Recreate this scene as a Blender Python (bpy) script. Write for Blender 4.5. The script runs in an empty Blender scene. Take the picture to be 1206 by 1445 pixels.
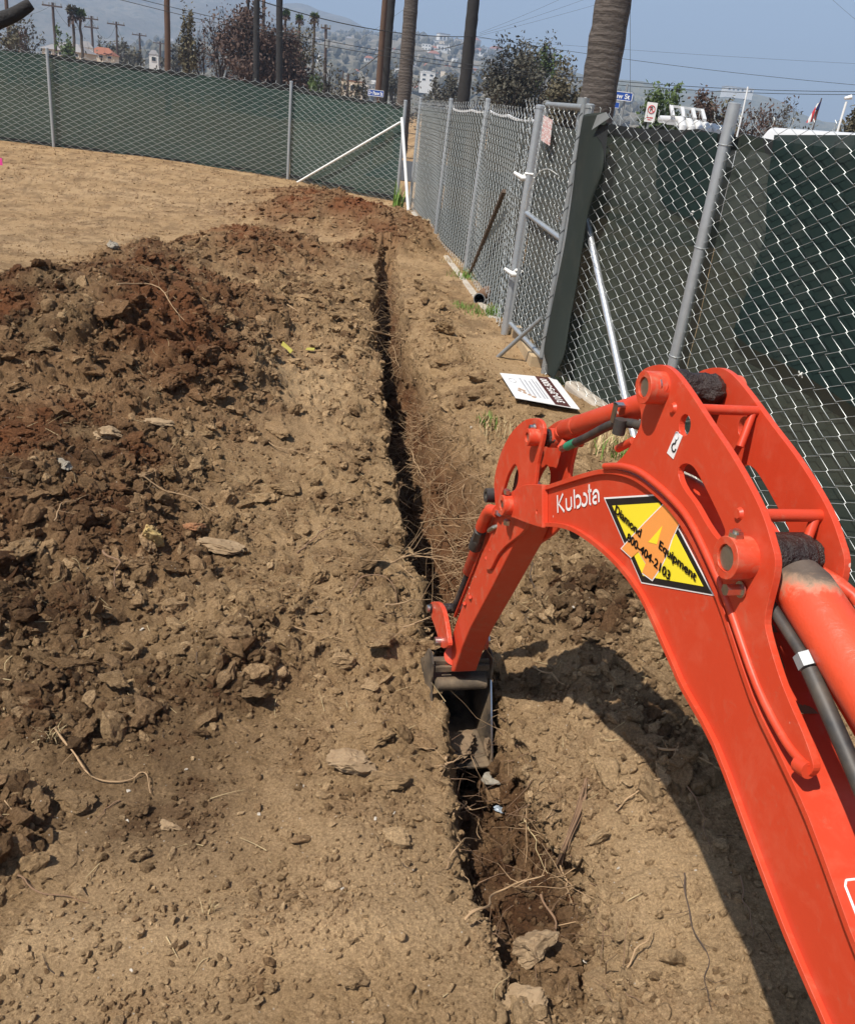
import bpy, bmesh, math, random
import numpy as np
from mathutils import Vector, Matrix
from mathutils.geometry import tessellate_polygon

# ------------------------------------------------------------------ scene, camera, light
scene = bpy.context.scene
COL = scene.collection
rad = math.radians

FOC = 1208.0          # focal length in pixels of the 1206 x 1445 survey photograph
EYE = 1.65
PITCH = math.atan(FOC / 2596.0)
_n = np.array([295 - 603.0, 3300 - 722.5]); DN = _n / np.linalg.norm(_n); RT = np.array([DN[1], -DN[0]])
FW = np.array([0, math.cos(PITCH), -math.sin(PITCH)])
DV = np.array([0, -math.sin(PITCH), -math.cos(PITCH)])
RX = np.array([1.0, 0, 0])
CAM = np.array([0, 0, EYE])

camd = bpy.data.cameras.new('camera'); cam = bpy.data.objects.new('camera', camd); COL.objects.link(cam)
cx = RT[0] * RX + DN[0] * DV
cy = -(RT[1] * RX + DN[1] * DV)
cz = -FW
cam.matrix_world = Matrix(((cx[0], cy[0], cz[0], 0), (cx[1], cy[1], cz[1], 0), (cx[2], cy[2], cz[2], EYE), (0, 0, 0, 1)))
camd.sensor_fit = 'HORIZONTAL'; camd.sensor_width = 36; camd.lens = 36 * FOC / 1206
camd.clip_start = 0.05; camd.clip_end = 20000
scene.camera = cam

SUN = Vector((-0.45, -0.42, 1.0)).normalized()
world = bpy.data.worlds.new('World'); scene.world = world; world.use_nodes = True
wn = world.node_tree.nodes; wl = world.node_tree.links
bg = wn['Background']
sky = wn.new('ShaderNodeTexSky'); sky.sky_type = 'NISHITA'; sky.sun_disc = False
sky.sun_elevation = math.asin(SUN.z); sky.sun_rotation = math.atan2(SUN.x, SUN.y)
sky.air_density = 1.0; sky.dust_density = 1.0; sky.ozone_density = 1.0
wl.new(sky.outputs[0], bg.inputs[0]); bg.inputs[1].default_value = 0.076
sund = bpy.data.lights.new('sun', 'SUN'); sund.energy = 5.0; sund.angle = rad(0.55); sund.color = (1.0, 0.94, 0.86)
sun = bpy.data.objects.new('sun', sund); COL.objects.link(sun)
sun.rotation_euler = SUN.to_track_quat('Z', 'Y').to_euler(); sun.location = (-5, -6, 12)
scene.view_settings.view_transform = 'Standard'; scene.view_settings.look = 'None'
scene.view_settings.exposure = 0.70; scene.view_settings.gamma = 1.0; scene.view_settings.use_curve_mapping = False
scene.render.engine = 'CYCLES'
scene.cycles.transparent_max_bounces = 24
scene.cycles.volume_bounces = 0

# ------------------------------------------------------------------ survey helpers (photo pixel -> point in the place)
def ray(x, y):
    d = np.array([x - 603.0, y - 722.5]); return FOC * FW + (d @ RT) * RX + (d @ DN) * DV
def G(x, y, z=0.0):
    r = ray(x, y); return CAM + r * (z - EYE) / r[2]
def AT(x, y, dist):
    r = ray(x, y); return CAM + r * dist / math.hypot(r[0], r[1])
def onplane(x, y, p0, n):
    r = ray(x, y); return CAM + r * ((np.array(p0) - CAM) @ n) / (r @ n)
def project(P):
    Q = P - CAM; z = Q @ FW; u = Q[..., 0] / z * FOC; v = (Q @ DV) / z * FOC
    return 603 + u * RT[0] + v * DN[0], 722.5 + u * RT[1] + v * DN[1], z

rng = np.random.default_rng(7); random.seed(7)

# ------------------------------------------------------------------ noise in numpy
def _h(ix, iy, iz, seed):
    with np.errstate(over='ignore'):
        n = (ix.astype(np.int64) * 73856093) ^ (iy.astype(np.int64) * 19349663) ^ (iz.astype(np.int64) * 83492791) ^ (seed * 2654435761 & 0x7fffffff)
        n = n.astype(np.uint32)
        n ^= n >> np.uint32(15); n *= np.uint32(2246822519); n ^= n >> np.uint32(13); n *= np.uint32(3266489917); n ^= n >> np.uint32(16)
    return n
def _f(n): return (n & np.uint32(0xffffff)).astype(np.float32) / np.float32(0xffffff)
def vnoise(P, scale, seed=0):
    Q = P / scale; I = np.floor(Q); F = (Q - I).astype(np.float32); F = F * F * F * (F * (F * 6 - 15) + 10)
    I = I.astype(np.int64); r = 0
    for dx in (0, 1):
        wx = F[:, 0] if dx else 1 - F[:, 0]
        for dy in (0, 1):
            wy = F[:, 1] if dy else 1 - F[:, 1]
            for dz in (0, 1):
                wz = F[:, 2] if dz else 1 - F[:, 2]
                r = r + wx * wy * wz * _f(_h(I[:, 0] + dx, I[:, 1] + dy, I[:, 2] + dz, seed))
    return r * 2 - 1
def fbm(P, scale, seed=0, oct=4, gain=0.5):
    a = 1.0; s = 0; t = 0
    for o in range(oct):
        s = s + a * vnoise(P, scale, seed + o * 17); t += a; a *= gain; scale *= 0.5
    return s / t
def lumps(P, cell, seed=0, lo=.28, hi=.62, keep=1.0):
    """height of random stones of soil packed in cells; returns 0..~0.6 in units of cell"""
    Q = P / cell; I = np.floor(Q).astype(np.int64); F = (Q - I).astype(np.float32)
    best = np.zeros(len(P), np.float32)
    for dx in (-1, 0, 1):
        for dy in (-1, 0, 1):
            for dz in (-1, 0, 1):
                h = _h(I[:, 0] + dx, I[:, 1] + dy, I[:, 2] + dz, seed)
                jx = _f(h); jy = _f(h * np.uint32(747796405)); jz = _f(h * np.uint32(2891336453)); jr = _f(h * np.uint32(277803737))
                r = lo + (hi - lo) * jr * jr
                if keep < 1: r = np.where(_f(h * np.uint32(123456791)) < keep, r, 0)
                d2 = (dx + jx - F[:, 0]) ** 2 + (dy + jy - F[:, 1]) ** 2 + (dz + jz - F[:, 2]) ** 2
                best = np.maximum(best, np.sqrt(np.maximum(r * r - d2, 0)))
    return best * cell

def smooth(a, b, x):
    t = np.clip((x - a) / (b - a), 0, 1); return t * t * (3 - 2 * t)

# ------------------------------------------------------------------ object helpers
def set_props(o, label=None, cat=None, group=None, kind=None):
    if label: o['label'] = label
    if cat: o['category'] = cat
    if group: o['group'] = group
    if kind: o['kind'] = kind
    return o
def thing(name, label, cat, loc=(0, 0, 0), rotz=0.0, group=None, kind=None):
    o = bpy.data.objects.new(name, None); COL.objects.link(o); o.location = tuple(map(float, loc)); o.rotation_euler = (0, 0, rotz)
    o.empty_display_size = 0.1
    return set_props(o, label, cat, group, kind)
def link(name, me, mat, parent=None):
    o = bpy.data.objects.new(name, me); COL.objects.link(o)
    if mat is not None and not me.materials: me.materials.append(mat)
    if parent: o.parent = parent
    return o
class MB:
    def __init__(s): s.v = []; s.f = []
    def add(s, v, f):
        b = len(s.v); s.v.extend([tuple(map(float, p)) for p in v]); s.f.extend([tuple(i + b for i in q) for q in f]); return s
    def box(s, a, b):
        (x0, y0, z0), (x1, y1, z1) = a, b
        return s.add([(x0, y0, z0), (x1, y0, z0), (x1, y1, z0), (x0, y1, z0), (x0, y0, z1), (x1, y0, z1), (x1, y1, z1), (x0, y1, z1)],
                     [(0, 3, 2, 1), (4, 5, 6, 7), (0, 1, 5, 4), (1, 2, 6, 5), (2, 3, 7, 6), (3, 0, 4, 7)])
    def beam(s, p, q, w, h, up=(0, 0, 1)):
        p = np.array(p, float); q = np.array(q, float); d = q - p; d /= np.linalg.norm(d)
        u = np.cross(d, up); u /= np.linalg.norm(u); v = np.cross(u, d)
        c = [(-w / 2, -h / 2), (w / 2, -h / 2), (w / 2, h / 2), (-w / 2, h / 2)]
        vs = [p + u * a + v * b for a, b in c] + [q + u * a + v * b for a, b in c]
        return s.add(vs, [(3, 2, 1, 0), (4, 5, 6, 7), (0, 1, 5, 4), (1, 2, 6, 5), (2, 3, 7, 6), (3, 0, 4, 7)])
    def tube(s, pts, r, n=8, cap=True):
        P = np.array(pts, float); m = len(P); R = np.full(m, r, float) if np.isscalar(r) else np.array(r, float)
        T = np.zeros_like(P); T[1:-1] = P[2:] - P[:-2]; T[0] = P[1] - P[0]; T[-1] = P[-1] - P[-2]
        T /= np.maximum(np.linalg.norm(T, axis=1)[:, None], 1e-9)
        a = np.array([0, 0, 1.0]) if abs(T[0][2]) < .9 else np.array([1.0, 0, 0])
        vs = []; ang = np.arange(n) * 2 * math.pi / n
        for i in range(m):
            a = a - T[i] * (a @ T[i]); L = np.linalg.norm(a)
            if L < 1e-6:
                a = np.array([1.0, 0, 0]) - T[i] * T[i][0]; L = np.linalg.norm(a)
            a = a / L; b = np.cross(T[i], a)
            vs += [P[i] + R[i] * (math.cos(t) * a + math.sin(t) * b) for t in ang]
        fs = [(i * n + j, i * n + (j + 1) % n, (i + 1) * n + (j + 1) % n, (i + 1) * n + j) for i in range(m - 1) for j in range(n)]
        if cap: fs += [tuple(range(n - 1, -1, -1)), tuple((m - 1) * n + j for j in range(n))]
        return s.add(vs, fs)
    def plate(s, outer, w0, w1, holes=(), axis='x'):
        """outline in (y, z), extruded along x from w0 to w1"""
        loops = [list(outer)] + [list(h) for h in holes]
        tri = tessellate_polygon([[Vector((0, p[0], p[1])) for p in L] for L in loops])
        flat = [p for L in loops for p in L]; N = len(flat)
        f = [tuple(t) for t in tri] + [tuple(i + N for i in reversed(t)) for t in tri]
        b = 0
        for L in loops:
            k = len(L); f += [(b + i, b + (i + 1) % k, N + b + (i + 1) % k, N + b + i) for i in range(k)]; b += k
        vs = [(w0, p[0], p[1]) for p in flat] + [(w1, p[0], p[1]) for p in flat]
        return s.add(vs, f)
    def mesh(s, name='mesh', smooth=False):
        me = bpy.data.meshes.new(name); me.from_pydata(s.v, [], s.f)
        bm = bmesh.new(); bm.from_mesh(me); bmesh.ops.recalc_face_normals(bm, faces=bm.faces); bm.to_mesh(me); bm.free()
        if smooth: me.polygons.foreach_set('use_smooth', [True] * len(me.polygons))
        return me
    def build(s, name, mat, parent=None, smooth=False, bevel=0):
        o = link(name, s.mesh(name, smooth), mat, parent)
        if smooth:
            try: o.data.set_sharp_from_angle(angle=rad(40))
            except Exception: pass
        if bevel:
            m = o.modifiers.new('bevel', 'BEVEL'); m.width = bevel; m.segments = 2; m.limit_method = 'ANGLE'; m.angle_limit = rad(35)
        return o
def np_mesh(name, V, F, smooth=True):
    V = np.ascontiguousarray(V, np.float32); F = np.ascontiguousarray(F, np.int32); k = F.shape[1]
    me = bpy.data.meshes.new(name)
    me.vertices.add(len(V)); me.vertices.foreach_set('co', V.ravel())
    me.loops.add(F.size); me.loops.foreach_set('vertex_index', F.ravel())
    me.polygons.add(len(F)); me.polygons.foreach_set('loop_start', np.arange(0, F.size, k, dtype=np.int32))
    try: me.polygons.foreach_set('loop_total', np.full(len(F), k, np.int32))
    except Exception: pass
    me.polygons.foreach_set('use_smooth', np.full(len(F), smooth, bool))
    me.update(calc_edges=True); return me

# ------------------------------------------------------------------ materials
def new_mat(name):
    m = bpy.data.materials.new(name); m.use_nodes = True; nt = m.node_tree
    return m, nt, nt.nodes, nt.links, nt.nodes['Principled BSDF']
def N(nt, typ, **kw):
    n = nt.nodes.new(typ)
    for k, v in kw.items():
        if k.startswith('i_'): n.inputs[int(k[2:]) if k[2:].isdigit() else k[2:]].default_value = v
        else: setattr(n, k, v)
    return n
def mixc(nt, fac, a, b, typ='MIX'):
    m = nt.nodes.new('ShaderNodeMix'); m.data_type = 'RGBA'; m.blend_type = typ
    for sock, val in ((m.inputs[0], fac), (m.inputs[6], a), (m.inputs[7], b)):
        if hasattr(val, 'is_linked'): nt.links.new(val, sock)
        elif isinstance(val, (tuple, list)): sock.default_value = (*val[:3], 1)
        else: sock.default_value = val
    return m.outputs[2]
def ramp(nt, src, stops):
    r = nt.nodes.new('ShaderNodeValToRGB'); nt.links.new(src, r.inputs[0])
    while len(r.color_ramp.elements) < len(stops): r.color_ramp.elements.new(.5)
    for e, (p, c) in zip(r.color_ramp.elements, stops): e.position = p; e.color = (c, c, c, 1) if np.isscalar(c) else (*c, 1)
    return r.outputs[0]
def noise(nt, scale, detail=4, rough=.55, co=None, dist=0.0, dim='3D'):
    n = nt.nodes.new('ShaderNodeTexNoise'); n.inputs['Scale'].default_value = scale; n.inputs['Detail'].default_value = detail
    n.inputs['Roughness'].default_value = rough; n.inputs['Distortion'].default_value = dist
    if co is not None: nt.links.new(co, n.inputs['Vector'])
    return n.outputs[0]
def bump(nt, h, strength, dist, prev=None):
    b = nt.nodes.new('ShaderNodeBump'); b.inputs['Strength'].default_value = strength; b.inputs['Distance'].default_value = dist
    nt.links.new(h, b.inputs['Height'])
    if prev is not None: nt.links.new(prev, b.inputs['Normal'])
    return b.outputs[0]
def simple(name, col, rough=.6, metal=0.0, var=.12, vscale=20, bmp=0.0, bscale=60, bdist=.002, spec=.5, dirt=0.0, dirtcol=(.2, .14, .09)):
    m, nt, nd, lk, bs = new_mat(name)
    tc = N(nt, 'ShaderNodeTexCoord').outputs['Object']
    nz = noise(nt, vscale, 5, .6, tc)
    c = mixc(nt, nz, tuple(max(0, x * (1 - var)) for x in col), tuple(min(1, x * (1 + var)) for x in col))
    if dirt:
        d = ramp(nt, noise(nt, vscale * .35, 6, .65, tc), [(.5 - .2 * dirt, 0), (.72, dirt)])
        c = mixc(nt, d, c, dirtcol)
    lk.new(c, bs.inputs['Base Color']); bs.inputs['Roughness'].default_value = rough; bs.inputs['Metallic'].default_value = metal
    bs.inputs['Specular IOR Level'].default_value = spec
    if bmp: lk.new(bump(nt, noise(nt, bscale, 6, .6, tc), bmp, bdist), bs.inputs['Normal'])
    return m

def soil_mat(name, source):
    m, nt, nd, lk, bs = new_mat(name)
    geo = N(nt, 'ShaderNodeNewGeometry').outputs['Position']
    if source == 'ATTR':
        a = N(nt, 'ShaderNodeAttribute', attribute_name='soil').outputs['Color']; co = geo
    elif source == 'INST':
        an = N(nt, 'ShaderNodeAttribute', attribute_name='soil'); an.attribute_type = 'INSTANCER'; a = an.outputs['Color']; co = geo
    else:
        a = N(nt, 'ShaderNodeObjectInfo').outputs['Color']; co = geo
    sep = N(nt, 'ShaderNodeSeparateColor'); lk.new(a, sep.inputs[0])
    red, dark, pale = sep.outputs[0], sep.outputs[1], sep.outputs[2]
    n1 = noise(nt, 3.2, 8, .62, co); n2 = noise(nt, 22, 7, .68, co); n3 = noise(nt, 140, 4, .7, co)
    c = mixc(nt, ramp(nt, n1, [(.32, 0), (.68, 1)]), (.228, .145, .070), (.345, .225, .114))
    c = mixc(nt, ramp(nt, n2, [(.35, 0), (.7, 1)]), c, (.43, .290, .158))
    c = mixc(nt, pale, c, (.55, .382, .215))
    c = mixc(nt, dark, c, (.068, .038, .019))
    c = mixc(nt, red, c, (.175, .067, .027))
    n4 = noise(nt, 420, 3, .8, co); c = mixc(nt, 1.0, c, mixc(nt, ramp(nt, n3, [(.3, 0), (.7, 1)]), (.62, .60, .57), (1.38, 1.38, 1.36)), 'MULTIPLY'); c = mixc(nt, 1.0, c, mixc(nt, ramp(nt, n4, [(.3, 0), (.7, 1)]), (.72, .70, .68), (1.28, 1.29, 1.3)), 'MULTIPLY')
    # pale grit and small dark humus specks
    v = N(nt, 'ShaderNodeTexVoronoi'); v.inputs['Scale'].default_value = 75; lk.new(co, v.inputs['Vector'])
    sp = ramp(nt, v.outputs['Distance'], [(.10, 1), (.17, 0)])
    sc = N(nt, 'ShaderNodeSeparateColor'); lk.new(v.outputs['Color'], sc.inputs[0])
    on = ramp(nt, sc.outputs[0], [(.93, 0), (.95, .8)])
    mu = N(nt, 'ShaderNodeMath', operation='MULTIPLY'); lk.new(sp, mu.inputs[0]); lk.new(on, mu.inputs[1])
    c = mixc(nt, mu.outputs[0], c, (.62, .56, .47))
    lk.new(c, bs.inputs['Base Color']); bs.inputs['Roughness'].default_value = .95; bs.inputs['Specular IOR Level'].default_value = .15
    def vb(scale, strength, dist, prev):
        v_ = N(nt, 'ShaderNodeTexVoronoi'); v_.inputs['Scale'].default_value = scale
        wv_ = nt.nodes.new('ShaderNodeVectorMath'); wv_.operation = 'MULTIPLY_ADD'
        ns_ = nt.nodes.new('ShaderNodeTexNoise'); ns_.inputs['Scale'].default_value = scale * .8; ns_.inputs['Detail'].default_value = 3; lk.new(co, ns_.inputs['Vector'])
        lk.new(ns_.outputs['Color'], wv_.inputs[0]); wv_.inputs[1].default_value = (.9 / scale,) * 3; lk.new(co, wv_.inputs[2]); lk.new(wv_.outputs[0], v_.inputs['Vector'])
        inv = N(nt, 'ShaderNodeMath', operation='SUBTRACT'); inv.inputs[0].default_value = 1.0; lk.new(v_.outputs['Distance'], inv.inputs[1])
        return bump(nt, inv.outputs[0], strength, dist, prev)
    b0 = vb(60, .5, .008, None); b1 = vb(150, .7, .004, b0)
    b2 = bump(nt, noise(nt, 60, 12, .82, co), 1.0, .015, b1)
    b3_ = bump(nt, noise(nt, 380, 4, .75, co), 1.0, .0035, b2)
    lk.new(b3_, bs.inputs['Normal'])
    return m
M = {}
M['soil'] = soil_mat('soil', 'ATTR'); M['clod'] = soil_mat('clod_soil', 'OBJ'); M['crumb'] = soil_mat('crumb_soil', 'INST')

def paint_mat(name, dirtamt=.35):
    m, nt, nd, lk, bs = new_mat(name)
    tc = N(nt, 'ShaderNodeTexCoord').outputs['Object']
    base = mixc(nt, noise(nt, 6, 5, .6, tc), (.52, .046, .016), (.58, .058, .022))
    fade = ramp(nt, noise(nt, 14, 8, .7, tc, .4), [(.50, 0), (.80, .26)])
    c = mixc(nt, fade, base, (.66, .22, .13))
    dust = ramp(nt, noise(nt, 34, 10, .75, tc, .6), [(.60 - .12 * dirtamt, 0), (.80, dirtamt)])
    c = mixc(nt, dust, c, (.36, .24, .15))
    v = N(nt, 'ShaderNodeTexVoronoi'); v.inputs['Scale'].default_value = 28; lk.new(tc, v.inputs['Vector'])
    sc = N(nt, 'ShaderNodeSeparateColor'); lk.new(v.outputs['Color'], sc.inputs[0])
    mu = N(nt, 'ShaderNodeMath', operation='MULTIPLY')
    lk.new(ramp(nt, v.outputs['Distance'], [(.07, 1), (.10, 0)]), mu.inputs[0]); lk.new(ramp(nt, sc.outputs[1], [(.86, 0), (.88, .8)]), mu.inputs[1])
    c = mixc(nt, mu.outputs[0], c, (.66, .50, .42))
    # fine scratches
    mp = N(nt, 'ShaderNodeMapping'); lk.new(tc, mp.inputs[0]); mp.inputs['Rotation'].default_value = (.5, 0, 0); mp.inputs['Scale'].default_value = (30, 4, 260)
    scr = ramp(nt, noise(nt, 1.0, 3, .8, mp.outputs[0]), [(.70, 0), (.76, .22)])
    c = mixc(nt, scr, c, (.75, .30, .2))
    lk.new(c, bs.inputs['Base Color'])
    rr = mixc(nt, dust, (.34,) * 3, (.8,) * 3); rr2 = mixc(nt, noise(nt, 50, 4, .6, tc), rr, (.5,) * 3)
    lk.new(rr2, bs.inputs['Roughness']); bs.inputs['Specular IOR Level'].default_value = .4
    lk.new(bump(nt, noise(nt, 90, 3, .5, tc), .12, .001), bs.inputs['Normal'])
    return m
M['paint'] = paint_mat('orange_paint', .35); M['paint_dirty'] = paint_mat('dirty_orange_paint', .9); M['paint_scuffed'] = paint_mat('scuffed_orange_paint', .62)

def grimy_paint(name, centre, radius):
    """orange paint caked with dark grease round one spot of the part"""
    m, nt, nd, lk, bs = new_mat(name)
    tc = N(nt, 'ShaderNodeTexCoord').outputs['Object']
    d = N(nt, 'ShaderNodeVectorMath', operation='DISTANCE'); lk.new(tc, d.inputs[0]); d.inputs[1].default_value = centre
    nz = noise(nt, 45, 8, .7, tc, .5)
    ad = N(nt, 'ShaderNodeMath', operation='MULTIPLY_ADD'); lk.new(nz, ad.inputs[0]); ad.inputs[1].default_value = -radius * .9; lk.new(d.outputs['Value'], ad.inputs[2])
    g = ramp(nt, ad.outputs[0], [(radius * .25, 1), (radius * .62, 0)]); t = ramp(nt, ad.outputs[0], [(radius * .45, 1), (radius * .75, 0)])
    c = mixc(nt, noise(nt, 8, 5, .6, tc), (.62, .058, .020), (.70, .085, .034))
    c = mixc(nt, t, c, (.42, .27, .17)); c = mixc(nt, g, c, mixc(nt, nz, (.02, .012, .01), (.16, .12, .09)))
    v = N(nt, 'ShaderNodeTexVoronoi'); v.inputs['Scale'].default_value = 40; lk.new(tc, v.inputs['Vector'])
    sc = N(nt, 'ShaderNodeSeparateColor'); lk.new(v.outputs['Color'], sc.inputs[0])
    mu = N(nt, 'ShaderNodeMath', operation='MULTIPLY'); lk.new(ramp(nt, v.outputs['Distance'], [(.12, 1), (.17, 0)]), mu.inputs[0]); lk.new(ramp(nt, sc.outputs[1], [(.90, 0), (.92, .9)]), mu.inputs[1])
    c = mixc(nt, mu.outputs[0], c, (.16, .12, .09))
    lk.new(c, bs.inputs['Base Color']); lk.new(mixc(nt, t, (.36,) * 3, (.85,) * 3), bs.inputs['Roughness'])
    lk.new(bump(nt, nz, .4, .003), bs.inputs['Normal'])
    return m
M['black'] = simple('black_rubber', (.022, .022, .023), .55, 0, .3, 40, .2, 120, .001, dirt=.5, dirtcol=(.16, .12, .08))
M['hose_green'] = simple('green_tape', (.02, .22, .12), .5, 0, .15, 60)
M['grease'] = simple('dirty_grease', (.016, .010, .009), .42, 0, .6, 60, 1.0, 90, .010, dirt=.30, dirtcol=(.10, .05, .03))
M['chrome'] = simple('bolt_steel', (.62, .60, .56), .32, 1.0, .1, 80, dirt=.5, dirtcol=(.35, .30, .22))
M['pin'] = simple('worn_pin_steel', (.40, .37, .30), .38, .85, .3, 90, .3, 200, .0005, dirt=.4, dirtcol=(.2, .17, .11))
M['bucket'] = simple('muddy_bucket_steel', (.016, .013, .011), .75, .0, .4, 25, .5, 60, .004, dirt=.9, dirtcol=(.24, .17, .10))
M['edge_sunlit'] = simple('sunlit_edge_steel', (.75, .75, .76), .3, 1.0, .08, 60)
M['galv'] = simple('galvanised_pipe', (.47, .50, .52), .42, .65, .14, 30, .15, 90, .001, dirt=.15, dirtcol=(.30, .27, .22))
M['galv_dull'] = simple('dull_galvanised_pipe', (.30, .32, .325), .55, .5, .18, 24, .2, 90, .001, dirt=.35, dirtcol=(.24, .19, .14))
M['galv_new'] = simple('bright_galvanised_pipe', (.72, .74, .75), .34, .75, .06, 30)
M['wire'] = simple('galvanised_wire', (.44, .46, .45), .42, .45, .12, 9)
M['wire_far'] = simple('weathered_wire', (.56, .59, .58), .5, .3, .12, 5)
M['tie'] = simple('white_tie_wire', (.72, .72, .68), .5, .3, .1, 60)
M['timber'] = simple('weathered_timber', (.42, .31, .18), .85, 0, .25, 18, .5, 50, .004, dirt=.4)
M['stake'] = simple('fresh_wooden_stake', (.62, .42, .18), .8, 0, .2, 22, .3, 60, .002)
M['browniron'] = simple('rusty_angle_iron', (.10, .068, .045), .7, .2, .3, 40, .3, 80, .002)
M['concrete'] = simple('concrete_kerb', (.46, .41, .34), .9, 0, .2, 14, .6, 60, .006, dirt=.5)
M['rust'] = simple('rusty_pipe', (.16, .085, .045), .85, .2, .4, 22, .7, 55, .006, dirt=.5)
M['rust_in'] = simple('pipe_inside', (.012, .01, .008), .9)
M['white'] = simple('white_paint', (.78, .78, .76), .45, 0, .05, 5)
M['signwhite'] = simple('white_sign_board', (.80, .80, .79), .4, 0, .04, 8, dirt=.15, dirtcol=(.5, .42, .3))
M['signbrown'] = simple('dark_brown_print', (.075, .022, .018), .5, 0, .1, 20)
M['signgrey'] = simple('grey_print', (.42, .43, .46), .6, 0, .1, 20)
M['tan_print'] = simple('tan_photo_print', (.45, .30, .20), .6, 0, .5, 45)
M['yellow'] = simple('yellow_decal', (.88, .72, .035), .4, 0, .03, 20)
M['decal_black'] = simple('black_decal', (.012, .012, .012), .4, 0, .1, 20)
M['decal_orange'] = simple('orange_decal', (.86, .33, .075), .4, 0, .05, 20)
M['decal_white'] = simple('white_decal', (.82, .80, .77), .4, 0, .05, 40, dirt=.12, dirtcol=(.6, .3, .2))
M['ribbon'] = simple('yellow_ribbon', (.33, .29, .05), .6, 0, .08, 20)
M['pink'] = simple('pink_flag', (.70, .05, .28), .6, 0, .05, 20)
M['blue'] = simple('blue_sign', (.015, .075, .36), .45, 0, .05, 20)
M['red'] = simple('red_sign', (.55, .02, .02), .45, 0, .05, 20)
M['greyblue'] = simple('crumpled_plastic', (.28, .33, .38), .25, 0, .3, 30, .3, 40, .004)
M['char'] = simple('charred_bark', (.020, .018, .017), .9, 0, .5, 8, .8, 25, .02)
def palm_mat():
    m, nt, nd, lk, bs = new_mat('grey_palm_bark'); tc = N(nt, 'ShaderNodeTexCoord').outputs['Object']
    mp = N(nt, 'ShaderNodeMapping'); lk.new(tc, mp.inputs[0]); mp.inputs['Scale'].default_value = (1.5, 1.5, 14)
    a = noise(nt, 1.6, 8, .7, mp.outputs[0], .3); wv = N(nt, 'ShaderNodeTexWave'); wv.bands_direction = 'Z'; wv.inputs['Scale'].default_value = 3.2; wv.inputs['Distortion'].default_value = 6.0; wv.inputs['Detail'].default_value = 5; wv.inputs['Detail Scale'].default_value = 2.5; lk.new(tc, wv.inputs['Vector'])
    c = mixc(nt, ramp(nt, a, [(.35, 0), (.68, 1)]), (.055, .043, .036), (.135, .112, .095)); c = mixc(nt, ramp(nt, wv.outputs['Fac'], [(0, .4), (.35, 0)]), c, (.03, .024, .02))
    lk.new(c, bs.inputs['Base Color']); bs.inputs['Roughness'].default_value = .95; b = bump(nt, wv.outputs['Fac'], .35, .02); lk.new(bump(nt, a, .9, .03, b), bs.inputs['Normal']); return m
M['bark_grey'] = palm_mat()
M['pole'] = simple('brown_utility_pole', (.090, .052, .034), .9, 0, .35, 3, .4, 10, .02)
M['pole_far'] = simple('far_utility_pole', (.07, .05, .045), .9, 0, .3, 2)
M['branch'] = simple('burnt_branch', (.045, .034, .028), .95, 0, .4, 4)
M['leaf_brown'] = simple('scorched_leaves', (.085, .050, .036), .85, 0, .6, 1.2)
M['leaf_olive'] = simple('dusty_leaves', (.095, .080, .042), .85, 0, .55, .9)
M['leaf_green'] = simple('green_leaves', (.065, .10, .025), .8, 0, .5, 1.0)
M['leaf_grey'] = simple('grey_leaves', (.080, .074, .052), .85, 0, .5, .7)
M['grass'] = simple('green_grass', (.13, .23, .035), .7, 0, .5, 9)
M['straw'] = simple('dry_straw', (.50, .38, .20), .8, 0, .3, 30)
M['root'] = simple('pale_root', (.36, .235, .125), .85, 0, .35, 30, .4, 150, .001)
M['root_dark'] = simple('brown_root', (.21, .125, .070), .9, 0, .35, 30, .4, 150, .001)
M['stick'] = simple('dark_stick', (.075, .05, .035), .9, 0, .4, 40, .5, 150, .001)
M['roof_red'] = simple('clay_roof', (.26, .10, .06), .85, 0, .2, .8)
M['roof_grey'] = simple('grey_roof', (.22, .21, .21), .85, 0, .2, .5)
M['wall_white'] = simple('white_stucco', (.74, .72, .68), .85, 0, .08, .5)
M['wall_cream'] = simple('cream_stucco', (.58, .49, .38), .85, 0, .08, .5)
M['glass'] = simple('dark_window_glass', (.03, .035, .045), .15, 0, .1, 1)
M['cable'] = simple('black_cable', (.02, .02, .02), .6)

def rockmat(name, c1, c2, sc=18):
    m, nt, nd, lk, bs = new_mat(name)
    tc = N(nt, 'ShaderNodeTexCoord').outputs['Object']; geo = N(nt, 'ShaderNodeNewGeometry').outputs['Position']
    a = noise(nt, sc, 8, .7, geo, .3); c = mixc(nt, ramp(nt, a, [(.35, 0), (.65, 1)]), c1, c2)
    c = mixc(nt, ramp(nt, noise(nt, sc * 1.7, 7, .7, geo), [(.52, 0), (.7, .8)]), c, (.22, .145, .08))
    lk.new(c, bs.inputs['Base Color']); bs.inputs['Roughness'].default_value = .9; bs.inputs['Specular IOR Level'].default_value = .2
    b1 = bump(nt, noise(nt, 60, 8, .7, geo), .8, .008); lk.new(bump(nt, noise(nt, 300, 3, .7, geo), .6, .002, b1), bs.inputs['Normal'])
    return m
M['rock_tan'] = rockmat('tan_rock', (.27, .185, .105), (.37, .262, .155))
M['rock_yellow'] = rockmat('yellow_rock', (.36, .23, .10), (.56, .42, .17))
M['rock_grey'] = rockmat('grey_rock', (.20, .17, .13), (.34, .31, .25))
M['rock_red'] = rockmat('reddish_rock', (.28, .13, .06), (.36, .18, .09))
M['rock_white'] = rockmat('whitish_pebble', (.42, .36, .28), (.62, .57, .48))

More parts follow.
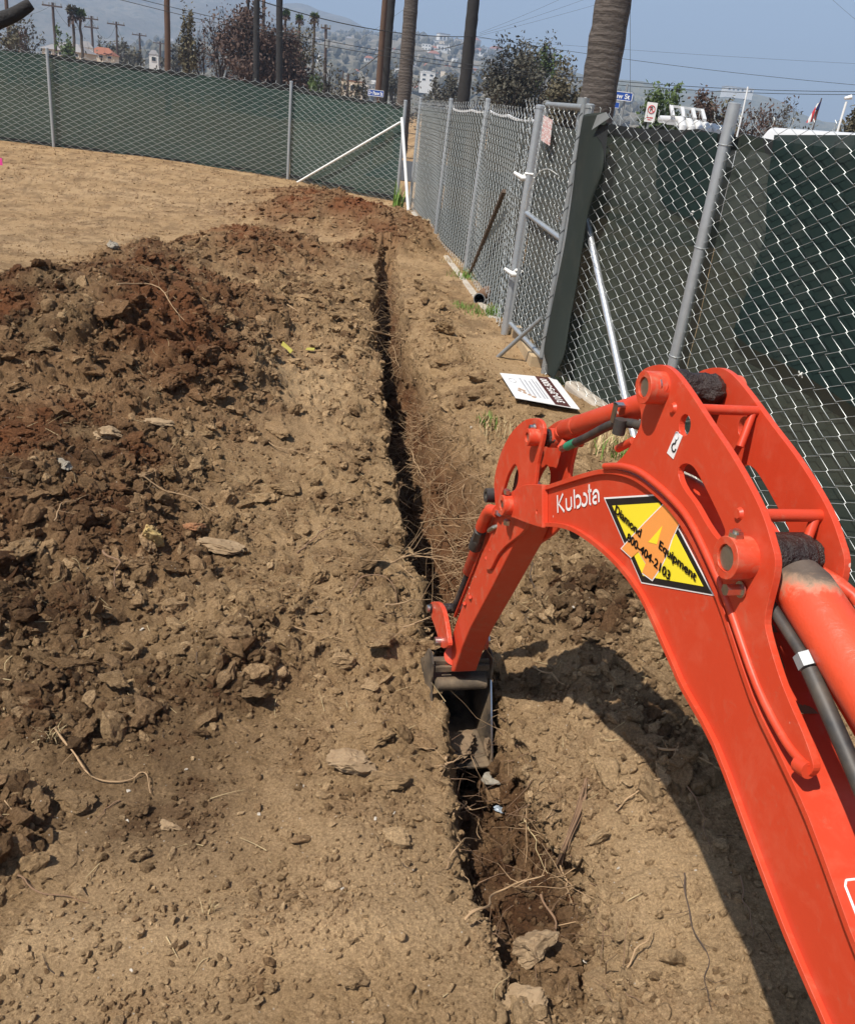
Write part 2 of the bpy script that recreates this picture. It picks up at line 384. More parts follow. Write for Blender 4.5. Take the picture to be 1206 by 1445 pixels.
def screen_mat(name, col, trans_col, clear):
    m, nt, nd, lk, bs = new_mat(name)
    tc = N(nt, 'ShaderNodeTexCoord').outputs['Object']
    c = mixc(nt, noise(nt, 1.6, 6, .6, tc), tuple(x * .75 for x in col), tuple(x * 1.3 for x in col))
    dustm = ramp(nt, noise(nt, 5, 7, .7, tc), [(.5, 0), (.8, .35)]); c = mixc(nt, dustm, c, (.14, .125, .10))
    wv = N(nt, 'ShaderNodeTexWave'); wv.inputs['Scale'].default_value = 60; wv.bands_direction = 'Z'; wv.inputs['Distortion'].default_value = .4; lk.new(tc, wv.inputs['Vector'])
    c = mixc(nt, .28, c, mixc(nt, wv.outputs['Fac'], tuple(x * .3 for x in col), tuple(min(1, x * 1.8) for x in col)))
    lk.new(c, bs.inputs['Base Color']); bs.inputs['Roughness'].default_value = .75; bs.inputs['Specular IOR Level'].default_value = .25
    tl = N(nt, 'ShaderNodeBsdfTranslucent'); tl.inputs[0].default_value = (*trans_col, 1)
    tr = N(nt, 'ShaderNodeBsdfTransparent')
    m1 = N(nt, 'ShaderNodeMixShader'); m1.inputs[0].default_value = .35; lk.new(bs.outputs[0], m1.inputs[1]); lk.new(tl.outputs[0], m1.inputs[2])
    m2 = N(nt, 'ShaderNodeMixShader'); m2.inputs[0].default_value = clear; lk.new(m1.outputs[0], m2.inputs[1]); lk.new(tr.outputs[0], m2.inputs[2])
    lk.new(m2.outputs[0], nd['Material Output'].inputs['Surface'])
    return m
M['screen'] = screen_mat('green_windscreen', (.046, .080, .066), (.09, .15, .12), .05)
M['screen_grey'] = screen_mat('grey_windscreen', (.095, .105, .095), (.12, .13, .11), .04)
M['screen_olive'] = screen_mat('faded_windscreen', (.040, .052, .041), (.065, .08, .058), .035)
M['seen_through_teal'] = screen_mat('dark_behind_windscreen', (.018, .038, .034), (.03, .06, .05), .03)  # colour of the dark things and shadows behind the cloth
M['screen_flap'] = screen_mat('windscreen_flap', (.040, .050, .043), (.02, .03, .025), .01)
M['hem'] = simple('black_hem', (.012, .014, .014), .8)

# ------------------------------------------------------------------ the ground: one sheet with the trench, the dug pit and the spoil heaps
TY  = np.array([-50, .9, 1.15, 1.25, 1.38, 1.52, 1.70, 1.88, 2.10, 2.31, 2.60, 3.01, 3.53, 4.21, 5.16, 6.57, 7.85, 9.97, 11.2, 14, 9000])
TXL = np.array([.30, .30, .28, .264, .226, .192, .162, .128, .093, .050, .010, -.053, -.139, -.252, -.386, -.585, -.745, -.917, -.98, -1.1, -1.1])
TXR = np.array([.42, .44, .53, .56, .56, .54, .50, .40, .31, .29, .35, .42, .45, .42, .03, -.26, -.43, -.63, -.75, -.90, -.90])
TXF = np.array([.38, .40, .46, .49, .49, .47, .42, .33, .28, .265, .23, .18, .08, -.04, -.20, -.40, -.56, -.76, -.86, -1.0, -1.0])
TD  = np.array([0, 0, .03, .09, .13, .155, .19, .26, .38, .50, .60, .66, .68, .68, .66, .62, .56, .42, .0, 0, 0])
def tr(y, tab): return np.interp(y, TY, tab)

HEAPS = [  # x, y, rx, ry, turn, height, reddish, dark
    (-2.05, 5.7, .95, 1.5, .25, .43, .35, .50), (-1.55, 4.6, .55, .8, .5, .26, .38, .55), (-2.55, 4.2, .8, .9, 0, .42, .75, .6),
    (-1.55, 3.35, .55, .45, .2, .16, .65, .5), (-1.75, 2.75, .5, .35, 0, .16, .4, .6), (-1.22, 2.30, .32, .22, .3, .09, .2, .55),
    (-2.15, 9.4, .75, 1.3, .1, .30, .55, .25), (-2.9, 8.0, .5, .9, .3, .20, .35, .4), (-1.75, 13.2, 1.25, 1.2, 0, .34, .6, .3), (-.85, 11.7, .42, .8, 0, .26, .5, .3),
    (-1.2, 10.6, .35, .5, 0, .10, .4, .3), (-2.6, 15.3, .9, .8, 0, .22, .55, .2), (-.98, 1.42, .14, .16, .4, .05, .1, .25),
    (-1.4, 7.3, .45, 1.0, 0, .10, .1, .2), (-.78, 6.2, .22, .7, 0, .05, 0, .1),
    (-1.2, 2.85, .42, .40, .2, .07, .25, .45), (-.95, 1.95, .22, .20, 0, .045, .1, .5), (-.55, 2.3, .18, .3, 0, .045, .0, .1),
    (.62, 2.62, .20, .30, 0, .10, .1, .5), (.78, 2.05, .14, .25, 0, .06, 0, .3),
]
def heap_w(x, y, h):
    c, s = math.cos(h[4]), math.sin(h[4]); dx, dy = x - h[0], y - h[1]
    a = (dx * c + dy * s) / h[2]; b = (-dx * s + dy * c) / h[3]
    return np.exp(-(a * a + b * b) ** 1.3)
def base_z(x, y):
    z = 0 * x
    for h in HEAPS: z = z + h[5] * heap_w(x, y, h)
    xr = tr(y, TXR)
    z = z + .11 * smooth(0, .30, x - xr) * (1 - smooth(4.8, 6.2, y)) * (1 - smooth(.9, 2.2, x))
    z = z + .05 * np.exp(-((x - xr - .25) / .22) ** 2) * smooth(4.5, 5.5, y) * (1 - smooth(8.5, 10, y))
    xl = tr(y, TXL)
    z = z + .035 * np.exp(-((xl - x - .22) / .2) ** 2) * smooth(1.0, 1.6, y) * (1 - smooth(9, 10.5, y))
    z = z + .20 * smooth(1.6, 7, -x) * smooth(10, 17, y)
    # the wheel-smoothed swell near the feet
    z = z + .022 * np.exp(-((y - 1.27 - .18 * (x + .3)) / .075) ** 2) * (1 - smooth(.0, .25, x - xl + .3))
    return z
def rough_mask(x, y):
    r = 0 * x
    for h in HEAPS:
        if h[5] > .04: r = np.maximum(r, np.minimum(1, 1.9 * heap_w(x, y, h)))
    xl, xr = tr(y, TXL), tr(y, TXR)
    b = np.exp(-((xl - x - .16) / (.16 + .06 * np.minimum(y, 6))) ** 2) * smooth(1.35, 2.0, y) * (1 - smooth(8.5, 10.5, y))
    c = np.exp(-((x - xr - .18) / .24) ** 2) * smooth(1.0, 2.6, y) * (1 - smooth(8.0, 10, y)) * 1.45
    r = np.maximum(r, .62 * b); r = np.maximum(r, .55 * c)
    r = np.maximum(r, .55 * np.exp(-((x + .55) / .55) ** 2 - ((y - 2.9) / .55) ** 2))
    patchy = np.exp(-((x + .80) / .38) ** 2 - ((y - 5.0) / .85) ** 2)
    r = np.maximum(r, (.58 - .5 * patchy) * smooth(-.05, .1, xl - x) * smooth(1.35, .9, xl - x) * smooth(1.9, 2.5, y) * (1 - smooth(7.5, 9.5, y)))
    r = np.maximum(r, .35 * smooth(.9, .6, y))
    return np.clip(r, 0, 1)

ang = np.radians(np.linspace(67.5, 5.05, 780))
ycore = EYE / np.tan(ang)
yrows = np.concatenate([[-60, -20, -8, -3, -1, -.2, .2, .45, .58], ycore, [19.5, 21, 23, 26, 30, 36, 45, 60, 80, 110, 160, 240, 400, 700, 1300, 2600, 5200]])
NY = len(yrows)
nl, nw, nf, nr_, nR = 440, 26, 16, 52, 262
tl = np.linspace(1, 0, nl) ** 1.25 * .80
trr = np.linspace(0, 1, nR) ** 1.06 * .50
xout = np.array([6000, 3000, 1500, 700, 350, 170, 80, 40, 20, 10, 5, 2.5, 1.2, .5])
X = []; Z = []; W = []     # W marks wall / floor vertices
slant = np.sqrt(np.maximum(yrows, .3) ** 2 + EYE ** 2)
slant = np.minimum(slant, 40)
for y, s in zip(yrows, slant):
    xl, xr, xf, dp = float(tr(y, TXL)), float(tr(y, TXR)), float(tr(y, TXF)), float(tr(y, TD))
    edgeL = xl - tl[0] * s; edgeR = xr + trr[-1] * s
    xs = [edgeL - xout, xl - tl * s]
    v = np.linspace(0, 1, nw + 2)[1:-1]; wl_x = xl + (.015 + .03 * v) * min(1, dp * 4 + .2)
    u = np.linspace(0, 1, nf + 2)[1:-1]; fx = xl + .05 + (xf - xl - .05) * u
    p = np.linspace(0, 1, nr_ + 2)[1:-1]; rx = xf + (xr - xf) * p
    xs += [wl_x, fx, rx, xr + trr * s, edgeR + xout[::-1]]
    x = np.concatenate(xs); X.append(x)
    kind = np.concatenate([np.zeros(len(xout) + nl), np.full(nw, 1), np.full(nf, 2), np.full(nr_, 3), np.zeros(nR + len(xout))]); W.append(kind)
    d = np.concatenate([np.zeros(len(xout) + nl), dp * v ** .9, np.full(nf, dp), dp * (1 - p ** 1.0 * (1.0)), np.zeros(nR + len(xout))]); Z.append(-d)
X = np.array(X); W = np.array(W); D = np.array(Z); Y = np.repeat(yrows[:, None], X.shape[1], 1); NX = X.shape[1]
xx, yy = X.ravel().astype(np.float64), Y.ravel().astype(np.float64)
bz = base_z(xx, yy); zz = bz + D.ravel()
# the trench lip wanders a little
wob = fbm(np.stack([yy * 0, yy, yy * 0], 1), .35, 5, 4)
nearlip = np.exp(-((xx - .5 * (tr(yy, TXL) + tr(yy, TXR))) / .45) ** 2) * (yy > .8) * (yy < 11.5)
xx = xx + (.045 * wob + np.where(yy < 2.6, .040, .022) * fbm(np.stack([xx * 0, yy, zz], 1), .12, 6, 4, .65)) * nearlip
P0 = np.stack([xx, yy, zz], 1)
def grid_normals(P):
    A = P.reshape(NY, NX, 3); dx = np.gradient(A, axis=1); dy = np.gradient(A, axis=0)
    n = np.cross(dx, dy); n /= np.maximum(np.linalg.norm(n, axis=2)[..., None], 1e-12); return n.reshape(-1, 3)
Nn = grid_normals(P0)
depth = np.linalg.norm(P0 - CAM, axis=1); core = ((yy > .55) & (yy < 19.2) & (np.abs(xx) < 14))
idx = np.nonzero(core)[0]
Q = P0[idx].copy(); dq = depth[idx]
R = rough_mask(Q[:, 0], Q[:, 1])
wk = W.ravel()[idx]; wall = np.isin(wk, (1, 3)) & (D.ravel()[idx] < -.04)
Rr = np.where(wk > 0, np.maximum(R, .45), R); Rr = np.where((wk > 1) & (Q[:, 1] < 2.2), 1.0, Rr); Rr = np.where((wk == 3) & (Q[:, 1] > 2.3) & (Q[:, 1] < 5.4), .95, Rr)
warp = np.stack([fbm(Q, .10, 31, 3), fbm(Q, .10, 51, 3), fbm(Q, .10, 71, 3)], 1).astype(np.float32)
Qw = Q + warp * .035
disp = np.zeros(len(Q), np.float32)
patch = smooth(-.15, .35, fbm(Q, .45, 91, 3))            # rougher and smoother patches
R2 = np.clip(Rr * (.65 + .7 * patch), 0, 1)
disp += R2 * .50 * lumps(Qw, .26, 1, .22, .60, .8)
disp += R2 * .55 * lumps(Qw, .125, 2, .22, .62, .85)
disp += (R2 * .85 + .05) * lumps(Qw + warp * .01, .062, 3, .2, .62, .85)
m = dq < 9
disp[m] += (R2[m] * .8 + .16 * patch[m] + .04) * lumps(Qw[m], .030, 4, .18, .6, .8)
m = dq < 4.5
disp[m] += (R2[m] * .5 + .40 * patch[m] + .12) * lumps(Q[m], .0145, 5, .2, .6, .75)
disp += (.012 + .045 * Rr) * fbm(Q, .55, 11, 5, .55) + (.004 + .016 * Rr) * fbm(Q, .07, 13, 4, .6)
rid = 1 - np.abs(fbm(Qw, .16, 41, 3)) * 3; disp += R2 * .010 * np.maximum(rid, 0)
bil = np.abs(fbm(Qw, .055, 141, 4, .62)); disp += (R2 * .014 + .003) * bil
crg = np.abs(fbm(Qw + warp * .02, .20, 161, 4, .6)); disp -= (R2 * .022) * crg
disp = np.where(np.isin(wk, (1,)), disp * .55, disp)
P1 = P0.copy(); P1[idx] += Nn[idx] * disp[:, None]
# keep displaced walls from closing the slot
P1f = P1
E1 = grid_normals(P1)

# soil tint: red, dark (freshly dug, moist), pale (dry dust)
redm = np.zeros(len(xx), np.float32); darkm = redm.copy(); palem = redm.copy()
for h in HEAPS:
    w = heap_w(xx, yy, h); redm = np.maximum(redm, w * h[6]); darkm = np.maximum(darkm, w * h[7])
Rall0 = rough_mask(xx, yy)
nz = fbm(np.stack([xx, yy, zz], 1), .5, 201, 4); nz2 = fbm(np.stack([xx, yy, zz], 1), .12, 221, 4)
redm = np.clip(redm * (1.0 + 1.9 * nz) + .10 * (nz2 > .25), 0, 1)
darkm = np.clip(darkm * (1.75 + 1.6 * nz2) + .16 * np.maximum(nz, 0) * 2, 0, 1)
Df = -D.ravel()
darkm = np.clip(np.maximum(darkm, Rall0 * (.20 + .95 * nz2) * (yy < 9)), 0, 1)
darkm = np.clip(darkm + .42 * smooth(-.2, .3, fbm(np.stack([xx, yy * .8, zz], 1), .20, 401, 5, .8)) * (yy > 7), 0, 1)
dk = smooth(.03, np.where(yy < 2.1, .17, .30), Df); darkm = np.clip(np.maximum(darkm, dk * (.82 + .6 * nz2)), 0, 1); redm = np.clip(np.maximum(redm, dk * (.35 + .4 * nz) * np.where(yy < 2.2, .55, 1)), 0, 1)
flat = 1 - np.clip(rough_mask(xx, yy) * 1.3, 0, 1)
palem = np.clip(flat * (.12 + 1.1 * nz) * (Df < .05), 0, 1)
palem = np.maximum(palem, .75 * np.exp(-((xx + .85) / .35) ** 2 - ((yy - 5.0) / .8) ** 2))
palem = np.maximum(palem, .8 * np.exp(-((yy - 1.27 - .18 * (xx + .3)) / .10) ** 2) * (xx < tr(yy, TXL)) * (xx > -.75))
palem = np.maximum(palem, .30 * smooth(6.5, 9, yy) * flat * (.5 + 1.5 * nz))
palem = np.maximum(palem, .6 * np.exp(-((xx - .62) / .2) ** 2) * (yy < 2.6) * (yy > 1.0))
darkm = np.maximum(darkm, np.clip((.55 + .5 * nz2) * smooth(-.1, -.6, xx) * smooth(2.6, 2.0, yy) * smooth(1.32, 1.5, yy), 0, 1))
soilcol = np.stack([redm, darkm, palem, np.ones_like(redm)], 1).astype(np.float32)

ii = np.arange(NY * NX).reshape(NY, NX)
F = np.stack([ii[:-1, :-1].ravel(), ii[:-1, 1:].ravel(), ii[1:, 1:].ravel(), ii[1:, :-1].ravel()], 1)
gm = np_mesh('ground', P1, F)
at = gm.color_attributes.new('soil', 'FLOAT_COLOR', 'POINT'); at.data.foreach_set('color', soilcol.ravel())
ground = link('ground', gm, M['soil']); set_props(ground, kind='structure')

# lookups on the finished surface
SX, SY, SZ = project(P1); okv = (SZ > .2) & core & (SX > -460) & (SX < 1500) & (SY > -50) & (SY < 1700)
vid = np.nonzero(okv)[0]; sx, sy, sz = SX[vid], SY[vid], SZ[vid]
def surf(px, py, tol=6.0):
    d = (sx - px) ** 2 + (sy - py) ** 2
    k = np.nonzero(d < tol * tol)[0]
    if len(k) == 0: k = np.array([np.argmin(d)])
    j = k[np.argmin(sz[k])]; return P1[vid[j]].copy(), E1[vid[j]].copy(), soilcol[vid[j]].copy()
cX = X[:, :]; 
def height_at(x, y):
    r = int(np.clip(np.searchsorted(yrows, y), 1, NY - 1)); row = P1[r * NX:(r + 1) * NX]
    return float(row[np.argmin(np.abs(row[:, 0] - x)), 2])

# vertex areas for scattering
A = P1.reshape(NY, NX, 3); dA = np.linalg.norm(np.cross(np.gradient(A, axis=1), np.gradient(A, axis=0)), axis=2).ravel()

# ------------------------------------------------------------------ clods and stones
def ico(sub):
    bm = bmesh.new(); bmesh.ops.create_icosphere(bm, subdivisions=sub, radius=1.0)
    V = np.array([v.co[:] for v in bm.verts]); F = np.array([[v.index for v in f.verts] for f in bm.faces]); bm.free(); return V, F
def clod_shape(sub, seed, cuts=7, rough=1.0, flatz=.75):
    r = np.random.default_rng(seed); V, F = ico(sub); V = V.copy()
    for _ in range(cuts + 4):
        n = r.normal(size=3); n /= np.linalg.norm(n); d = r.uniform(.42, .82)
        k = V @ n - d; V = np.where((k > 0)[:, None], V - np.outer(np.maximum(k, 0) * .93, n), V)
    o = r.uniform(0, 50, 3)
    nn = V / np.linalg.norm(V, axis=1)[:, None]
    V = V + nn * (.20 * rough * fbm(V + o, .9, 3, 3) + .30 * rough * fbm(V + o, .34, 9, 4, .7) - .16 * rough * np.abs(fbm(V + o, .5, 19, 3)))[:, None]
    if sub >= 3: V = V + nn * (rough * .55 * lumps(V + o, .32, seed, .2, .6, .6))[:, None] * .6
    V *= np.array([1.0, r.uniform(.62, .95), flatz * r.uniform(.65, 1.0)]); V /= np.abs(V).max(); return V, F
BIG = [clod_shape(4, 100 + i, 7, 1.0) for i in range(5)]
BIGM = [np_mesh('clod', V, F, False) for V, F in BIG]
MED = [np_mesh('clod', *clod_shape(3, 200 + i, 6, 1.0), False) for i in range(14)]
for me in BIGM + MED: me.materials.append(M['clod'])

def place_clod(name, label, cat, px, py, wpx, aspect=(1, .75, .6), rot=None, mesh=None, mat=None, sink=.35, group=None, col=None, seed=0, tiltv=None):
    p, n, c = surf(px, py); depthz = (p - CAM) @ FW; r = wpx / 2 / FOC * depthz
    if mesh is None: mesh = random.choice(BIGM)
    if mat is not None: mesh = mesh.copy(); mesh.materials.clear(); mesh.materials.append(mat)
    o = bpy.data.objects.new(name, mesh); COL.objects.link(o)
    k = max(aspect); o.scale = (r * aspect[0] / k, r * aspect[1] / k, r * aspect[2] / k)
    o.rotation_euler = rot if rot else (random.uniform(-.3, .3), random.uniform(-.3, .3), random.uniform(0, 6.28))
    o.location = (p[0], p[1], p[2] + r * aspect[2] / k * (1 - 2 * sink) * .7)
    o.color = (*(col if col is not None else c[:3] * np.array([1, .6, 1])), 1)
    return set_props(o, label, cat, group)

NOTABLE = [
    ('rock', 'yellow-faced upright stone poking out of reddish dirt on the left', 'rock', 218, 762, 58, (.55, .5, 1), (.15, -.25, .4), 'rock_yellow', .25),
    ('rock', 'flat pale tan slab of rock right of the yellow-faced stone', 'rock', 302, 768, 66, (1, .55, .35), (.1, .15, .2), 'rock_tan', .3),
    ('rock', 'small orange-brown stone just above the flat pale slab', 'rock', 279, 746, 34, (1, .6, .6), None, 'rock_red', .35),
    ('rock', 'speckled grey-white stone among reddish clods near the left edge', 'rock', 96, 661, 36, (1, .75, .7), None, 'rock_grey', .25),
    ('dirt_clod', 'angular tan clod with a dark underside in the middle of the left bank', 'dirt clod', 412, 692, 52, (1, .7, .62), (.1, .2, .5), None, .2),
    ('rock', 'big smooth tan oblong rock lying left of the bucket', 'rock', 494, 1076, 84, (1, .55, .45), (.05, .1, .25), 'rock_tan', .22),
    ('dirt_clod', 'rough brown clod touching the lower right of the oblong rock', 'dirt clod', 540, 1098, 62, (1, .75, .6), None, None, .3),
    ('dirt_clod', 'rounded brown clod directly above the oblong rock', 'dirt clod', 524, 1034, 62, (1, .8, .7), None, None, .35),
    ('rock', 'largest tan boulder resting in the near end of the trench', 'rock', 753, 1352, 92, (.8, .7, 1), (.3, .2, .5), 'rock_tan', .15),
    ('rock', 'broad tan boulder cut by the bottom edge below the trench', 'rock', 738, 1424, 108, (1, .8, .6), (.2, -.2, .1), 'rock_tan', .3),
    ('dirt_clod', 'flat tan clod at the bottom middle, lit on its left', 'dirt clod', 492, 1374, 58, (1, .8, .5), None, None, .45),
    ('dirt_clod', 'tall rooty clod standing near the bottom edge', 'dirt clod', 379, 1390, 34, (.6, .6, 1), (.1, .3, 0), None, .2),
    ('dirt_clod', 'pointed clod with a hanging root in the lower left', 'dirt clod', 200, 1202, 36, (.8, .6, .8), (.4, .2, .8), None, .2),
    ('rock', 'small rounded tan stone right of the pointed clod', 'rock', 237, 1163, 34, (1, .7, .7), None, 'rock_tan', .3),
    ('dirt_clod', 'clod hanging on the end of the long bent root', 'dirt clod', 199, 1142, 38, (.8, .6, .8), (.3, .5, .4), None, .15),
    ('dirt_clod', 'broad dome of crumbly brown dirt in the lower left', 'dirt clod', 85, 1205, 100, (1, .9, .30), (.1, .1, .4), None, .55),
    ('dirt_clod', 'large brown clod left of the bent root', 'dirt clod', 102, 1128, 56, (1, .9, .8), None, None, .35),
    ('dirt_clod', 'dark overhanging clod at the left edge halfway down', 'dirt clod', 26, 785, 78, (1, .8, .6), None, None, .25),
    ('dirt_clod', 'long ragged brown clod in the lower left spoil', 'dirt clod', 102, 940, 74, (1, .5, .5), (.1, .2, .3), None, .3),
    ('dirt_clod', 'dark clod casting shade beside the lower spoil heap', 'dirt clod', 186, 915, 52, (1, .8, .7), None, None, .3),
    ('rock', 'tan stone on the reddish left heap above the yellow-faced stone', 'rock', 158, 612, 44, (1, .8, .6), None, 'rock_tan', .3),
    ('rock', 'flat pale stone lying on the upper left heap', 'rock', 226, 595, 42, (1, .6, .4), None, 'rock_tan', .3),
    ('dirt_clod', 'tall brown clod standing left of the angular tan clod', 'dirt clod', 238, 668, 38, (.7, .6, 1), (.2, .2, 0), None, .25),
    ('dirt_clod', 'rounded clod right of the tall brown clod', 'dirt clod', 281, 662, 44, (1, .8, .7), None, None, .35),
    ('rock', 'grey-topped stone on the crest of the left heap', 'rock', 163, 345, 34, (1, .6, .6), None, 'rock_grey', .3),
    ('dirt_clod', 'largest dark clod on the slope of the left heap', 'dirt clod', 165, 445, 60, (1, .8, .8), None, None, .25),
    ('dirt_clod', 'big dark clod at the foot of the left heap', 'dirt clod', 292, 500, 56, (1, .7, .8), None, None, .3),
    ('dirt_clod', 'large clod at the lower end of the left heap beside the pale patch', 'dirt clod', 245, 540, 50, (1, .8, .7), None, None, .3),
    ('dirt_clod', 'small pale-topped clod just below the yellow ribbon', 'dirt clod', 418, 508, 28, (1, .7, .6), None, None, .3),
    ('dirt_clod', 'flat pale clod left of the trench beside the yellow ribbon', 'dirt clod', 449, 486, 34, (1, .6, .4), None, None, .3),
    ('dirt_clod', 'lone large clod on the bank between trench and gate', 'dirt clod', 626, 463, 34, (1, .8, .8), None, None, .25),
    ('dirt_clod', 'tall column of clay with roots under the boom shadow', 'dirt clod', 916, 912, 66, (.8, .7, 1), (.1, .1, 0), None, .25),
    ('dirt_clod', 'round clod in the shade of the boom', 'dirt clod', 838, 949, 30, (1, .9, .9), None, None, .2),
    ('dirt_clod', 'large brown clod in the shade beside the round one', 'dirt clod', 866, 956, 44, (1, .9, .8), None, None, .3),
    ('dirt_clod', 'flat broad clod at the edge of the boom shadow', 'dirt clod', 850, 1062, 46, (1, .8, .45), None, None, .45),
    ('dirt_clod', 'dark clod right of the boulder at the bottom of the trench', 'dirt clod', 845, 1395, 62, (1, .9, .6), None, None, .45),
    ('dirt_clod', 'block of clay on the trench lip above the bucket', 'dirt clod', 545, 905, 56, (1, .8, .7), None, None, .3),
    ('dirt_clod', 'large tan lump on the left bank in front of the small burrow', 'dirt clod', 452, 812, 52, (1, .8, .8), None, None, .3),
    ('dirt_clod', 'wide brown ledge of clay overhanging the burrow', 'dirt clod', 515, 790, 74, (1, .7, .45), None, None, .25),
    ('dirt_clod', 'rounded clod with straw beside it left of the burrow', 'dirt clod', 402, 898, 42, (1, .8, .7), None, None, .35),
    ('rock', 'pale stone on the left bank below the angular clod', 'rock', 378, 905, 22, (1, .8, .6), None, 'rock_tan', .3),
    ('dirt_clod', 'flat clod with a cracked top on the left bank by the pale patch', 'dirt clod', 395, 605, 44, (1, .7, .4), None, None, .4),
    ('dirt_clod', 'clod perched on the trench lip next to the bucket', 'dirt clod', 560, 1020, 40, (1, .8, .8), None, None, .4),
]
taken = []
for i, (nm, lab, cat, px, py, w, asp, rot, mt, sink) in enumerate(NOTABLE):
    w *= 1.22
    place_clod(nm, lab, cat, px, py, w, asp, rot, BIGM[i % 5], M[mt] if mt else None, sink)
    taken.append((px, py, w))
WHITE = [(176, 1156, 11), (184, 1112, 10), (242, 1203, 9), (531, 1151, 10), (205, 886, 9), (187, 1366, 9), (820, 1357, 10), (868, 1222, 9), (978, 1224, 8), (660, 600, 7), (470, 1150, 7),
         (265, 1082, 8), (366, 1144, 9), (560, 1145, 8), (925, 1060, 8), (812, 862, 8), (585, 890, 6), (22, 1168, 12), (480, 1250, 9), (430, 1105, 7)]
for k, (px, py, w) in enumerate(WHITE):
    place_clod('pebble', 'small whitish pebble lying on the brown dirt', 'pebble', px, py, w * .8, (1, .8, .7), None, MED[k % 14], M['rock_white'], .25, group='whitish pebbles scattered on the dirt')

# automatic individuals: the clods that show largest after the ones above
def zone_of(x, y):
    xl = tr(y, TXL)
    if x > tr(y, TXR) - .02:
        k = 'beyond the dug pit' if y > 4.6 else ('beside the dug pit' if y > 2.7 else 'near the bucket')
        return ('brown dirt clod on the bank right of the trench, ' + k, 'clods on the right bank ' + k)
    if y > 8.2: return ('reddish clod of the low heaps near the far fence', 'clods on the far heaps')
    if x > xl - .55 and y > 1.5:
        k = 'far' if y > 4.6 else ('middle' if y > 2.6 else 'near')
        return ('brown dirt clod along the left lip of the trench, %s stretch' % k, 'clods along the %s stretch of the left trench lip' % k)
    if y < 1.6: return ('small dirt clod on the smooth ground at the bottom left', 'clods on the smooth near ground')
    k = 'crest' if y > 5.6 else ('upper slope' if y > 4.3 else ('middle' if y > 3.1 else 'foot'))
    return ('brown dirt clod on the %s of the big spoil heap left of the trench' % k, 'clods on the %s of the left spoil heap' % k)
cand = np.nonzero(okv & (SX > 5) & (SX < 1100) & (SY < 1440) & (W.ravel() == 0) & (yy < 14))[0]
Rm = rough_mask(xx[cand], yy[cand]); dz = SZ[cand]
wgt = dA[cand] * (Rm ** 1.3 * 1.0 + .02) / dz ** 1.2
pick = rng.choice(cand, 2600, p=wgt / wgt.sum(), replace=False)
nAuto = 0
for v in pick:
    if nAuto >= 235: break
    px, py, dz_ = SX[v], SY[v], SZ[v]; Rv = float(rough_mask(np.array([xx[v]]), np.array([yy[v]]))[0])
    r = rng.uniform(.022, .068) * (.45 + .75 * Rv) * (1.0 if dz_ < 4 else 1.25); wpx = 2 * r * FOC / dz_
    if wpx < 13: continue
    if any((px - a) ** 2 + (py - b) ** 2 < ((wpx + c) * .42) ** 2 for a, b, c in taken): continue
    taken.append((px, py, wpx)); lab, grp = zone_of(xx[v], yy[v])
    o = bpy.data.objects.new('dirt_clod', MED[nAuto % 14] if wpx < 40 else BIGM[nAuto % 5]); COL.objects.link(o)
    o.scale = (r, r * rng.uniform(.7, 1), r * rng.uniform(.55, 1)); o.rotation_euler = tuple(rng.uniform(-.5, .5, 2)) + (rng.uniform(0, 6.28),)
    o.location = tuple(P1[v] + E1[v] * r * .22); c = soilcol[v]
    o.color = (float(np.clip(c[0] + rng.normal(0, .08), 0, 1)), float(np.clip(c[1] * .75 + rng.normal(0, .12), 0, 1)), float(np.clip(c[2] + rng.normal(0, .15), 0, 1)), 1)
    set_props(o, lab, 'dirt clod', grp); nAuto += 1

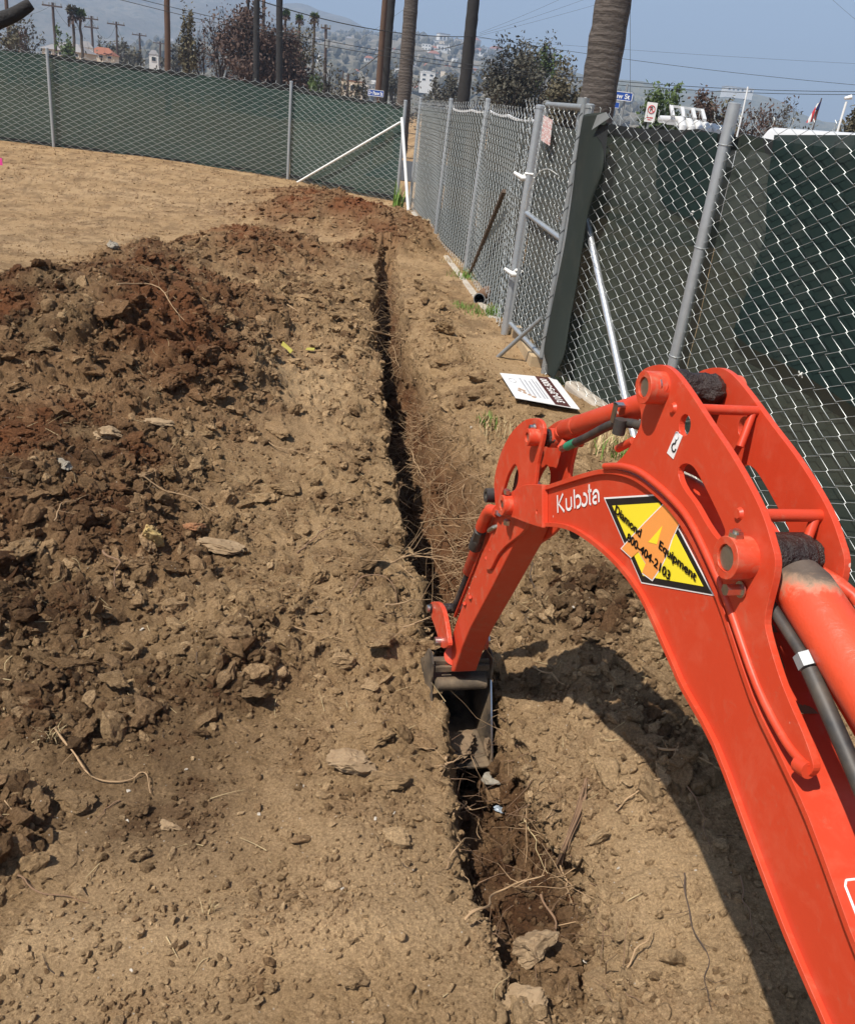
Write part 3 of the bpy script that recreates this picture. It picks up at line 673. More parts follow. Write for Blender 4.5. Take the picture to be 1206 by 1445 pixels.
def scatter(name, label, variants, n, rmin, rmax, weight, sinkf=.2, power=2.0, minpx=1.3, smooth_=True, flat_=.8, tone=.17):
    """countless pieces of soil: loose vertices carry size, turn and tint; a node group puts one of the small shapes on each"""
    w = np.where(okv, dA * weight, 0); w[~np.isfinite(w)] = 0; w = np.maximum(w, 0)
    pk = rng.choice(len(w), n, p=w / w.sum())
    rr = rmin * (rmax / rmin) ** (rng.random(n) ** power); rr = np.maximum(rr, minpx / 2 * SZ[pk] / FOC)
    P_ = P1[pk] + E1[pk] * (rr * sinkf)[:, None] + rng.normal(0, .003, (n, 3)) * [1, 1, 0]
    c = soilcol[pk].copy(); t_ = rng.normal(0, tone, (n, 1)); c[:, :3] += rng.normal(0, .06, (n, 3)); c[:, 1:2] = c[:, 1:2] * .82 + t_; c[:, 2:3] = c[:, 2:3] - t_ * 1.6 + .06; c = np.clip(c, 0, 1)
    V_, F_, K_ = [], [], []; off = 0
    for k, (V, Fc) in enumerate(variants): V_.append(V); F_.append(Fc + off); off += len(V); K_ += [k + 1] * len(V)
    me = np_mesh(name, np.concatenate(V_), np.concatenate(F_), smooth_); nv = off
    me.vertices.add(n); allc = np.concatenate([np.concatenate(V_), P_]).astype(np.float32); me.vertices.foreach_set('co', allc.ravel())
    def attr(nm, typ, fld, arr): a_ = me.attributes.new(nm, typ, 'POINT'); a_.data.foreach_set(fld, np.ascontiguousarray(arr).ravel())
    attr('piece', 'INT', 'value', np.array(K_ + [0] * n, np.int32)); attr('pick', 'INT', 'value', np.concatenate([np.zeros(nv), rng.integers(0, len(variants), n)]).astype(np.int32))
    rot = np.concatenate([np.zeros((nv, 3)), np.stack([rng.uniform(-.5, .5, n) / max(flat_, .3), rng.uniform(-.5, .5, n) / max(flat_, .3), rng.uniform(0, 6.28, n)], 1)]).astype(np.float32); attr('turn', 'FLOAT_VECTOR', 'vector', rot)
    sc = np.concatenate([np.ones((nv, 3)), rr[:, None] * np.stack([np.ones(n), rng.uniform(.7, 1, n), rng.uniform(.6, 1, n)], 1)]).astype(np.float32); attr('size', 'FLOAT_VECTOR', 'vector', sc)
    attr('soil', 'FLOAT_COLOR', 'color', np.concatenate([np.zeros((nv, 4)), c]).astype(np.float32))
    o = link(name, me, M['crumb']); g = bpy.data.node_groups.new(name, 'GeometryNodeTree')
    g.interface.new_socket('Geometry', in_out='INPUT', socket_type='NodeSocketGeometry'); g.interface.new_socket('Geometry', in_out='OUTPUT', socket_type='NodeSocketGeometry')
    gi, go = g.nodes.new('NodeGroupInput'), g.nodes.new('NodeGroupOutput')
    def named(nm, typ): q = g.nodes.new('GeometryNodeInputNamedAttribute'); q.data_type = typ; q.inputs['Name'].default_value = nm; return q.outputs[0]
    pc = named('piece', 'INT')
    def sep(k):
        cp = g.nodes.new('FunctionNodeCompare'); cp.data_type = 'INT'; cp.operation = 'EQUAL'; g.links.new(pc, [q for q in cp.inputs if q.type == 'INT'][0]); [q for q in cp.inputs if q.type == 'INT'][1].default_value = k
        sp_ = g.nodes.new('GeometryNodeSeparateGeometry'); g.links.new(gi.outputs[0], sp_.inputs[0]); g.links.new(cp.outputs[0], sp_.inputs['Selection']); return sp_.outputs[0]
    gti = g.nodes.new('GeometryNodeGeometryToInstance')
    for k in range(len(variants), 0, -1):
        s_ = sep(k); g.links.new(s_, gti.inputs[0])
    iop = g.nodes.new('GeometryNodeInstanceOnPoints'); g.links.new(sep(0), iop.inputs['Points']); g.links.new(gti.outputs[0], iop.inputs['Instance']); iop.inputs['Pick Instance'].default_value = True
    g.links.new(named('pick', 'INT'), iop.inputs['Instance Index']); g.links.new(named('size', 'FLOAT_VECTOR'), iop.inputs['Scale'])
    e2r = g.nodes.new('FunctionNodeEulerToRotation'); g.links.new(named('turn', 'FLOAT_VECTOR'), e2r.inputs[0]); g.links.new(e2r.outputs[0], iop.inputs['Rotation'])
    g.links.new(iop.outputs[0], go.inputs[0]); md = o.modifiers.new('scatter', 'NODES'); md.node_group = g
    return set_props(o, label, 'dirt', kind='stuff')
Rall = rough_mask(xx, yy); onfl = (W.ravel() == 0)
cl3 = [clod_shape(3, 300 + i, 7, 1.0) for i in range(9)]; cl2 = [clod_shape(2, 330 + i, 6, .9) for i in range(9)]; cl1 = [clod_shape(1, 400 + i, 4, .7) for i in range(8)]
icoV, icoF = ico(1)
szf = 1 / np.maximum(SZ, .5); Wk = W.ravel(); nearfl = smooth(2.2, 1.2, yy)
hm = np.zeros(len(xx))
for h in HEAPS:
    if h[5] > .04: hm = np.maximum(hm, np.minimum(1, 1.6 * heap_w(xx, yy, h)))
wobn = smooth(-.35, .45, nz2)
scatter('loose_clods', 'loose fist-sized lumps of dirt heaped along the trench and on the spoil heaps', cl3, 7000, .014, .060, (hm * 1.3 + Rall ** 1.2 * 1.1 + .015 + .35 * (Wk == 2) * (yy < 2.2)) * (.35 + wobn) * szf ** 1.0, .12, 1.9, 6, False, .5)
scatter('small_clods', 'egg-sized lumps of dirt covering the heaps and trench edges', cl2, 25000, .006, .022, (hm * 1.0 + Rall * .9 + .14 + .22 * nearfl + .5 * (Wk == 2)) * (.3 + wobn) * szf ** 1.4, .15, 1.5, 3.2, False, .4)
scatter('dirt_crumbs', 'crumbs of dirt covering the ground all round the trench', cl1, 62000, .0026, .011, (Rall * .6 + .35 + .5 * smooth(-.2, .5, nz)) * (.35 + wobn) * szf ** 2.1, .2, 1.3, 2.4, False, .3, .16)

M['caked'] = simple('caked_brown_mud', (.20, .135, .078), .95, 0, .35, 30, .6, 90, .003)
# ------------------------------------------------------------------ the excavator's boom, arm and bucket
AZ = rad(15); BD = np.array([-math.sin(AZ), math.cos(AZ), 0]); BN = np.array([math.cos(AZ), math.sin(AZ), 0]); BOFF = .732
def bp(px, py, w=-.05):
    q = onplane(px, py, BN * (BOFF + w), BN); return (float(q @ BD), float(q[2]))
def b3(px, py, w): s, z = bp(px, py, w); return (w, s, z)
def BP(pts, w=-.05): return [bp(x, y, w) for x, y in pts]
def cr(pts, n=4, closed=False):
    P = np.array(pts, float); m = len(P); out = []
    rngk = range(m if closed else m - 1)
    for i in rngk:
        p0, p1, p2, p3 = (P[(i + k) % m] if closed else P[min(max(i + k, 0), m - 1)] for k in (-1, 0, 1, 2))
        for t in np.arange(n) / n:
            out.append(tuple(.5 * (2 * p1 + (p2 - p0) * t + (2 * p0 - 5 * p1 + 4 * p2 - p3) * t * t + (3 * p1 - p0 - 3 * p2 + p3) * t ** 3)))
    if not closed: out.append(tuple(P[-1]))
    return out
def ribbon(c, t0, t1):
    P = np.array(c); T = np.gradient(P, axis=0); T /= np.linalg.norm(T, axis=1)[:, None]; Nr = np.stack([-T[:, 1], T[:, 0]], 1)
    return [tuple(p) for p in P + Nr * t0] + [tuple(p) for p in (P + Nr * t1)[::-1]]
def circ(c, r, n=20, ry=None):
    return [(c[0] + r * math.cos(a), c[1] + (ry or r) * math.sin(a)) for a in np.arange(n) * 2 * math.pi / n]
def disc(mb, c, r, w0, w1, n=24):
    return mb.tube([(w0, c[0], c[1]), (w1, c[0], c[1])], r, n)
def ring(mb, c, r0, r1, w0, w1, n=28):
    return mb.plate(circ(c, r1, n), w0, w1, [circ(c, r0, n)])

EX = thing('mini_excavator', 'orange-red mini excavator boom and arm reaching from the lower right into the trench', 'excavator', BN * BOFF, AZ)

up_px = [(762, 690), (795, 679), (830, 668), (853, 663), (876, 664), (899, 671), (923, 687), (946, 708), (969, 737), (992, 778), (1011, 820), (1027, 860), (1068, 981), (1108, 1066), (1149, 1155), (1206, 1309)]
lo_px = [(762, 743), (785, 743), (808, 748), (832, 762), (856, 781), (880, 805), (903, 836), (920, 868), (950, 935), (968, 975), (1011, 1053), (1064, 1192), (1112, 1317), (1161, 1430), (1195, 1510)]
up = cr(BP(up_px, -.046), 3) + [bp(1290, 1520, -.046), bp(1420, 1850, -.046)]
lo = cr(BP(lo_px, -.046), 3) + [bp(1260, 1680, -.046), bp(1330, 1900, -.046)]
mb = MB(); mb.plate(up + lo[::-1], -.046, -.041); mb.plate(up + lo[::-1], .041, .046)
boom = mb.build('boom', M['paint'], EX)
def orient(c, side):
    # ribbon sign so that positive thickness leaves the web
    a = ribbon(c, 0, .01 * side); return a
mb = MB(); mb.plate(ribbon(up, -.001, .008), -.054, .054); mb.build('top_flange', M['paint'], EX, bevel=.0022)
mb = MB(); mb.plate(ribbon(lo, -.008, .001), -.054, .054); mb.build('bottom_flange', M['paint'], EX, bevel=.0022)

# ear plates, near and far
ear_l = [(850, 664), (866, 656), (883, 640), (896, 618), (905, 596), (904, 578), (899, 562), (897, 545), (901, 530), (911, 520), (926, 515), (940, 516)]
ear_r = [(955, 528), (975, 555), (1003, 598), (1032, 641), (1061, 692), (1078, 729), (1089, 764), (1095, 790), (1093, 815), (1086, 844), (1081, 868), (1082, 892), (1100, 953), (1116, 994), (1133, 1033), (1147, 1072), (1148, 1088)]
ear_b = [(1138, 1096), (1126, 1084), (1108, 1046), (1068, 965), (1030, 862), (1005, 800), (972, 735), (946, 705), (923, 684), (899, 668), (876, 660)]
ear = cr(BP(ear_l + ear_r + ear_b, -.054), 3, True)
slot = cr(BP([(959, 660), (968, 654), (980, 660), (994, 684), (1008, 712), (1020, 738), (1024, 752), (1017, 762), (1009, 756), (996, 737), (982, 712), (966, 690), (959, 674)], -.054), 3, True)
hc = bp(967, 600, -.054)
for w0, w1 in ((-.0555, -.0455), (.0455, .0555)):
    mb = MB(); mb.plate(ear, w0, w1, [slot, circ(hc, .0165, 24)]); mb.build('side_plate', M['paint'], EX, bevel=.002)
# weld bead that runs under the ear plate and ends in a round tip
lip = cr(BP([(853, 658), (876, 658), (900, 665), (924, 682), (948, 704), (973, 735), (1003, 796), (1028, 855), (1068, 968), (1108, 1046), (1140, 1085)], -.056), 4)
mb = MB(); mb.tube([(-.0555, s, z) for s, z in lip], .0062, 10); mb.tube([b3(1126, 1078, -.0555), b3(1141, 1088, -.0555)], .0105, 14)
mb.build('weld_bead', M['paint'], EX, smooth=True)

pin1, pin2 = bp(922, 547, -.07), bp(1040, 787, -.07)
for c, nm in ((pin1, 0), (pin2, 1)):
    rr = .026 if nm == 0 else .029
    for a, b in ((-.088, -.054), (.054, .080)):
        mb = MB(); ring(mb, c, rr * .62, rr, a, b); o = mb.build('pin_boss', M['paint_dirty'], EX, smooth=True, bevel=.0015)
    mb = MB(); disc(mb, c, rr * .60, -.085, .078, 28); mb.build('pin', M['pin'], EX, smooth=True, bevel=.001)
def bolt(mb, c, w, r=.009, h=.008, axis_out=-1):
    mb.tube([(w, c[0], c[1]), (w + axis_out * .002, c[0], c[1])], r * 1.35, 18); mb.tube([(w + axis_out * .002, c[0], c[1]), (w + axis_out * (h + .002), c[0], c[1])], r, 6)
def bolts(name, items):
    for (px, py, w, r, h) in items:
        mb = MB(); bolt(mb, bp(px, py, w), w, r, h); mb.build('bolt', M['chrome'], EX)
bolts('bolt', [(930, 543, -.070, .0075, .012), (1045, 832, -.058, .0085, .022)])
mb = MB(); mb.tube([b3(930, 543, -.056), b3(930, 543, -.072)], .0135, 20); mb.build('bolt_boss', M['paint_dirty'], EX, smooth=True)
s2, z2 = bp(1045, 757, -.07); mb = MB(); mb.tube([(-.078, s2, z2 - .004), (-.078, s2, z2 + .006)], .010, 6); mb.tube([(-.078, s2, z2 + .006), (-.078, s2, z2 + .010)], .005, 12); mb.build('grease_nipple', M['chrome'], EX)
for px, py in ((950, 576), (1043, 725)):
    mb = MB(); c = bp(px, py, -.056); mb.tube([(-.055, *c), (-.060, *c)], [.0095, .0065], 16); mb.build('plug_weld', M['paint'], EX, smooth=True)
# cross tubes between the ears and their stays
t1, t2 = bp(990, 577, -.046), bp(1071, 727, -.046)
for c, r in ((t1, .0075), (t2, .0085)):
    mb = MB(); mb.tube([(-.047, *c), (.047, *c)], r, 14); mb.tube([(.040, c[0], c[1]), (.020, c[0] - .02, c[1] - .05)], r * .8, 10); mb.build('cross_tube', M['paint'], EX, smooth=True)

# grease-caked bushings at both pins
def blob_tube(c, r, w0, w1, seed, amp):
    n, m_ = 40, 22; V = []; 
    for i in range(m_):
        w = w0 + (w1 - w0) * i / (m_ - 1)
        for j in range(n):
            a = 2 * math.pi * j / n; V.append((w, c[0] + r * math.cos(a), c[1] + r * math.sin(a)))
    V = np.array(V); ctr = np.array([0, c[0], c[1]]); d = V - ctr; d[:, 0] = 0; d /= np.linalg.norm(d, axis=1)[:, None]
    V = V + d * (amp * np.maximum(fbm(V + seed, .03, seed, 4, .6), -.1) * 2 + amp * 1.5 * 30 * lumps(V + seed, .016, seed) * .5)[:, None]
    F = [(i * n + j, i * n + (j + 1) % n, (i + 1) * n + (j + 1) % n, (i + 1) * n + j) for i in range(m_ - 1) for j in range(n)]
    return MB().add(V, F)
blob_tube(pin1, .0215, -.044, .044, 3, .0085).build('greasy_bushing', M['grease'], EX, smooth=True)
blob_tube(pin2, .0245, -.044, .044, 5, .010).build('greasy_bushing', M['grease'], EX, smooth=True)

# boom cylinder, above the boom and between the ears
def cyl_axis(pxs, w): return [np.array(b3(x, y, w)) for x, y in pxs]
a0 = np.array((0.0, *pin2)); a1 = np.array(b3(1198, 930, 0.0)); ad = (a1 - a0) / np.linalg.norm(a1 - a0)
E0 = a0 + ad * .028
mb = MB(); Lc = [0, .006, .03, .05, .75]; mb.tube([E0 + ad * t for t in Lc], [.022, .031, .0365, .037, .037], 40)
M['cyl_grimy'] = grimy_paint('grimy_cylinder_paint', tuple(E0 + ad * .012 + np.array([.01, 0, .035])), .058)
bc = mb.build('boom_cylinder', M['cyl_grimy'], EX, smooth=True)
mb = MB(); disc(mb, pin2, .034, -.030, .030, 32); mb.build('cylinder_eye', M['grease'], EX, smooth=True, bevel=.003)
side = np.cross(ad, [1, 0, 0]); side = side if side[2] > 0 else -side
# steel pipe on the cylinder and the elbow port
mb = MB(); pA = E0 + ad * .035 + np.array([.036, 0, 0]) + side * .012; mb.tube([pA - ad * .02 + np.array([-.012, 0, 0]), pA + np.array([.004, 0, 0]), pA + ad * .02 + np.array([.018, 0, 0]), pA + ad * .5 + np.array([.020, 0, 0])], [.012, .0125, .0085, .0085], 14); mb.build('cylinder_pipe', M['paint_dirty'], EX, smooth=True)
mb = MB(); mb.tube([pA + ad * .04 + np.array([.0, 0, -.024]), pA + ad * .5 + np.array([.0, 0, -.03])], .010, 12); mb.build('hose', M['black'], EX, smooth=True)
h0 = np.array(b3(1095, 866, -.035)); h1 = np.array(b3(1133, 925, -.035)); h2 = np.array(b3(1160, 985, -.035)); h3 = np.array(b3(1206, 1090, -.035)); h4 = np.array(b3(1280, 1270, -.035))
mb = MB(); mb.tube([h0 - (h1 - h0) * .3, h0, h1], .0075, 14); mb.build('hose', M['black'], EX, smooth=True)
mb = MB(); mb.tube([h1 + (h2 - h1) * .35, h2, h3, h4], .0105, 14); mb.build('hose', M['black'], EX, smooth=True)
mb = MB(); mb.tube([h1 + (h2 - h1) * -.02, h1 + (h2 - h1) * .30], .0125, 6); mb.build('hose_fitting', M['galv_dull'], EX)
mb = MB(); mb.tube([h1 + (h2 - h1) * .1 + np.array([.0, 0, 0]), h1 + (h2 - h1) * .1 + np.array([.03, .006, .0])], .010, 12); mb.build('port', M['paint_dirty'], EX, smooth=True)
# dried mud lying on top of the boom between the ears
mp = []; 
for px, py in [(1108, 968), (1124, 985), (1140, 1010), (1152, 1040), (1157, 1066), (1147, 1072), (1135, 1045), (1120, 1010)]:
    mp.append(bp(px, py, -.02))
def on_top(t):  # point on the top flange at parameter t of the curve
    P = np.array(up); k = int(t * (len(P) - 1)); T = P[min(k + 1, len(P) - 1)] - P[k - 1]; T /= np.linalg.norm(T); return P[k], np.array([-T[1], T[0]])
V = []; Fm = []; nA, nB = 60, 14
for i in range(nA):
    p, nn = on_top(.56 + .24 * i / (nA - 1)); nn = -nn
    for j in range(nB):
        w = -.042 + .084 * j / (nB - 1); q = np.array([w, p[0], p[1]])
        h = .0015 + .006 * float(fbm(q[None] + 4, .05, 77, 4)[0]) - .004 * abs(w / .04) ** 3
        V.append((w, p[0] + nn[0] * h, p[1] + nn[1] * h))
V = np.array(V); Fm = [(i * nB + j, i * nB + j + 1, (i + 1) * nB + j + 1, (i + 1) * nB + j) for i in range(nA - 1) for j in range(nB - 1)]
keepf = fbm(V * 1.0 + 9, .035, 12, 3) + .25 * (1 - 2 * np.abs(np.repeat(np.arange(nA), nB) / (nA - 1) - .5)) > .02; Fm = [f for f in Fm if keepf[list(f)].all()]
MB().add(V, Fm).build('caked_mud', M['caked'], EX, smooth=True)

# arm cylinder, pinned between the ears, running forward over the boom
q0 = np.array((0.0, *pin1)); q1 = np.array(b3(797, 607, 0.0)); qd = (q1 - q0) / np.linalg.norm(q1 - q0); L = np.linalg.norm(q1 - q0)
mb = MB(); mb.tube([q0 + qd * .02, q0 + qd * .03, q0 + qd * (L - .006), q0 + qd * L], [.018, .0225, .0225, .020], 36); mb.build('arm_cylinder', M['paint'], EX, smooth=True)
mb = MB(); mb.tube([q0 + qd * (L - .075), q0 + qd * (L - .070)], .0232, 36); mb.tube([q0 + qd * .06, q0 + qd * .075], .0235, 36); mb.build('cylinder_band', M['paint_dirty'], EX, smooth=True)
mb = MB(); mb.tube([q0 + qd * (L - .004), q0 + qd * (L + .03)], .0115, 24); mb.build('piston_rod', M['black'], EX, smooth=True)
armpin = bp(749, 617, -.06)
mb = MB(); ring(mb, armpin, .010, .022, -.018, .018); mb.tube([(0, *armpin), q0 + qd * (L + .02)], .0155, 20); mb.build('rod_eye', M['paint_dirty'], EX, smooth=True)
blob_tube(armpin, .021, -.030, .036, 8, .005).build('greasy_bushing', M['grease'], EX, smooth=True)
hs = [b3(806, 627, -.024), b3(828, 617, -.026), b3(852, 604, -.027), b3(868, 598, -.027), b3(885, 597, -.024), b3(902, 600, -.02), b3(920, 606, -.015), b3(960, 640, -.015)]
mb = MB(); mb.tube(cr(hs, 4), .0088, 14); mb.build('hose', M['black'], EX, smooth=True)
mb = MB(); mb.tube([b3(800, 630, -.024), b3(813, 624, -.024)], .0094, 14); mb.build('hose_tape', M['hose_green'], EX, smooth=True)
mb = MB(); mb.tube([b3(793, 633, -.022), b3(801, 629, -.024)], .0085, 6); mb.build('hose_fitting', M['chrome'], EX)
mb = MB(); mb.tube([b3(790, 633, -.015), b3(797, 622, -.006)], .008, 12); mb.build('port', M['paint_dirty'], EX, smooth=True)
cs, cz_ = bp(873, 580, -.03); mb = MB(); mb.box((-.040, cs - .007, cz_ - .022), (-.037, cs + .007, cz_ + .014)); mb.box((-.040, cs - .009, cz_ + .010), (-.020, cs + .009, cz_ + .014)); mb.build('hose_clamp', M['chrome'], EX)
cs, cz_ = bp(880, 602, -.03); mb = MB(); mb.tube([(-.038, cs, cz_ - .014), (-.038, cs, cz_ + .014)], .0115, 14); mb.build('rubber_clamp', M['black'], EX, smooth=True)
# small bracket under the cylinder foot
mb = MB(); mb.tube([b3(872, 633, -.02), b3(893, 622, -.02)], .0075, 12); mb.build('hose_bracket', M['paint_dirty'], EX, smooth=True)

# boom tip: a fork of two thick lugs
lug = BP([(766, 684), (752, 683), (740, 684), (728, 690), (716, 698), (704, 702), (700, 712), (703, 724), (714, 729), (726, 731), (738, 736), (752, 741), (766, 745)], -.058)
piv = bp(714, 713, -.07)
hole = bp(758, 722, -.058)
for w0, w1 in ((-.060, -.046), (.046, .060)):
    mb = MB(); mb.plate(lug, w0, w1, [circ(hole, .0042, 12)]); mb.build('boom_tip_lug', M['paint_scuffed'], EX, bevel=.003)
for a, b in ((-.082, -.058), (.058, .078)):
    mb = MB(); ring(mb, piv, .0125, .0245, a, b); mb.build('pin_boss', M['paint_dirty'], EX, smooth=True, bevel=.0015)
mb = MB(); disc(mb, piv, .012, -.078, .074); mb.build('pin', M['pin'], EX, smooth=True); mb = MB(); ring(mb, piv, .003, .006, -.081, -.077); mb.build('grease_nipple', M['chrome'], EX)
sN, zN = bp(716, 694, -.07); mb = MB(); mb.tube([(-.072, sN, zN - .004), (-.072, sN, zN + .005)], .008, 6); mb.build('bolt', M['chrome'], EX)
sN, zN = bp(715, 737, -.064); mb = MB(); mb.tube([(-.064, sN, zN - .006), (-.064, sN, zN + .006)], .0085, 6); mb.build('bolt', M['chrome'], EX)

# the arm: tapering box
armL = [(703, 700), (690, 742), (674, 795), (655, 845), (641, 885), (630, 925), (626, 948)]
armR = [(640, 948), (650, 917), (662, 888), (692, 832), (726, 766), (737, 740), (742, 710)]
arm = BP(armL + armR, -.036)
mb = MB(); mb.plate(arm, -.036, .036); mb.build('arm', M['paint_scuffed'], EX, bevel=.004)
ap = [(753, 590), (760, 591), (766, 598), (767, 612), (763, 632), (758, 654), (755, 680), (752, 706), (745, 738), (733, 755), (716, 768), (703, 782), (694, 800), (690, 804), (685, 802), (685, 792), (692, 770), (697, 745), (699, 715), (697, 684), (701, 658), (708, 636), (719, 614), (731, 600), (742, 592)]
aslot = [(727, 655), (731, 664), (731, 678), (727, 690), (718, 700), (709, 712), (704, 718), (706, 704), (711, 688), (716, 672), (722, 660)]
apl = cr(BP(ap, -.044), 2, True); asl = cr(BP(aslot, -.044), 2, True)
for w0, w1 in ((-.045, -.036), (.036, .045)):
    mb = MB(); mb.plate(apl, w0, w1, [asl]); mb.build('arm_side_plate', M['paint_scuffed'], EX, bevel=.0018)
for a, b in ((-.070, -.044), (.044, .062)):
    mb = MB(); ring(mb, armpin, .011, .0195, a, b); mb.build('pin_boss', M['paint_dirty'], EX, smooth=True, bevel=.001)
mb = MB(); disc(mb, armpin, .0108, -.066, .058); mb.build('pin', M['pin'], EX, smooth=True)
bolts('bolt', [(754, 604, -.050, .0078, .010)])
mb = MB()
for k, (dx, dz) in enumerate([(0, 0), (.012, .02), (-.014, .03)]):
    c1 = bp(742, 640, -.02); c2 = bp(722, 712, -.02); mb.tube([( -.012 + k * .016, c1[0] + .02 - .3 * dx, c1[1] + dz - .02), (-.010 + k * .015, c1[0] + .05, (c1[1] + c2[1]) / 2), (-.008 + k * .012, c2[0] + .02, c2[1] - .02)], .009, 10)
mb.build('hose_bundle', M['black'], EX, smooth=True)
sW, zW = bp(757, 684, -.03); mb = MB(); mb.tube([(-.028, sW - .01, zW - .008), (-.028, sW + .012, zW - .004)], .011, 14); mb.build('white_cap', M['tie'], EX, smooth=True)

# bucket cylinder in front of the arm, its fittings and hose
c0 = np.array(b3(692, 722, -.004)); c1 = np.array(b3(661, 808, -.004)); cd = (c1 - c0) / np.linalg.norm(c1 - c0); Lb = np.linalg.norm(c1 - c0)
mb = MB(); mb.tube([c0 - cd * .01, c0 + cd * (Lb - .004), c0 + cd * Lb], [.019, .019, .016], 28); mb.build('bucket_cylinder', M['paint_dirty'], EX, smooth=True)
r1 = np.array(b3(641, 860, -.004)); mb = MB(); mb.tube([c1, r1], .0105, 20); mb.build('piston_rod', M['black'], EX, smooth=True)
cb = bp(690, 699, -.05); mb = MB(); ring(mb, cb, .010, .019, -.060, -.034); mb.build('pin_boss', M['black'], EX, smooth=True, bevel=.001)
mb = MB(); disc(mb, cb, .0098, -.056, .04); mb.build('pin', M['pin'], EX, smooth=True)
el = [b3(701, 722, -.050), b3(694, 721, -.056), b3(688, 724, -.058), b3(683, 734, -.058), b3(679, 745, -.056)]
mb = MB(); mb.tube(cr(el, 4), [.0155] * 13 + [.0165] * 4, 18); mb.build('elbow', M['paint'], EX, smooth=True)
e0, e1 = np.array(el[-1]), np.array(b3(669, 775, -.05)); ed = (e1 - e0)
mb = MB(); mb.tube([e0, e0 + ed * .1, e0 + ed * .12], [.0135, .0135, .0175], 6); mb.tube([e0 + ed * .12, e0 + ed * .52], .0175, 6); mb.build('hose_nut', M['black'], EX)
mb = MB(); mb.tube([e0 + ed * .5, e0 + ed * .56, e0 + ed * .9, e0 + ed * .95], [.016, .0185, .0185, .014], 24); mb.build('hose_collar', M['black'], EX, smooth=True)
mb = MB(); mb.tube([b3(701, 723, -.048), b3(705, 724, -.056)], .009, 6); mb.build('hose_fitting', M['chrome'], EX)
mb = MB(); mb.tube([b3(690, 749, -.052), b3(697, 744, -.05), b3(703, 742, -.04)], .0062, 10); mb.build('grease_pipe', M['pin'], EX, smooth=True)
mb = MB(); mb.tube([b3(679, 775, -.036), b3(660, 822, -.036), b3(641, 870, -.036)], .0028, 8); mb.tube([b3(681, 776, -.030), b3(662, 823, -.030), b3(643, 871, -.030)], .0028, 8); mb.build('steel_pipe', M['paint'], EX, smooth=True)
for px, py in ((663, 843), (655, 852), (692, 776), (686, 788)):
    mb = MB(); mb.tube([b3(px, py, -.036), b3(px, py, -.043)], [.006, .0045], 10); mb.build('pipe_clip', M['paint'], EX, smooth=True)

# links and bucket
lp = bp(611, 859, -.062); mb = MB(); disc(mb, lp, .0165, -.075, .06, 24); mb.build('link_pin', M['grease'], EX, smooth=True)
mb = MB(); disc(mb, lp, .013, -.083, -.075, 20); mb.build('pin_end', M['chrome'], EX, smooth=True)
lk_ = cr(BP([(609, 852), (614, 849), (621, 851), (627, 862), (631, 880), (634, 900), (635, 911), (628, 915), (622, 910), (619, 895), (614, 880), (609, 866)], -.062), 2, True)
for w0, w1 in ((-.068, -.054), (.040, .054)):
    mb = MB(); mb.plate(lk_, w0, w1); mb.build('link_lever', M['paint_dirty'], EX, bevel=.0025)
bpn = bp(618, 905, -.075); mb = MB(); disc(mb, bpn, .0135, -.086, .09, 20); mb.build('bucket_pin', M['chrome'], EX, smooth=True)
fb = bp(686, 905, .062); mb = MB(); ring(mb, fb, .010, .026, .040, .062); mb.build('pin_boss', M['paint_dirty'], EX, smooth=True, bevel=.002)
mb = MB(); mb.tube([b3(640, 925, -.03), b3(640, 925, .034)], .030, 24); mb.build('arm_end_boss', M['paint_dirty'], EX, smooth=True)

WB = .093
e_t = bp(690, 962, WB); e_b = bp(693, 1090, WB)     # the opening edge, from the hinge side down to the lip
S0, Z0 = e_t; S1, Z1 = e_b
inner = [(S0 + .008, Z0 + .005), (S0 + .10, Z0 + .015), (S0 + .19, Z0 - .04), (S0 + .235, Z0 - .12), (S0 + .215, Z0 - .20), (S0 + .14, (Z1 + Z0) / 2 - .10), (S1 + .02, Z1 + .004)]
shell = cr(inner, 4)
prof = [(S0, Z0 + .0)] + shell + [(S1, Z1)]
earb = [(S0, Z0), (S0 - .006, Z0 + .03), (S0 + .00, Z0 + .075), (S0 + .03, Z0 + .095), (S0 + .07, Z0 + .085), (S0 + .10, Z0 + .04), (S0 + .12, Z0 + .01)]
side_out = earb[::-1][:-1] + [(S0, Z0), (S1 - .004, Z1 - .004)] + shell[::-1][:-2]
for w0, w1 in ((-WB - .006, -WB), (WB, WB + .006)):
    mb = MB(); mb.plate(side_out, w0, w1); mb.build('bucket_side', M['bucket'], EX, bevel=.0012)
mb = MB(); mb.plate(ribbon(shell, -.003, .003), -WB, WB); mb.build('bucket_shell', M['bucket'], EX)
mb = MB(); mb.plate([(S0 - .006, Z0 + .01), (S0 + .002, Z0 + .01), (S1 + .002, Z1 - .006), (S1 - .006, Z1 - .006)], WB + .001, WB + .0055); mb.build('cutting_edge', M['edge_sunlit'], EX)  # sunlit white line on the far edge, put in as bright steel
mb = MB(); mb.plate([(S0 - .006, Z0 + .01), (S0 + .002, Z0 + .01), (S1 + .002, Z1 - .006), (S1 - .006, Z1 - .006)], -WB - .0055, -WB - .001); mb.build('cutting_edge', M['bucket'], EX)
mb = MB(); mb.tube([(-.084, S0 - .004, Z0 + .002), (-.078, S0 - .004, Z0 + .002), (.078, S0 - .004, Z0 + .002), (.084, S0 - .004, Z0 + .002)], [.012, .021, .021, .012], 20); mb.build('bucket_top_tube', M['bucket'], EX, smooth=True)
mb = MB(); mb.box((-.088, S0 + .002, Z0 + .040), (.088, S0 + .012, Z0 + .062)); mb.box((-.088, S0 + .016, Z0 + .058), (.088, S0 + .022, Z0 + .075)); mb.build('bucket_crossbar', M['bucket'], EX, bevel=.003)
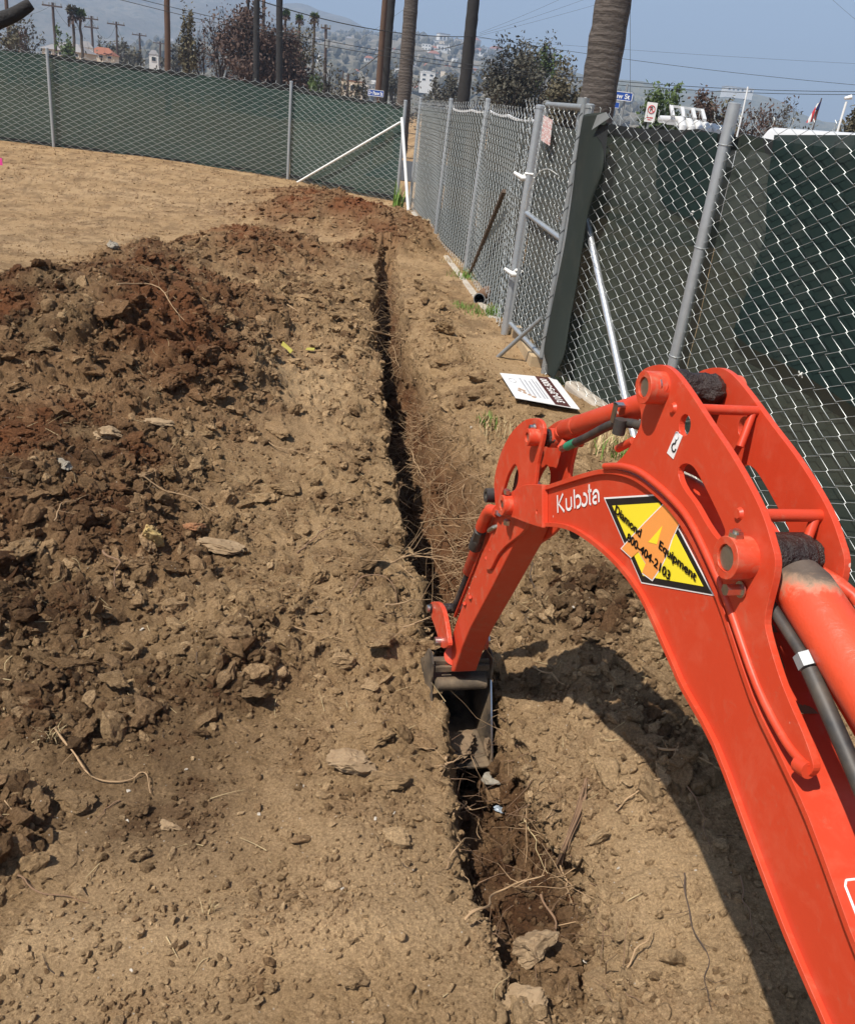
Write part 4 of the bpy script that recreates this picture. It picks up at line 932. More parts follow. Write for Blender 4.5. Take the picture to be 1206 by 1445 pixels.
Vp, Fp = clod_shape(4, 909, 3, 1.3); Vp = Vp * np.array([.075, .075, .035]) + np.array([.01, S1 + .10, (Z0 + Z1) / 2 - .075])
o_ = link('packed_soil', np_mesh('packed_soil', Vp, Fp, False), M['caked'], EX)
Vp, Fp = clod_shape(4, 910, 3, 1.3); Vp = Vp * np.array([.012, .05, .06]) + np.array([WB - .006, S1 + .05, Z1 + .06]); link('packed_soil', np_mesh('packed_soil', Vp, Fp, False), M['caked'], EX)
# root of the boom on the swing bracket, behind the photographer's right hand
fs, fz = bp(1370, 1870, 0.0); mb = MB(); disc(mb, (fs, fz), .05, -.07, .07); mb.build('boom_foot_pin', M['pin'], EX, smooth=True)
mb = MB(); mb.plate([(fs + .07, fz + .07), (fs + .07, fz - .09), (fs - .25, max(.28, fz - .35)), (fs - .35, fz + .05), (fs - .15, fz + .12)], -.10, -.075); mb.plate([(fs + .07, fz + .07), (fs + .07, fz - .09), (fs - .25, max(.28, fz - .35)), (fs - .35, fz + .05), (fs - .15, fz + .12)], .075, .10); mb.build('swing_bracket', M['paint_dirty'], EX, bevel=.004)

# lettering and decals on the web of the boom
def text_mesh(body, size, xs=1.0, off=0.0, shear=0.0, spacing=1.0):
    cu = bpy.data.curves.new('lettering', 'FONT'); cu.body = body; cu.size = size; cu.offset = off; cu.align_x = 'CENTER'; cu.align_y = 'CENTER'; cu.shear = shear; cu.space_character = spacing
    to = bpy.data.objects.new('tmp', cu); COL.objects.link(to); dg = bpy.context.evaluated_depsgraph_get(); me = bpy.data.meshes.new_from_object(to.evaluated_get(dg))
    bpy.data.objects.remove(to); bpy.data.curves.remove(cu)
    me.materials.clear(); V = np.array([v.co[:] for v in me.vertices]); V[:, 0] *= xs
    return me, V
def put_text(name, body, mat, parent, origin, xdir, ydir, size, xs=1.0, off=0.0, lift=.0, shear=0.0, spacing=1.0, width=None, bold=0.0):
    me, V = text_mesh(body, size, xs, off, shear, spacing)
    if width: V[:, 0] *= width / max(1e-6, V[:, 0].max() - V[:, 0].min())
    V[:, 0] -= (V[:, 0].max() + V[:, 0].min()) / 2; V[:, 1] -= (V[:, 1].max() + V[:, 1].min()) / 2
    if bold:
        fs_ = [tuple(p.vertices) for p in me.polygons]; n_ = len(V); VV, FF = [], []
        for q, (dx_, dy_) in enumerate([(-1, 0), (1, 0), (0, .5), (0, -.5), (0, 0)]): VV += [tuple(v + np.array([dx_ * bold, dy_ * bold, q * .00003])) for v in V]; FF += [tuple(i + q * n_ for i in f) for f in fs_]
        me = bpy.data.meshes.new('lettering'); me.from_pydata(VV, [], FF); V = np.array(VV)
    origin, xdir, ydir = map(lambda a: np.array(a, float), (origin, xdir, ydir)); nrm = np.cross(xdir, ydir); nrm /= np.linalg.norm(nrm)
    W3 = origin + V[:, :1] * xdir + V[:, 1:2] * ydir + nrm * lift
    me.vertices.foreach_set('co', W3.astype(np.float32).ravel()); me.update(); return link(name, me, mat, parent)
wf = -.0465
def poly3(pts, w, th=.0007):
    return MB().plate([bp(x, y, wf) for x, y in pts], w - th, w)
dec_o = [(852, 702), (933, 697), (1008, 841), (905, 823)]
def inset(pts, k):
    c = np.mean(pts, axis=0); return [tuple(c + (np.array(p) - c) * k) for p in pts]
poly3(dec_o, wf).build('decal_border', M['decal_white'], EX)
poly3(inset(dec_o, .965), wf - .0007).build('decal_ground', M['decal_black'], EX)
poly3(inset(dec_o, .82), wf - .0014).build('decal_face', M['yellow'], EX)
# figure 4 like mark: built from its own outline with a hole
four = [(939, 711), (962, 734), (949, 762), (943, 781), (934, 800), (922, 818), (908, 808), (913, 795), (903, 778), (893, 787), (879, 774), (894, 757), (912, 738)]
fh = [(937, 740), (924, 765), (917, 762), (922, 755)]
f_out = [bp(x, y, wf) for x, y in four]
def plate_h(pts, hole, w, th, mat, name):
    MB().plate([bp(x, y, wf) for x, y in pts], w - th, w, [[bp(x, y, wf) for x, y in hole]] if hole else []).build(name, mat, EX)
plate_h(inset(four, 1.05), None, wf - .0021, .0005, M['decal_white'], 'decal_outline')
plate_h(four, None, wf - .0026, .0005, M['decal_orange'], 'decal_mark')
plate_h([(937, 742), (929, 768), (917, 765)], None, wf - .0031, .0005, M['yellow'], 'decal_mark_gap')
def bvec(p, q):
    a, b = b3(*p, wf), b3(*q, wf); v = np.array(b) - np.array(a); return v, np.linalg.norm(v)
def decal_text(name, body, p, q, hpx, mat, w, off=.0, xs=1.0):
    v, L_ = bvec(p, q); xd = v / L_; mid = (np.array(b3(*p, wf)) + np.array(b3(*q, wf))) / 2; mid[0] = w
    yd = np.cross(np.array([-1.0, 0, 0]), xd); 
    mpp = L_ / math.hypot(q[0] - p[0], q[1] - p[1])
    hh = abs(b3(p[0], p[1] - hpx, wf)[2] - b3(*p, wf)[2])
    put_text(name, body, mat, EX, mid, xd, yd, hh * 1.5, 1.0, 0, .0004, width=L_, bold=off)
decal_text('lettering', 'Diamond', (871, 718), (907, 753), 13, M['decal_black'], wf - .0037, .0011)
decal_text('lettering', '800-404-2103', (888, 757), (948, 813), 12.5, M['decal_black'], wf - .0037, .0011)
decal_text('lettering', 'Equipment', (933, 770), (985, 816), 13, M['decal_black'], wf - .0037, .0011)

# maker's name: rounded strokes
def strokes(name, segs, p, q, hpx, r, mat, w):
    v, L_ = bvec(p, q); xd = v / L_; up_ = np.cross(np.array([-1.0, 0, 0]), xd); mpp = L_ / math.hypot(q[0] - p[0], q[1] - p[1]); o = np.array(b3(*p, wf)); o[0] = w
    H = abs(b3(p[0], p[1] - hpx, wf)[2] - b3(*p, wf)[2]); mb = MB()
    for seg in segs:
        pts = [o + xd * a * L_ + up_ * b * H for a, b in seg]; P_ = np.array(pts)
        T = np.gradient(P_, axis=0); T /= np.linalg.norm(T, axis=1)[:, None]; nn = np.cross(T, [1, 0, 0]); k = len(P_)
        a_ = P_ + nn * r; b_ = P_ - nn * r; mb.add(list(a_) + list(b_), [(i, i + 1, k + i + 1, k + i) for i in range(k - 1)])
    mb.build(name, mat, EX)
def arc(cx_, cy_, rx, ry, a0, a1, n=14): return [(cx_ + rx * math.cos(rad(a)), cy_ + ry * math.sin(rad(a))) for a in np.linspace(a0, a1, n)]
kub = [[(.03, 0), (.03, 1)], [(.17, .98), (.06, .47), (.19, -.02)], [(.245, .68)] + [(.245, .3)] + arc(.305, .22, .06, .2, 180, 330, 8), [(.365, .68), (.365, .12)],
       [(.44, 1.02), (.44, .0)], arc(.51, .33, .07, .30, 125, -110, 16), arc(.655, .33, .065, .30, 100, -150, 22), [(.775, 1.05), (.775, .05), (.80, .0)], [(.745, .70), (.82, .70)],
       arc(.905, .33, .06, .30, 160, 0, 14) , [(.965, .33), (.965, .0)], arc(.895, .17, .05, .16, 60, 300, 12)]
strokes('lettering', kub, (786, 724), (848, 708), 28, .0030, M['decal_white'], wf - .0012)

# lifting-hook sticker on the near ear
hk = [bp(x, y, -.056) for x, y in [(954, 609), (963, 615), (950, 648), (941, 639)]]
MB().plate(hk, -.0566, -.0558).build('hook_sticker', M['decal_white'], EX)
cH = np.array(b3(953, 624, -.0570))
ps = [cH + np.array([0, .001, .010]) + np.array([0, .006 * math.cos(rad(a)), .006 * math.sin(rad(a))]) for a in range(0, 360, 30)]
mb = MB(); mb.tube(ps + [ps[0]], .0008, 6); mb.build('hook_ring', M['signgrey'], EX)
ps = [cH + np.array([0, 0, .004]), cH + np.array([0, .0, -.002])] + [cH + np.array([0, .001, -.009]) + np.array([0, .0065 * math.cos(rad(a)), .0065 * math.sin(rad(a))]) for a in (100, 60, 20, -20, -60, -100, -140, -180)]
mb = MB(); mb.tube(ps, .0013, 6); mb.build('hook_print', M['decal_black'], EX)

# model plate outline at the frame edge, on the top of the boom
P_ = np.array(up); kk = [i for i in range(len(P_)) if P_[i][1] < bp(1183, 1240, -.046)[1]][0]
T = P_[min(kk + 3, len(P_) - 1)] - P_[kk]; T /= np.linalg.norm(T); nn = np.array([T[1], -T[0]]); nn = nn if nn[1] > 0 else -nn
def flat_on_top(w, t, lift=.0012): p = P_[kk] + T * t + nn * lift; return (w, p[0], p[1])
mb = MB()
frame_pts = [(-.040, .02), (-.045, .012), (-.045, -.10), (-.038, -.108), (.04, -.108), (.04, .02)]
fr = [np.array(flat_on_top(w, t)) for w, t in [(-.036, -.016), (-.040, -.010), (-.040, .12), (.035, .12), (.035, -.016), (-.036, -.016)]]
mb.tube(fr, .0016, 6); mb.build('model_plate', M['decal_white'], EX)
me_, V_ = text_mesh('R', .055); V_[:, 0] -= V_[:, 0].min(); V_[:, 1] -= V_[:, 1].min()
EXo = np.array(flat_on_top(-.030, .060)); Vn = EXo + V_[:, :1] * np.array([1, 0, 0]) - V_[:, 1:2] * np.array([0, T[0], T[1]])
me_.vertices.foreach_set('co', Vn.astype(np.float32).ravel()); me_.update(); link('lettering', me_, M['decal_white'], EX)

# ------------------------------------------------------------------ fences
def zg(x, y): return height_at(x, y)
def chain_bay(name, parent, p, q, zb, zt, mat, r=.0019, sides=4, pitch=.0849, sag=.0, weave=.003, spike=.028, seed=0, bulge=0.0):
    p, q = np.array(p, float), np.array(q, float); L = np.linalg.norm(q - p); d = (q - p) / L; nn = np.array([-d[1], d[0]])
    n = int(L / pitch); hp = pitch / 2; mb = MB(); rr = np.random.default_rng(seed)
    for i in range(n + 1):
        xc = (i + .5) * L / (n + 1); f = xc / L
        z0 = zb[0] + (zb[1] - zb[0]) * f; z1 = zt[0] + (zt[1] - zt[0]) * f - sag * 4 * f * (1 - f); m = int((z1 - z0) / hp); st = (z1 - z0) / m
        pts = []
        for k in range(m + 1):
            sgn = 1 if (k + i) % 2 == 0 else -1
            a = xc + sgn * hp * .97 * (L / (n + 1)) / pitch; z = z0 + k * st
            wv = weave * (1 if k % 2 else -1)
            b = bulge * math.sin(f * 9.0 + z * 2.3) * math.sin(math.pi * min(1, max(0, z / 1.8)))
            def pt(a_, z_, w_): return (p[0] + d[0] * a_ + nn[0] * (w_ + b), p[1] + d[1] * a_ + nn[1] * (w_ + b), z_)
            pts.append(pt(a - sgn * hp * .0, z - st * .10, wv)); pts.append(pt(a, z + st * .10, -wv))
        lastd = 1 if (m + i) % 2 == 0 else -1
        x_, y_, z_ = pts[-1]; pts.append((x_ + d[0] * .006 * lastd, y_ + d[1] * .006 * lastd, z_ + spike * .6)); pts.append((x_ - d[0] * .010 * lastd + rr.normal(0, .003), y_ - d[1] * .010 * lastd + rr.normal(0, .003), z_ + spike))
        mb.tube(pts, r, sides, cap=False)
    return mb.build(name, mat, parent, smooth=True)
def pipe(name, parent, a, b, r, mat, n=16, cap=True, bow=0.0):
    mb = MB(); a, b = np.array(a, float), np.array(b, float)
    mb.tube([a, a + (b - a) * .33 + np.array([bow, bow * .3, 0]), a + (b - a) * .66 + np.array([bow, bow * .3, 0]), b], r, n)
    o = mb.build(name, mat, parent, smooth=True); return o
def post(parent, x, y, top, r, mat, lean=(0, 0), capd=True):
    z0 = -.25; o = pipe('post', parent, (x, y, z0), (x + lean[0], y + lean[1], top), r, mat, 18)
    if capd:
        mb = MB(); mb.tube([(x + lean[0], y + lean[1], top - .02), (x + lean[0], y + lean[1], top), (x + lean[0], y + lean[1], top + .008)], [r * 1.12, r * 1.12, r * .7], 18); mb.build('post_cap', mat, o, smooth=True)
    return o
def fabric(name, parent, p, q, zb, zt, mat, off=.0, amp=.012, nx=60, nz=24, seed=0, sag=.0):
    p, q = np.array(p, float), np.array(q, float); L = np.linalg.norm(q - p); d = (q - p) / L; nn = np.array([-d[1], d[0]])
    V = []
    for i in range(nx + 1):
        f = i / nx
        for j in range(nz + 1):
            g = j / nz; z0 = zb[0] + (zb[1] - zb[0]) * f; z1 = zt[0] + (zt[1] - zt[0]) * f - sag * abs(math.sin(f * L * 2.4)) ** .7 * g
            V.append((p[0] + d[0] * L * f + nn[0] * off, p[1] + d[1] * L * f + nn[1] * off, z0 + (z1 - z0) * g))
    V = np.array(V); a = amp * (fbm(V + seed, .8, seed, 3) * 1.5 + .5 * fbm(V * np.array([1, 1, .3]) + seed, .22, seed + 3, 2)); V[:, 0] += nn[0] * a; V[:, 1] += nn[1] * a
    F = [(i * (nz + 1) + j, (i + 1) * (nz + 1) + j, (i + 1) * (nz + 1) + j + 1, i * (nz + 1) + j + 1) for i in range(nx) for j in range(nz)]
    return MB().add(V, F).build(name, mat, parent, smooth=True)
def hem(parent, p, q, zt, off, mat, h=.07, sag=0.0, nx=60):
    p, q = np.array(p, float), np.array(q, float); L = np.linalg.norm(q - p); d = (q - p) / L; nn = np.array([-d[1], d[0]]); V = []
    for i in range(nx + 1):
        f = i / nx; z1 = zt[0] + (zt[1] - zt[0]) * f - sag * abs(math.sin(f * L * 2.4)) ** .7
        for z_, o_ in ((z1 - h, off - .004), (z1 + .004, off - .008), (z1 + .004, off + .008), (z1 - h, off + .004)): V.append((p[0] + d[0] * L * f + nn[0] * o_, p[1] + d[1] * L * f + nn[1] * o_, z_))
    F = [(i * 4 + j, (i + 1) * 4 + j, (i + 1) * 4 + j + 1, i * 4 + j + 1) for i in range(nx) for j in range(3)]
    return MB().add(V, F).build('hem', mat, parent, smooth=True)
def ties(parent, x, y, zs, r, lean=(0, 0), top=1.8):
    for z in zs:
        f = z / top; cx_, cy_ = x + lean[0] * f, y + lean[1] * f; mb = MB()
        mb.tube([(cx_ + (r + .003) * math.cos(a), cy_ + (r + .003) * math.sin(a), z + .004 * math.sin(a)) for a in np.linspace(-3.6, 1.2, 14)] + [(cx_ + r + .02, cy_ + r, z - .005)], .0016, 5); mb.build('wire_tie', M['wire'], parent)

# the screened fence across the back of the plot
pts = [(-13.5, 17.9, .20, 1.86), (-8.29, 18.25, .17, 1.955), (-3.67, 18.74, .08, 1.89), (-1.30, 17.50, .0, 1.785)]
LF = thing('chain_link_fence', 'long chain-link fence with green windscreen running across the back of the plot', 'fence', (-8.29, 18.25, 0))
LF.location = (0, 0, 0)
for k in range(3):
    a, b = pts[k], pts[k + 1]
    chain_bay('chain_link', LF, a[:2], b[:2], (a[2] - .02, b[2] - .02), (a[3] - .05, b[3] - .05), M['wire_far'], .0022, 3, seed=k, sag=.03, pitch=.102)
    fabric('windscreen', LF, a[:2], b[:2], (a[2] + .03, b[2] + .03), (a[3] - .10, b[3] - .10), M['screen'], .05, .02, 70, 20, 5, .02)
    hem(LF, a[:2], b[:2], (a[3] - .10, b[3] - .10), .05, M['hem'], .06, .02)
    hem(LF, a[:2], b[:2], (a[2] + .09, b[2] + .09), .05, M['hem'], .05, .0)
for x, y, z, t in pts[1:]: post(LF, x, y - .03, t, .030, M['galv'])
fa, fb_ = np.array([-3.67, 18.74, 0]), np.array([-1.30, 17.50, 0]); fn = np.cross(fb_ - fa, [0, 0, 1]); fn /= np.linalg.norm(fn)
A0 = onplane(412, 262, fa, fn); B0 = onplane(566, 172, fa, fn); A0 -= 0.05 * np.array([.2, 1, 0]); B0 -= 0.05 * np.array([.2, 1, 0])
pipe('brace_pipe', LF, A0, B0, .021, M['white'])

# the far part of the side fence, seen almost end on
SF = thing('chain_link_fence', 'far stretch of chain-link side fence between the back corner and the gate', 'fence')
Cc, Dd, Ee, Ff = (-1.0, 16.70), (-.36, 12.69), (.10, 10.37), (.47, 7.30)
side = [(Cc, 1.83), (Dd, 1.81), (Ee, 1.82), (Ff, 1.76)]
for k in range(3):
    (a, ta), (b, tb) = side[k], side[k + 1]
    chain_bay('chain_link', SF, a, b, (.0, .0), (ta - .05, tb - .04), M['wire_far'], .0019, 4, seed=20 + k, bulge=.016, pitch=.08)
    fabric('windscreen', SF, a, b, (.04, .04), (ta - .10, tb - .10), M['screen_grey'], .06, .02, 40, 16, 25 + k, .02)
    hem(SF, a, b, (ta - .09, tb - .09), .06, M['white'] if k else M['hem'], .018, .02)
for (x, y), t in side: post(SF, x, y, t + .02, .026 if y > 8 else .033, M['galv'], lean=(.02, 0))
chain_bay('chain_link', SF, (.40, 7.75), (.46, 7.32), (.02, .02), (1.80, 1.80), M['wire'], .0024, 4, seed=27, bulge=.05, pitch=.075)
mb = MB(); a = AT(567, 166, 16.95); b = G(576, 297, 0); pipe('brace_pipe', SF, a, b, .028, M['white'])
pa, pbb = np.array([*Ee, 0]), np.array([*Ff, 0]); pn = np.cross(pbb - pa, [0, 0, 1]); pn /= np.linalg.norm(pn)
t_ = onplane(719, 270, pa, pn); t_ = t_ - pn * np.sign(pn[0]) * .05; b_ = G(663, 388, 0); b_[0] -= .02
mb = MB(); mb.beam(b_ + np.array([0, 0, -.05]), t_, .035, .035); o = mb.build('angle_iron_brace', M['browniron'], None, bevel=.002); set_props(o, 'brown angle-iron strut leaning against the far side fence', 'strut')

# the gate
ga, gb = np.array([.50, 7.16, 0]), np.array([.705, 6.27, 0]); gn = np.cross(gb - ga, [0, 0, 1]); gn /= np.linalg.norm(gn)
GT = thing('gate', 'chain-link pedestrian gate standing in the side fence', 'gate')
def gp(x, y): return onplane(x, y, ga, gn)
hb, ht = np.array([*ga[:2], .13]), np.array([*ga[:2], 1.82]); lb, lt = np.array([*gb[:2], .10]), np.array([*gb[:2], 1.80])
ht = ht + np.array([.03, 0, 0])
pipe('frame_pipe', GT, hb, ht, .019, M['galv_dull']); pipe('frame_pipe', GT, lb, lt, .021, M['galv_dull']); pipe('frame_pipe', GT, hb, lb, .019, M['galv']); pipe('frame_pipe', GT, ht + [0, 0, -.03], lt + [0, 0, -.02], .021, M['galv_dull'])
m0, m1 = gp(746, 302), gp(783, 333); pipe('frame_pipe', GT, [ga[0], ga[1], m0[2]], [gb[0], gb[1], m1[2]], .020, M['galv'])
chain_bay('chain_link', GT, ga[:2] + [.0, -.01], gb[:2], (.14, .11), (1.79, 1.77), M['wire'], .0019, 4, seed=31, pitch=.060, bulge=.008, spike=.0)
fabric('windscreen', GT, ga[:2], gb[:2], (.16, .13), (1.68, 1.66), M['screen_grey'], .035, .01, 20, 14, 33, .02)
mb = MB()
zz_ = np.linspace(.2, 1.75, 140); mb.tube([(gb[0] + (lt[0] - gb[0]) * z / 1.8 + .0235 * math.cos(z * 42), gb[1] + .0235 * math.sin(z * 42), z) for z in zz_], .0015, 5); mb.build('lacing_wire', M['hem'], GT)
for px, py in ((743, 250), (729, 386)):
    c = gp(px, py); mb = MB(); mb.tube([c + [-.10, .05, .02], c + [-.03, .0, -.01], c + [.02, -.01, .0], c + [.05, -.02, -.015]], [.014, .022, .018, .012], 10)
    mb.tube([c + [-.05, .02, -.03], c + [.0, .0, .035]], .014, 8); mb.tube([c + [-.02, -.02, .03], c + [.06, -.05, .03]], .009, 8); mb.build('hinge', M['tie'], GT, smooth=True)
c = gp(795, 297); mb = MB()
for k in range(7):
    o_ = c + np.array([-.03 + .017 * k, -.03, -.06 + .02 * k]); mb.tube([o_ + np.array([.012 * math.cos(a), .003 * (k % 2), .014 * math.sin(a)]) for a in np.linspace(0, 6.28, 10)], .0035, 6)
o = mb.build('latch_chain', M['chrome'], GT, smooth=True)
loop = [gp(714, 470) + [0, -.02, .3], gp(741, 295), gp(745, 270) + [0, -.04, 0], gp(757, 245) + [0, -.06, 0], gp(772, 238), gp(786, 246)]
mb = MB(); mb.tube(cr(loop[1:], 5), .003, 6); mb.build('loose_wire', M['tie'], GT, smooth=True)

# weathered notice wired to the gate
m_n, nt, nd, lk, bs = new_mat('weathered_notice'); tc = N(nt, 'ShaderNodeTexCoord').outputs['Object']
mp = N(nt, 'ShaderNodeMapping'); lk.new(tc, mp.inputs[0]); mp.inputs['Scale'].default_value = (60, 60, 90)
k_ = ramp(nt, noise(nt, 1.0, 5, .75, mp.outputs[0]), [(.47, 0), (.54, .85)]); c_ = mixc(nt, k_, (.74, .72, .69), (.50, .09, .06)); k2 = ramp(nt, noise(nt, 30, 5, .7, tc), [(.5, 0), (.65, .6)]); c_ = mixc(nt, k2, c_, (.42, .38, .35))
lk.new(c_, bs.inputs['Base Color']); bs.inputs['Roughness'].default_value = .6
q4 = [gp(773, 163), gp(785, 170), gp(781, 206), gp(769, 198)]; off = -gn * np.sign(gn[0]) * .03
MB().add([q + off for q in q4] + [q + off * 1.12 for q in q4], [(0, 1, 2, 3), (7, 6, 5, 4), (0, 4, 5, 1), (1, 5, 6, 2), (2, 6, 7, 3), (3, 7, 4, 0)]).build('notice', m_n)
set_props(bpy.data.objects['notice'], 'faded white notice with red print wired to the top of the gate', 'sign')

# near stretch of the side fence
NF = thing('chain_link_fence', 'near chain-link fence with windscreen behind the excavator boom', 'fence')
la, lbg = np.array([.48, 7.36, 0]), np.array([.99, 5.40, 0]); ld = (lbg - la) / np.linalg.norm(lbg - la); ln = np.array([ld[1], -ld[0], 0])   # ln points to the camera side or away
if ln[0] > 0: ln = -ln
def fp(x, y, off=0.0): return onplane(x, y, la + ln * off, ln)
def fx(y): return la[0] + (la[1] - y) * (-ld[0] / ld[1])
P_l, P_b, P_e, P_f = (.713, 6.18), (fx(4.55), 4.55), (fx(1.75), 1.75), (fx(-.9), -.9)
for k, (a, b) in enumerate(((P_l, P_b), (P_b, P_e), (P_e, P_f))):
    chain_bay('chain_link', NF, np.array(a), np.array(b), (.02, .02), (1.755, 1.765), M['wire'], .0013, 5, seed=41 + k, bulge=.014, weave=.004, spike=.03, pitch=.074)
    fabric('windscreen', NF, a, b, (.05, .05), (1.715, 1.715), M['screen_olive'], .085, .022, 60, 24, 44, .025)
    hem(NF, a, b, (1.715, 1.715), .075, M['hem'], .055, .025)
post(NF, *P_b, 1.835, .030, M['galv'], capd=False); mb = MB(); mb.tube([(*P_b, 1.833), (*P_b, 1.839), (*P_b, 1.842)], [.030, .030, .026], 20); mb.build('post_cap', M['galv'], NF, smooth=True)
for (x, y) in (P_e, P_f): post(NF, x, y, 1.83, .030, M['galv'])
post(NF, .735, 6.20, 1.80, .028, M['galv_dull'])
ties(NF, P_b[0], P_b[1], (1.66, 1.18, .62), .030)
# teal sheets standing in for dark things and shadows seen through the screen
def patch(px, name='behind_screen_dark', off=.030):
    P_ = [fp(x, y, off) for x, y in px]; V2 = [(p @ ld, p[2]) for p in P_]; tri = tessellate_polygon([[Vector((a, b, 0)) for a, b in V2]]); MB().add(P_, [tuple(t) for t in tri]).build(name, M['seen_through_teal'], NF)
patch([(1092, 190), (1082, 260), (1080, 330), (1058, 400), (1033, 470), (1058, 490), (1120, 520), (1206, 575), (1500, 740), (1500, 215), (1206, 190)], off=-.045)
patch([(930, 183), (925, 260), (938, 292), (980, 312), (1002, 300), (1010, 240), (1012, 187)], off=-.047)
for px, py in ((1129, 528), (977, 300)):
    c = fp(px, py, .02); mb = MB()
    for k in range(5):
        d_ = np.array([random.uniform(-1, 1), random.uniform(-1, 1), random.uniform(-1, 1)]) * .012; mb.tube([c - d_, c + d_], .0022, 5)
    mb.build('zip_tie', M['tie'], NF)
# bright brace pipe
pipe('brace_pipe', NF, fp(827, 309, .03), G(884, 572, .02) if False else fp(895, 620, .05), .0215, M['galv_new'], 20)
c = fp(843, 382, .03); mb = MB(); dd_ = (fp(895, 620, .05) - fp(827, 309, .03)); dd_ /= np.linalg.norm(dd_); mb.tube([c - dd_ * .004, c + dd_ * .004], .0235, 20); mb.build('pipe_joint', M['galv'], NF, smooth=True)
# loose flap of windscreen folded round the gate end
lefts = [(823, 164), (818, 200), (811, 250), (803, 300), (795, 350), (786, 400), (777, 450), (768, 497), (776, 522)]
rights = [(855, 158), (852, 200), (850, 243), (833, 295), (822, 350), (813, 400), (804, 450), (797, 500), (783, 534)]
LFc, RTc = cr(lefts, 6), cr(rights, 6); V = []; nv = len(LFc); nu = 12
for i in range(nv):
    a, b = fp(*LFc[i], .07), fp(*RTc[i], .09)
    for j in range(nu + 1):
        t = j / nu; p = a + (b - a) * t + ln * (.035 * math.sin(t * 3.1) + .006 * math.sin(i * .22 + t * 4)); V.append(p)
V = np.array(V); F_ = [(i * (nu + 1) + j, i * (nu + 1) + j + 1, (i + 1) * (nu + 1) + j + 1, (i + 1) * (nu + 1) + j) for i in range(nv - 1) for j in range(nu)]
o = MB().add(V, F_).build('windscreen_flap', M['screen_flap'], NF, smooth=True); sm = o.modifiers.new('solid', 'SOLIDIFY'); sm.thickness = .003
tri_ = [fp(855, 158, .12), fp(860, 166, .12), fp(835, 183, .13), fp(843, 162, .13)]
o = MB().add(tri_, [(0, 1, 2, 3)]).build('folded_corner', simple('flap_back', (.20, .21, .205), .8), NF); sm = o.modifiers.new('solid', 'SOLIDIFY'); sm.thickness = .003
tri_ = [fp(858, 172, .10), fp(836, 186, .11), fp(848, 200, .10), fp(852, 215, .10), fp(853, 240, .09)]
MB().add(tri_, [(0, 1, 2, 3, 4)]).build('torn_edge', M['hem'], NF)

# things along the foot of the fence
a = G(700, 506, -.02); b = gp(769, 449); b = b + off
o = pipe('leaning_pipe', None, a, b, .016, M['galv_dull']); set_props(o, 'short grey pipe leaning from the dirt onto the foot of the gate', 'pipe')
o = MB().beam(G(717, 450, .03), G(757, 512, .03), .10, .10).build('timber_beam', M['timber'], bevel=.006); set_props(o, 'weathered timber beam lying along the foot of the gate', 'beam')
o = MB().beam(G(746, 508, -.05), G(754, 470, .16) , .04, .035).build('wooden_stake', M['stake'], bevel=.004); set_props(o, 'short pale wooden stake driven in beside the gate foot', 'stake')
kx = [(fx(y) - .02, y) for y in (5.75, 5.2, 4.6, 3.9, 3.2)]
V, F_ = [], []
mb = MB()
for i in range(1):
    p = np.array([fx(5.78) + .0, 5.78, .02]); q = np.array([fx(2.6) + .0, 2.6, .03]); mb.beam(p, q, .13, .13)
o = mb.build('concrete_kerb', M['concrete'], bevel=.02); set_props(o, 'rough concrete kerb under the near fence', 'kerb')
mb = MB(); p = np.array([fx(16.2) + .35, 16.2, .0]); mb.beam((-.93, 16.3, -.042), (.38, 7.9, -.042), .08, .10); o = mb.build('concrete_kerb', M['concrete'], bevel=.01); set_props(o, 'low concrete strip under the far side fence', 'kerb')
# drain pipe stub
a = G(676, 422, .045); b = G(702, 402, .07); dd_ = (b - a) / np.linalg.norm(b - a)
DP = thing('drain_pipe', 'short rusty drain pipe lying open end towards the trench by the side fence', 'pipe', (0, 0, 0))
mb = MB(); nS = 28; ang_ = np.arange(nS) * 2 * math.pi / nS
mb.tube([a, a + dd_ * .02, a + dd_ * .20, a + dd_ * .21, a + dd_ * .36], [.060, .062, .060, .068, .068], nS, cap=False); mb.tube([a + dd_ * .36, a + dd_ * .361], [.068, .001], nS, cap=False)
mb.build('pipe_wall', M['rust'], DP, smooth=True)
mb = MB(); mb.tube([a - dd_ * .001, a + dd_ * .3], .052, nS, cap=False); mb.tube([a + dd_ * .30, a + dd_ * .301], [.052, .001], nS, cap=False); mb.build('pipe_bore', M['rust_in'], DP, smooth=True)
mb = MB(); rim = []
u_ = np.cross(dd_, [0, 0, 1]); u_ /= np.linalg.norm(u_); v_ = np.cross(u_, dd_)
V = [a + (u_ * math.cos(t) + v_ * math.sin(t)) * r_ for r_ in (.052, .0605) for t in ang_]; mb.add(V, [(i, (i + 1) % nS, nS + (i + 1) % nS, nS + i) for i in range(nS)]); mb.build('pipe_rim', M['galv_dull'], DP)

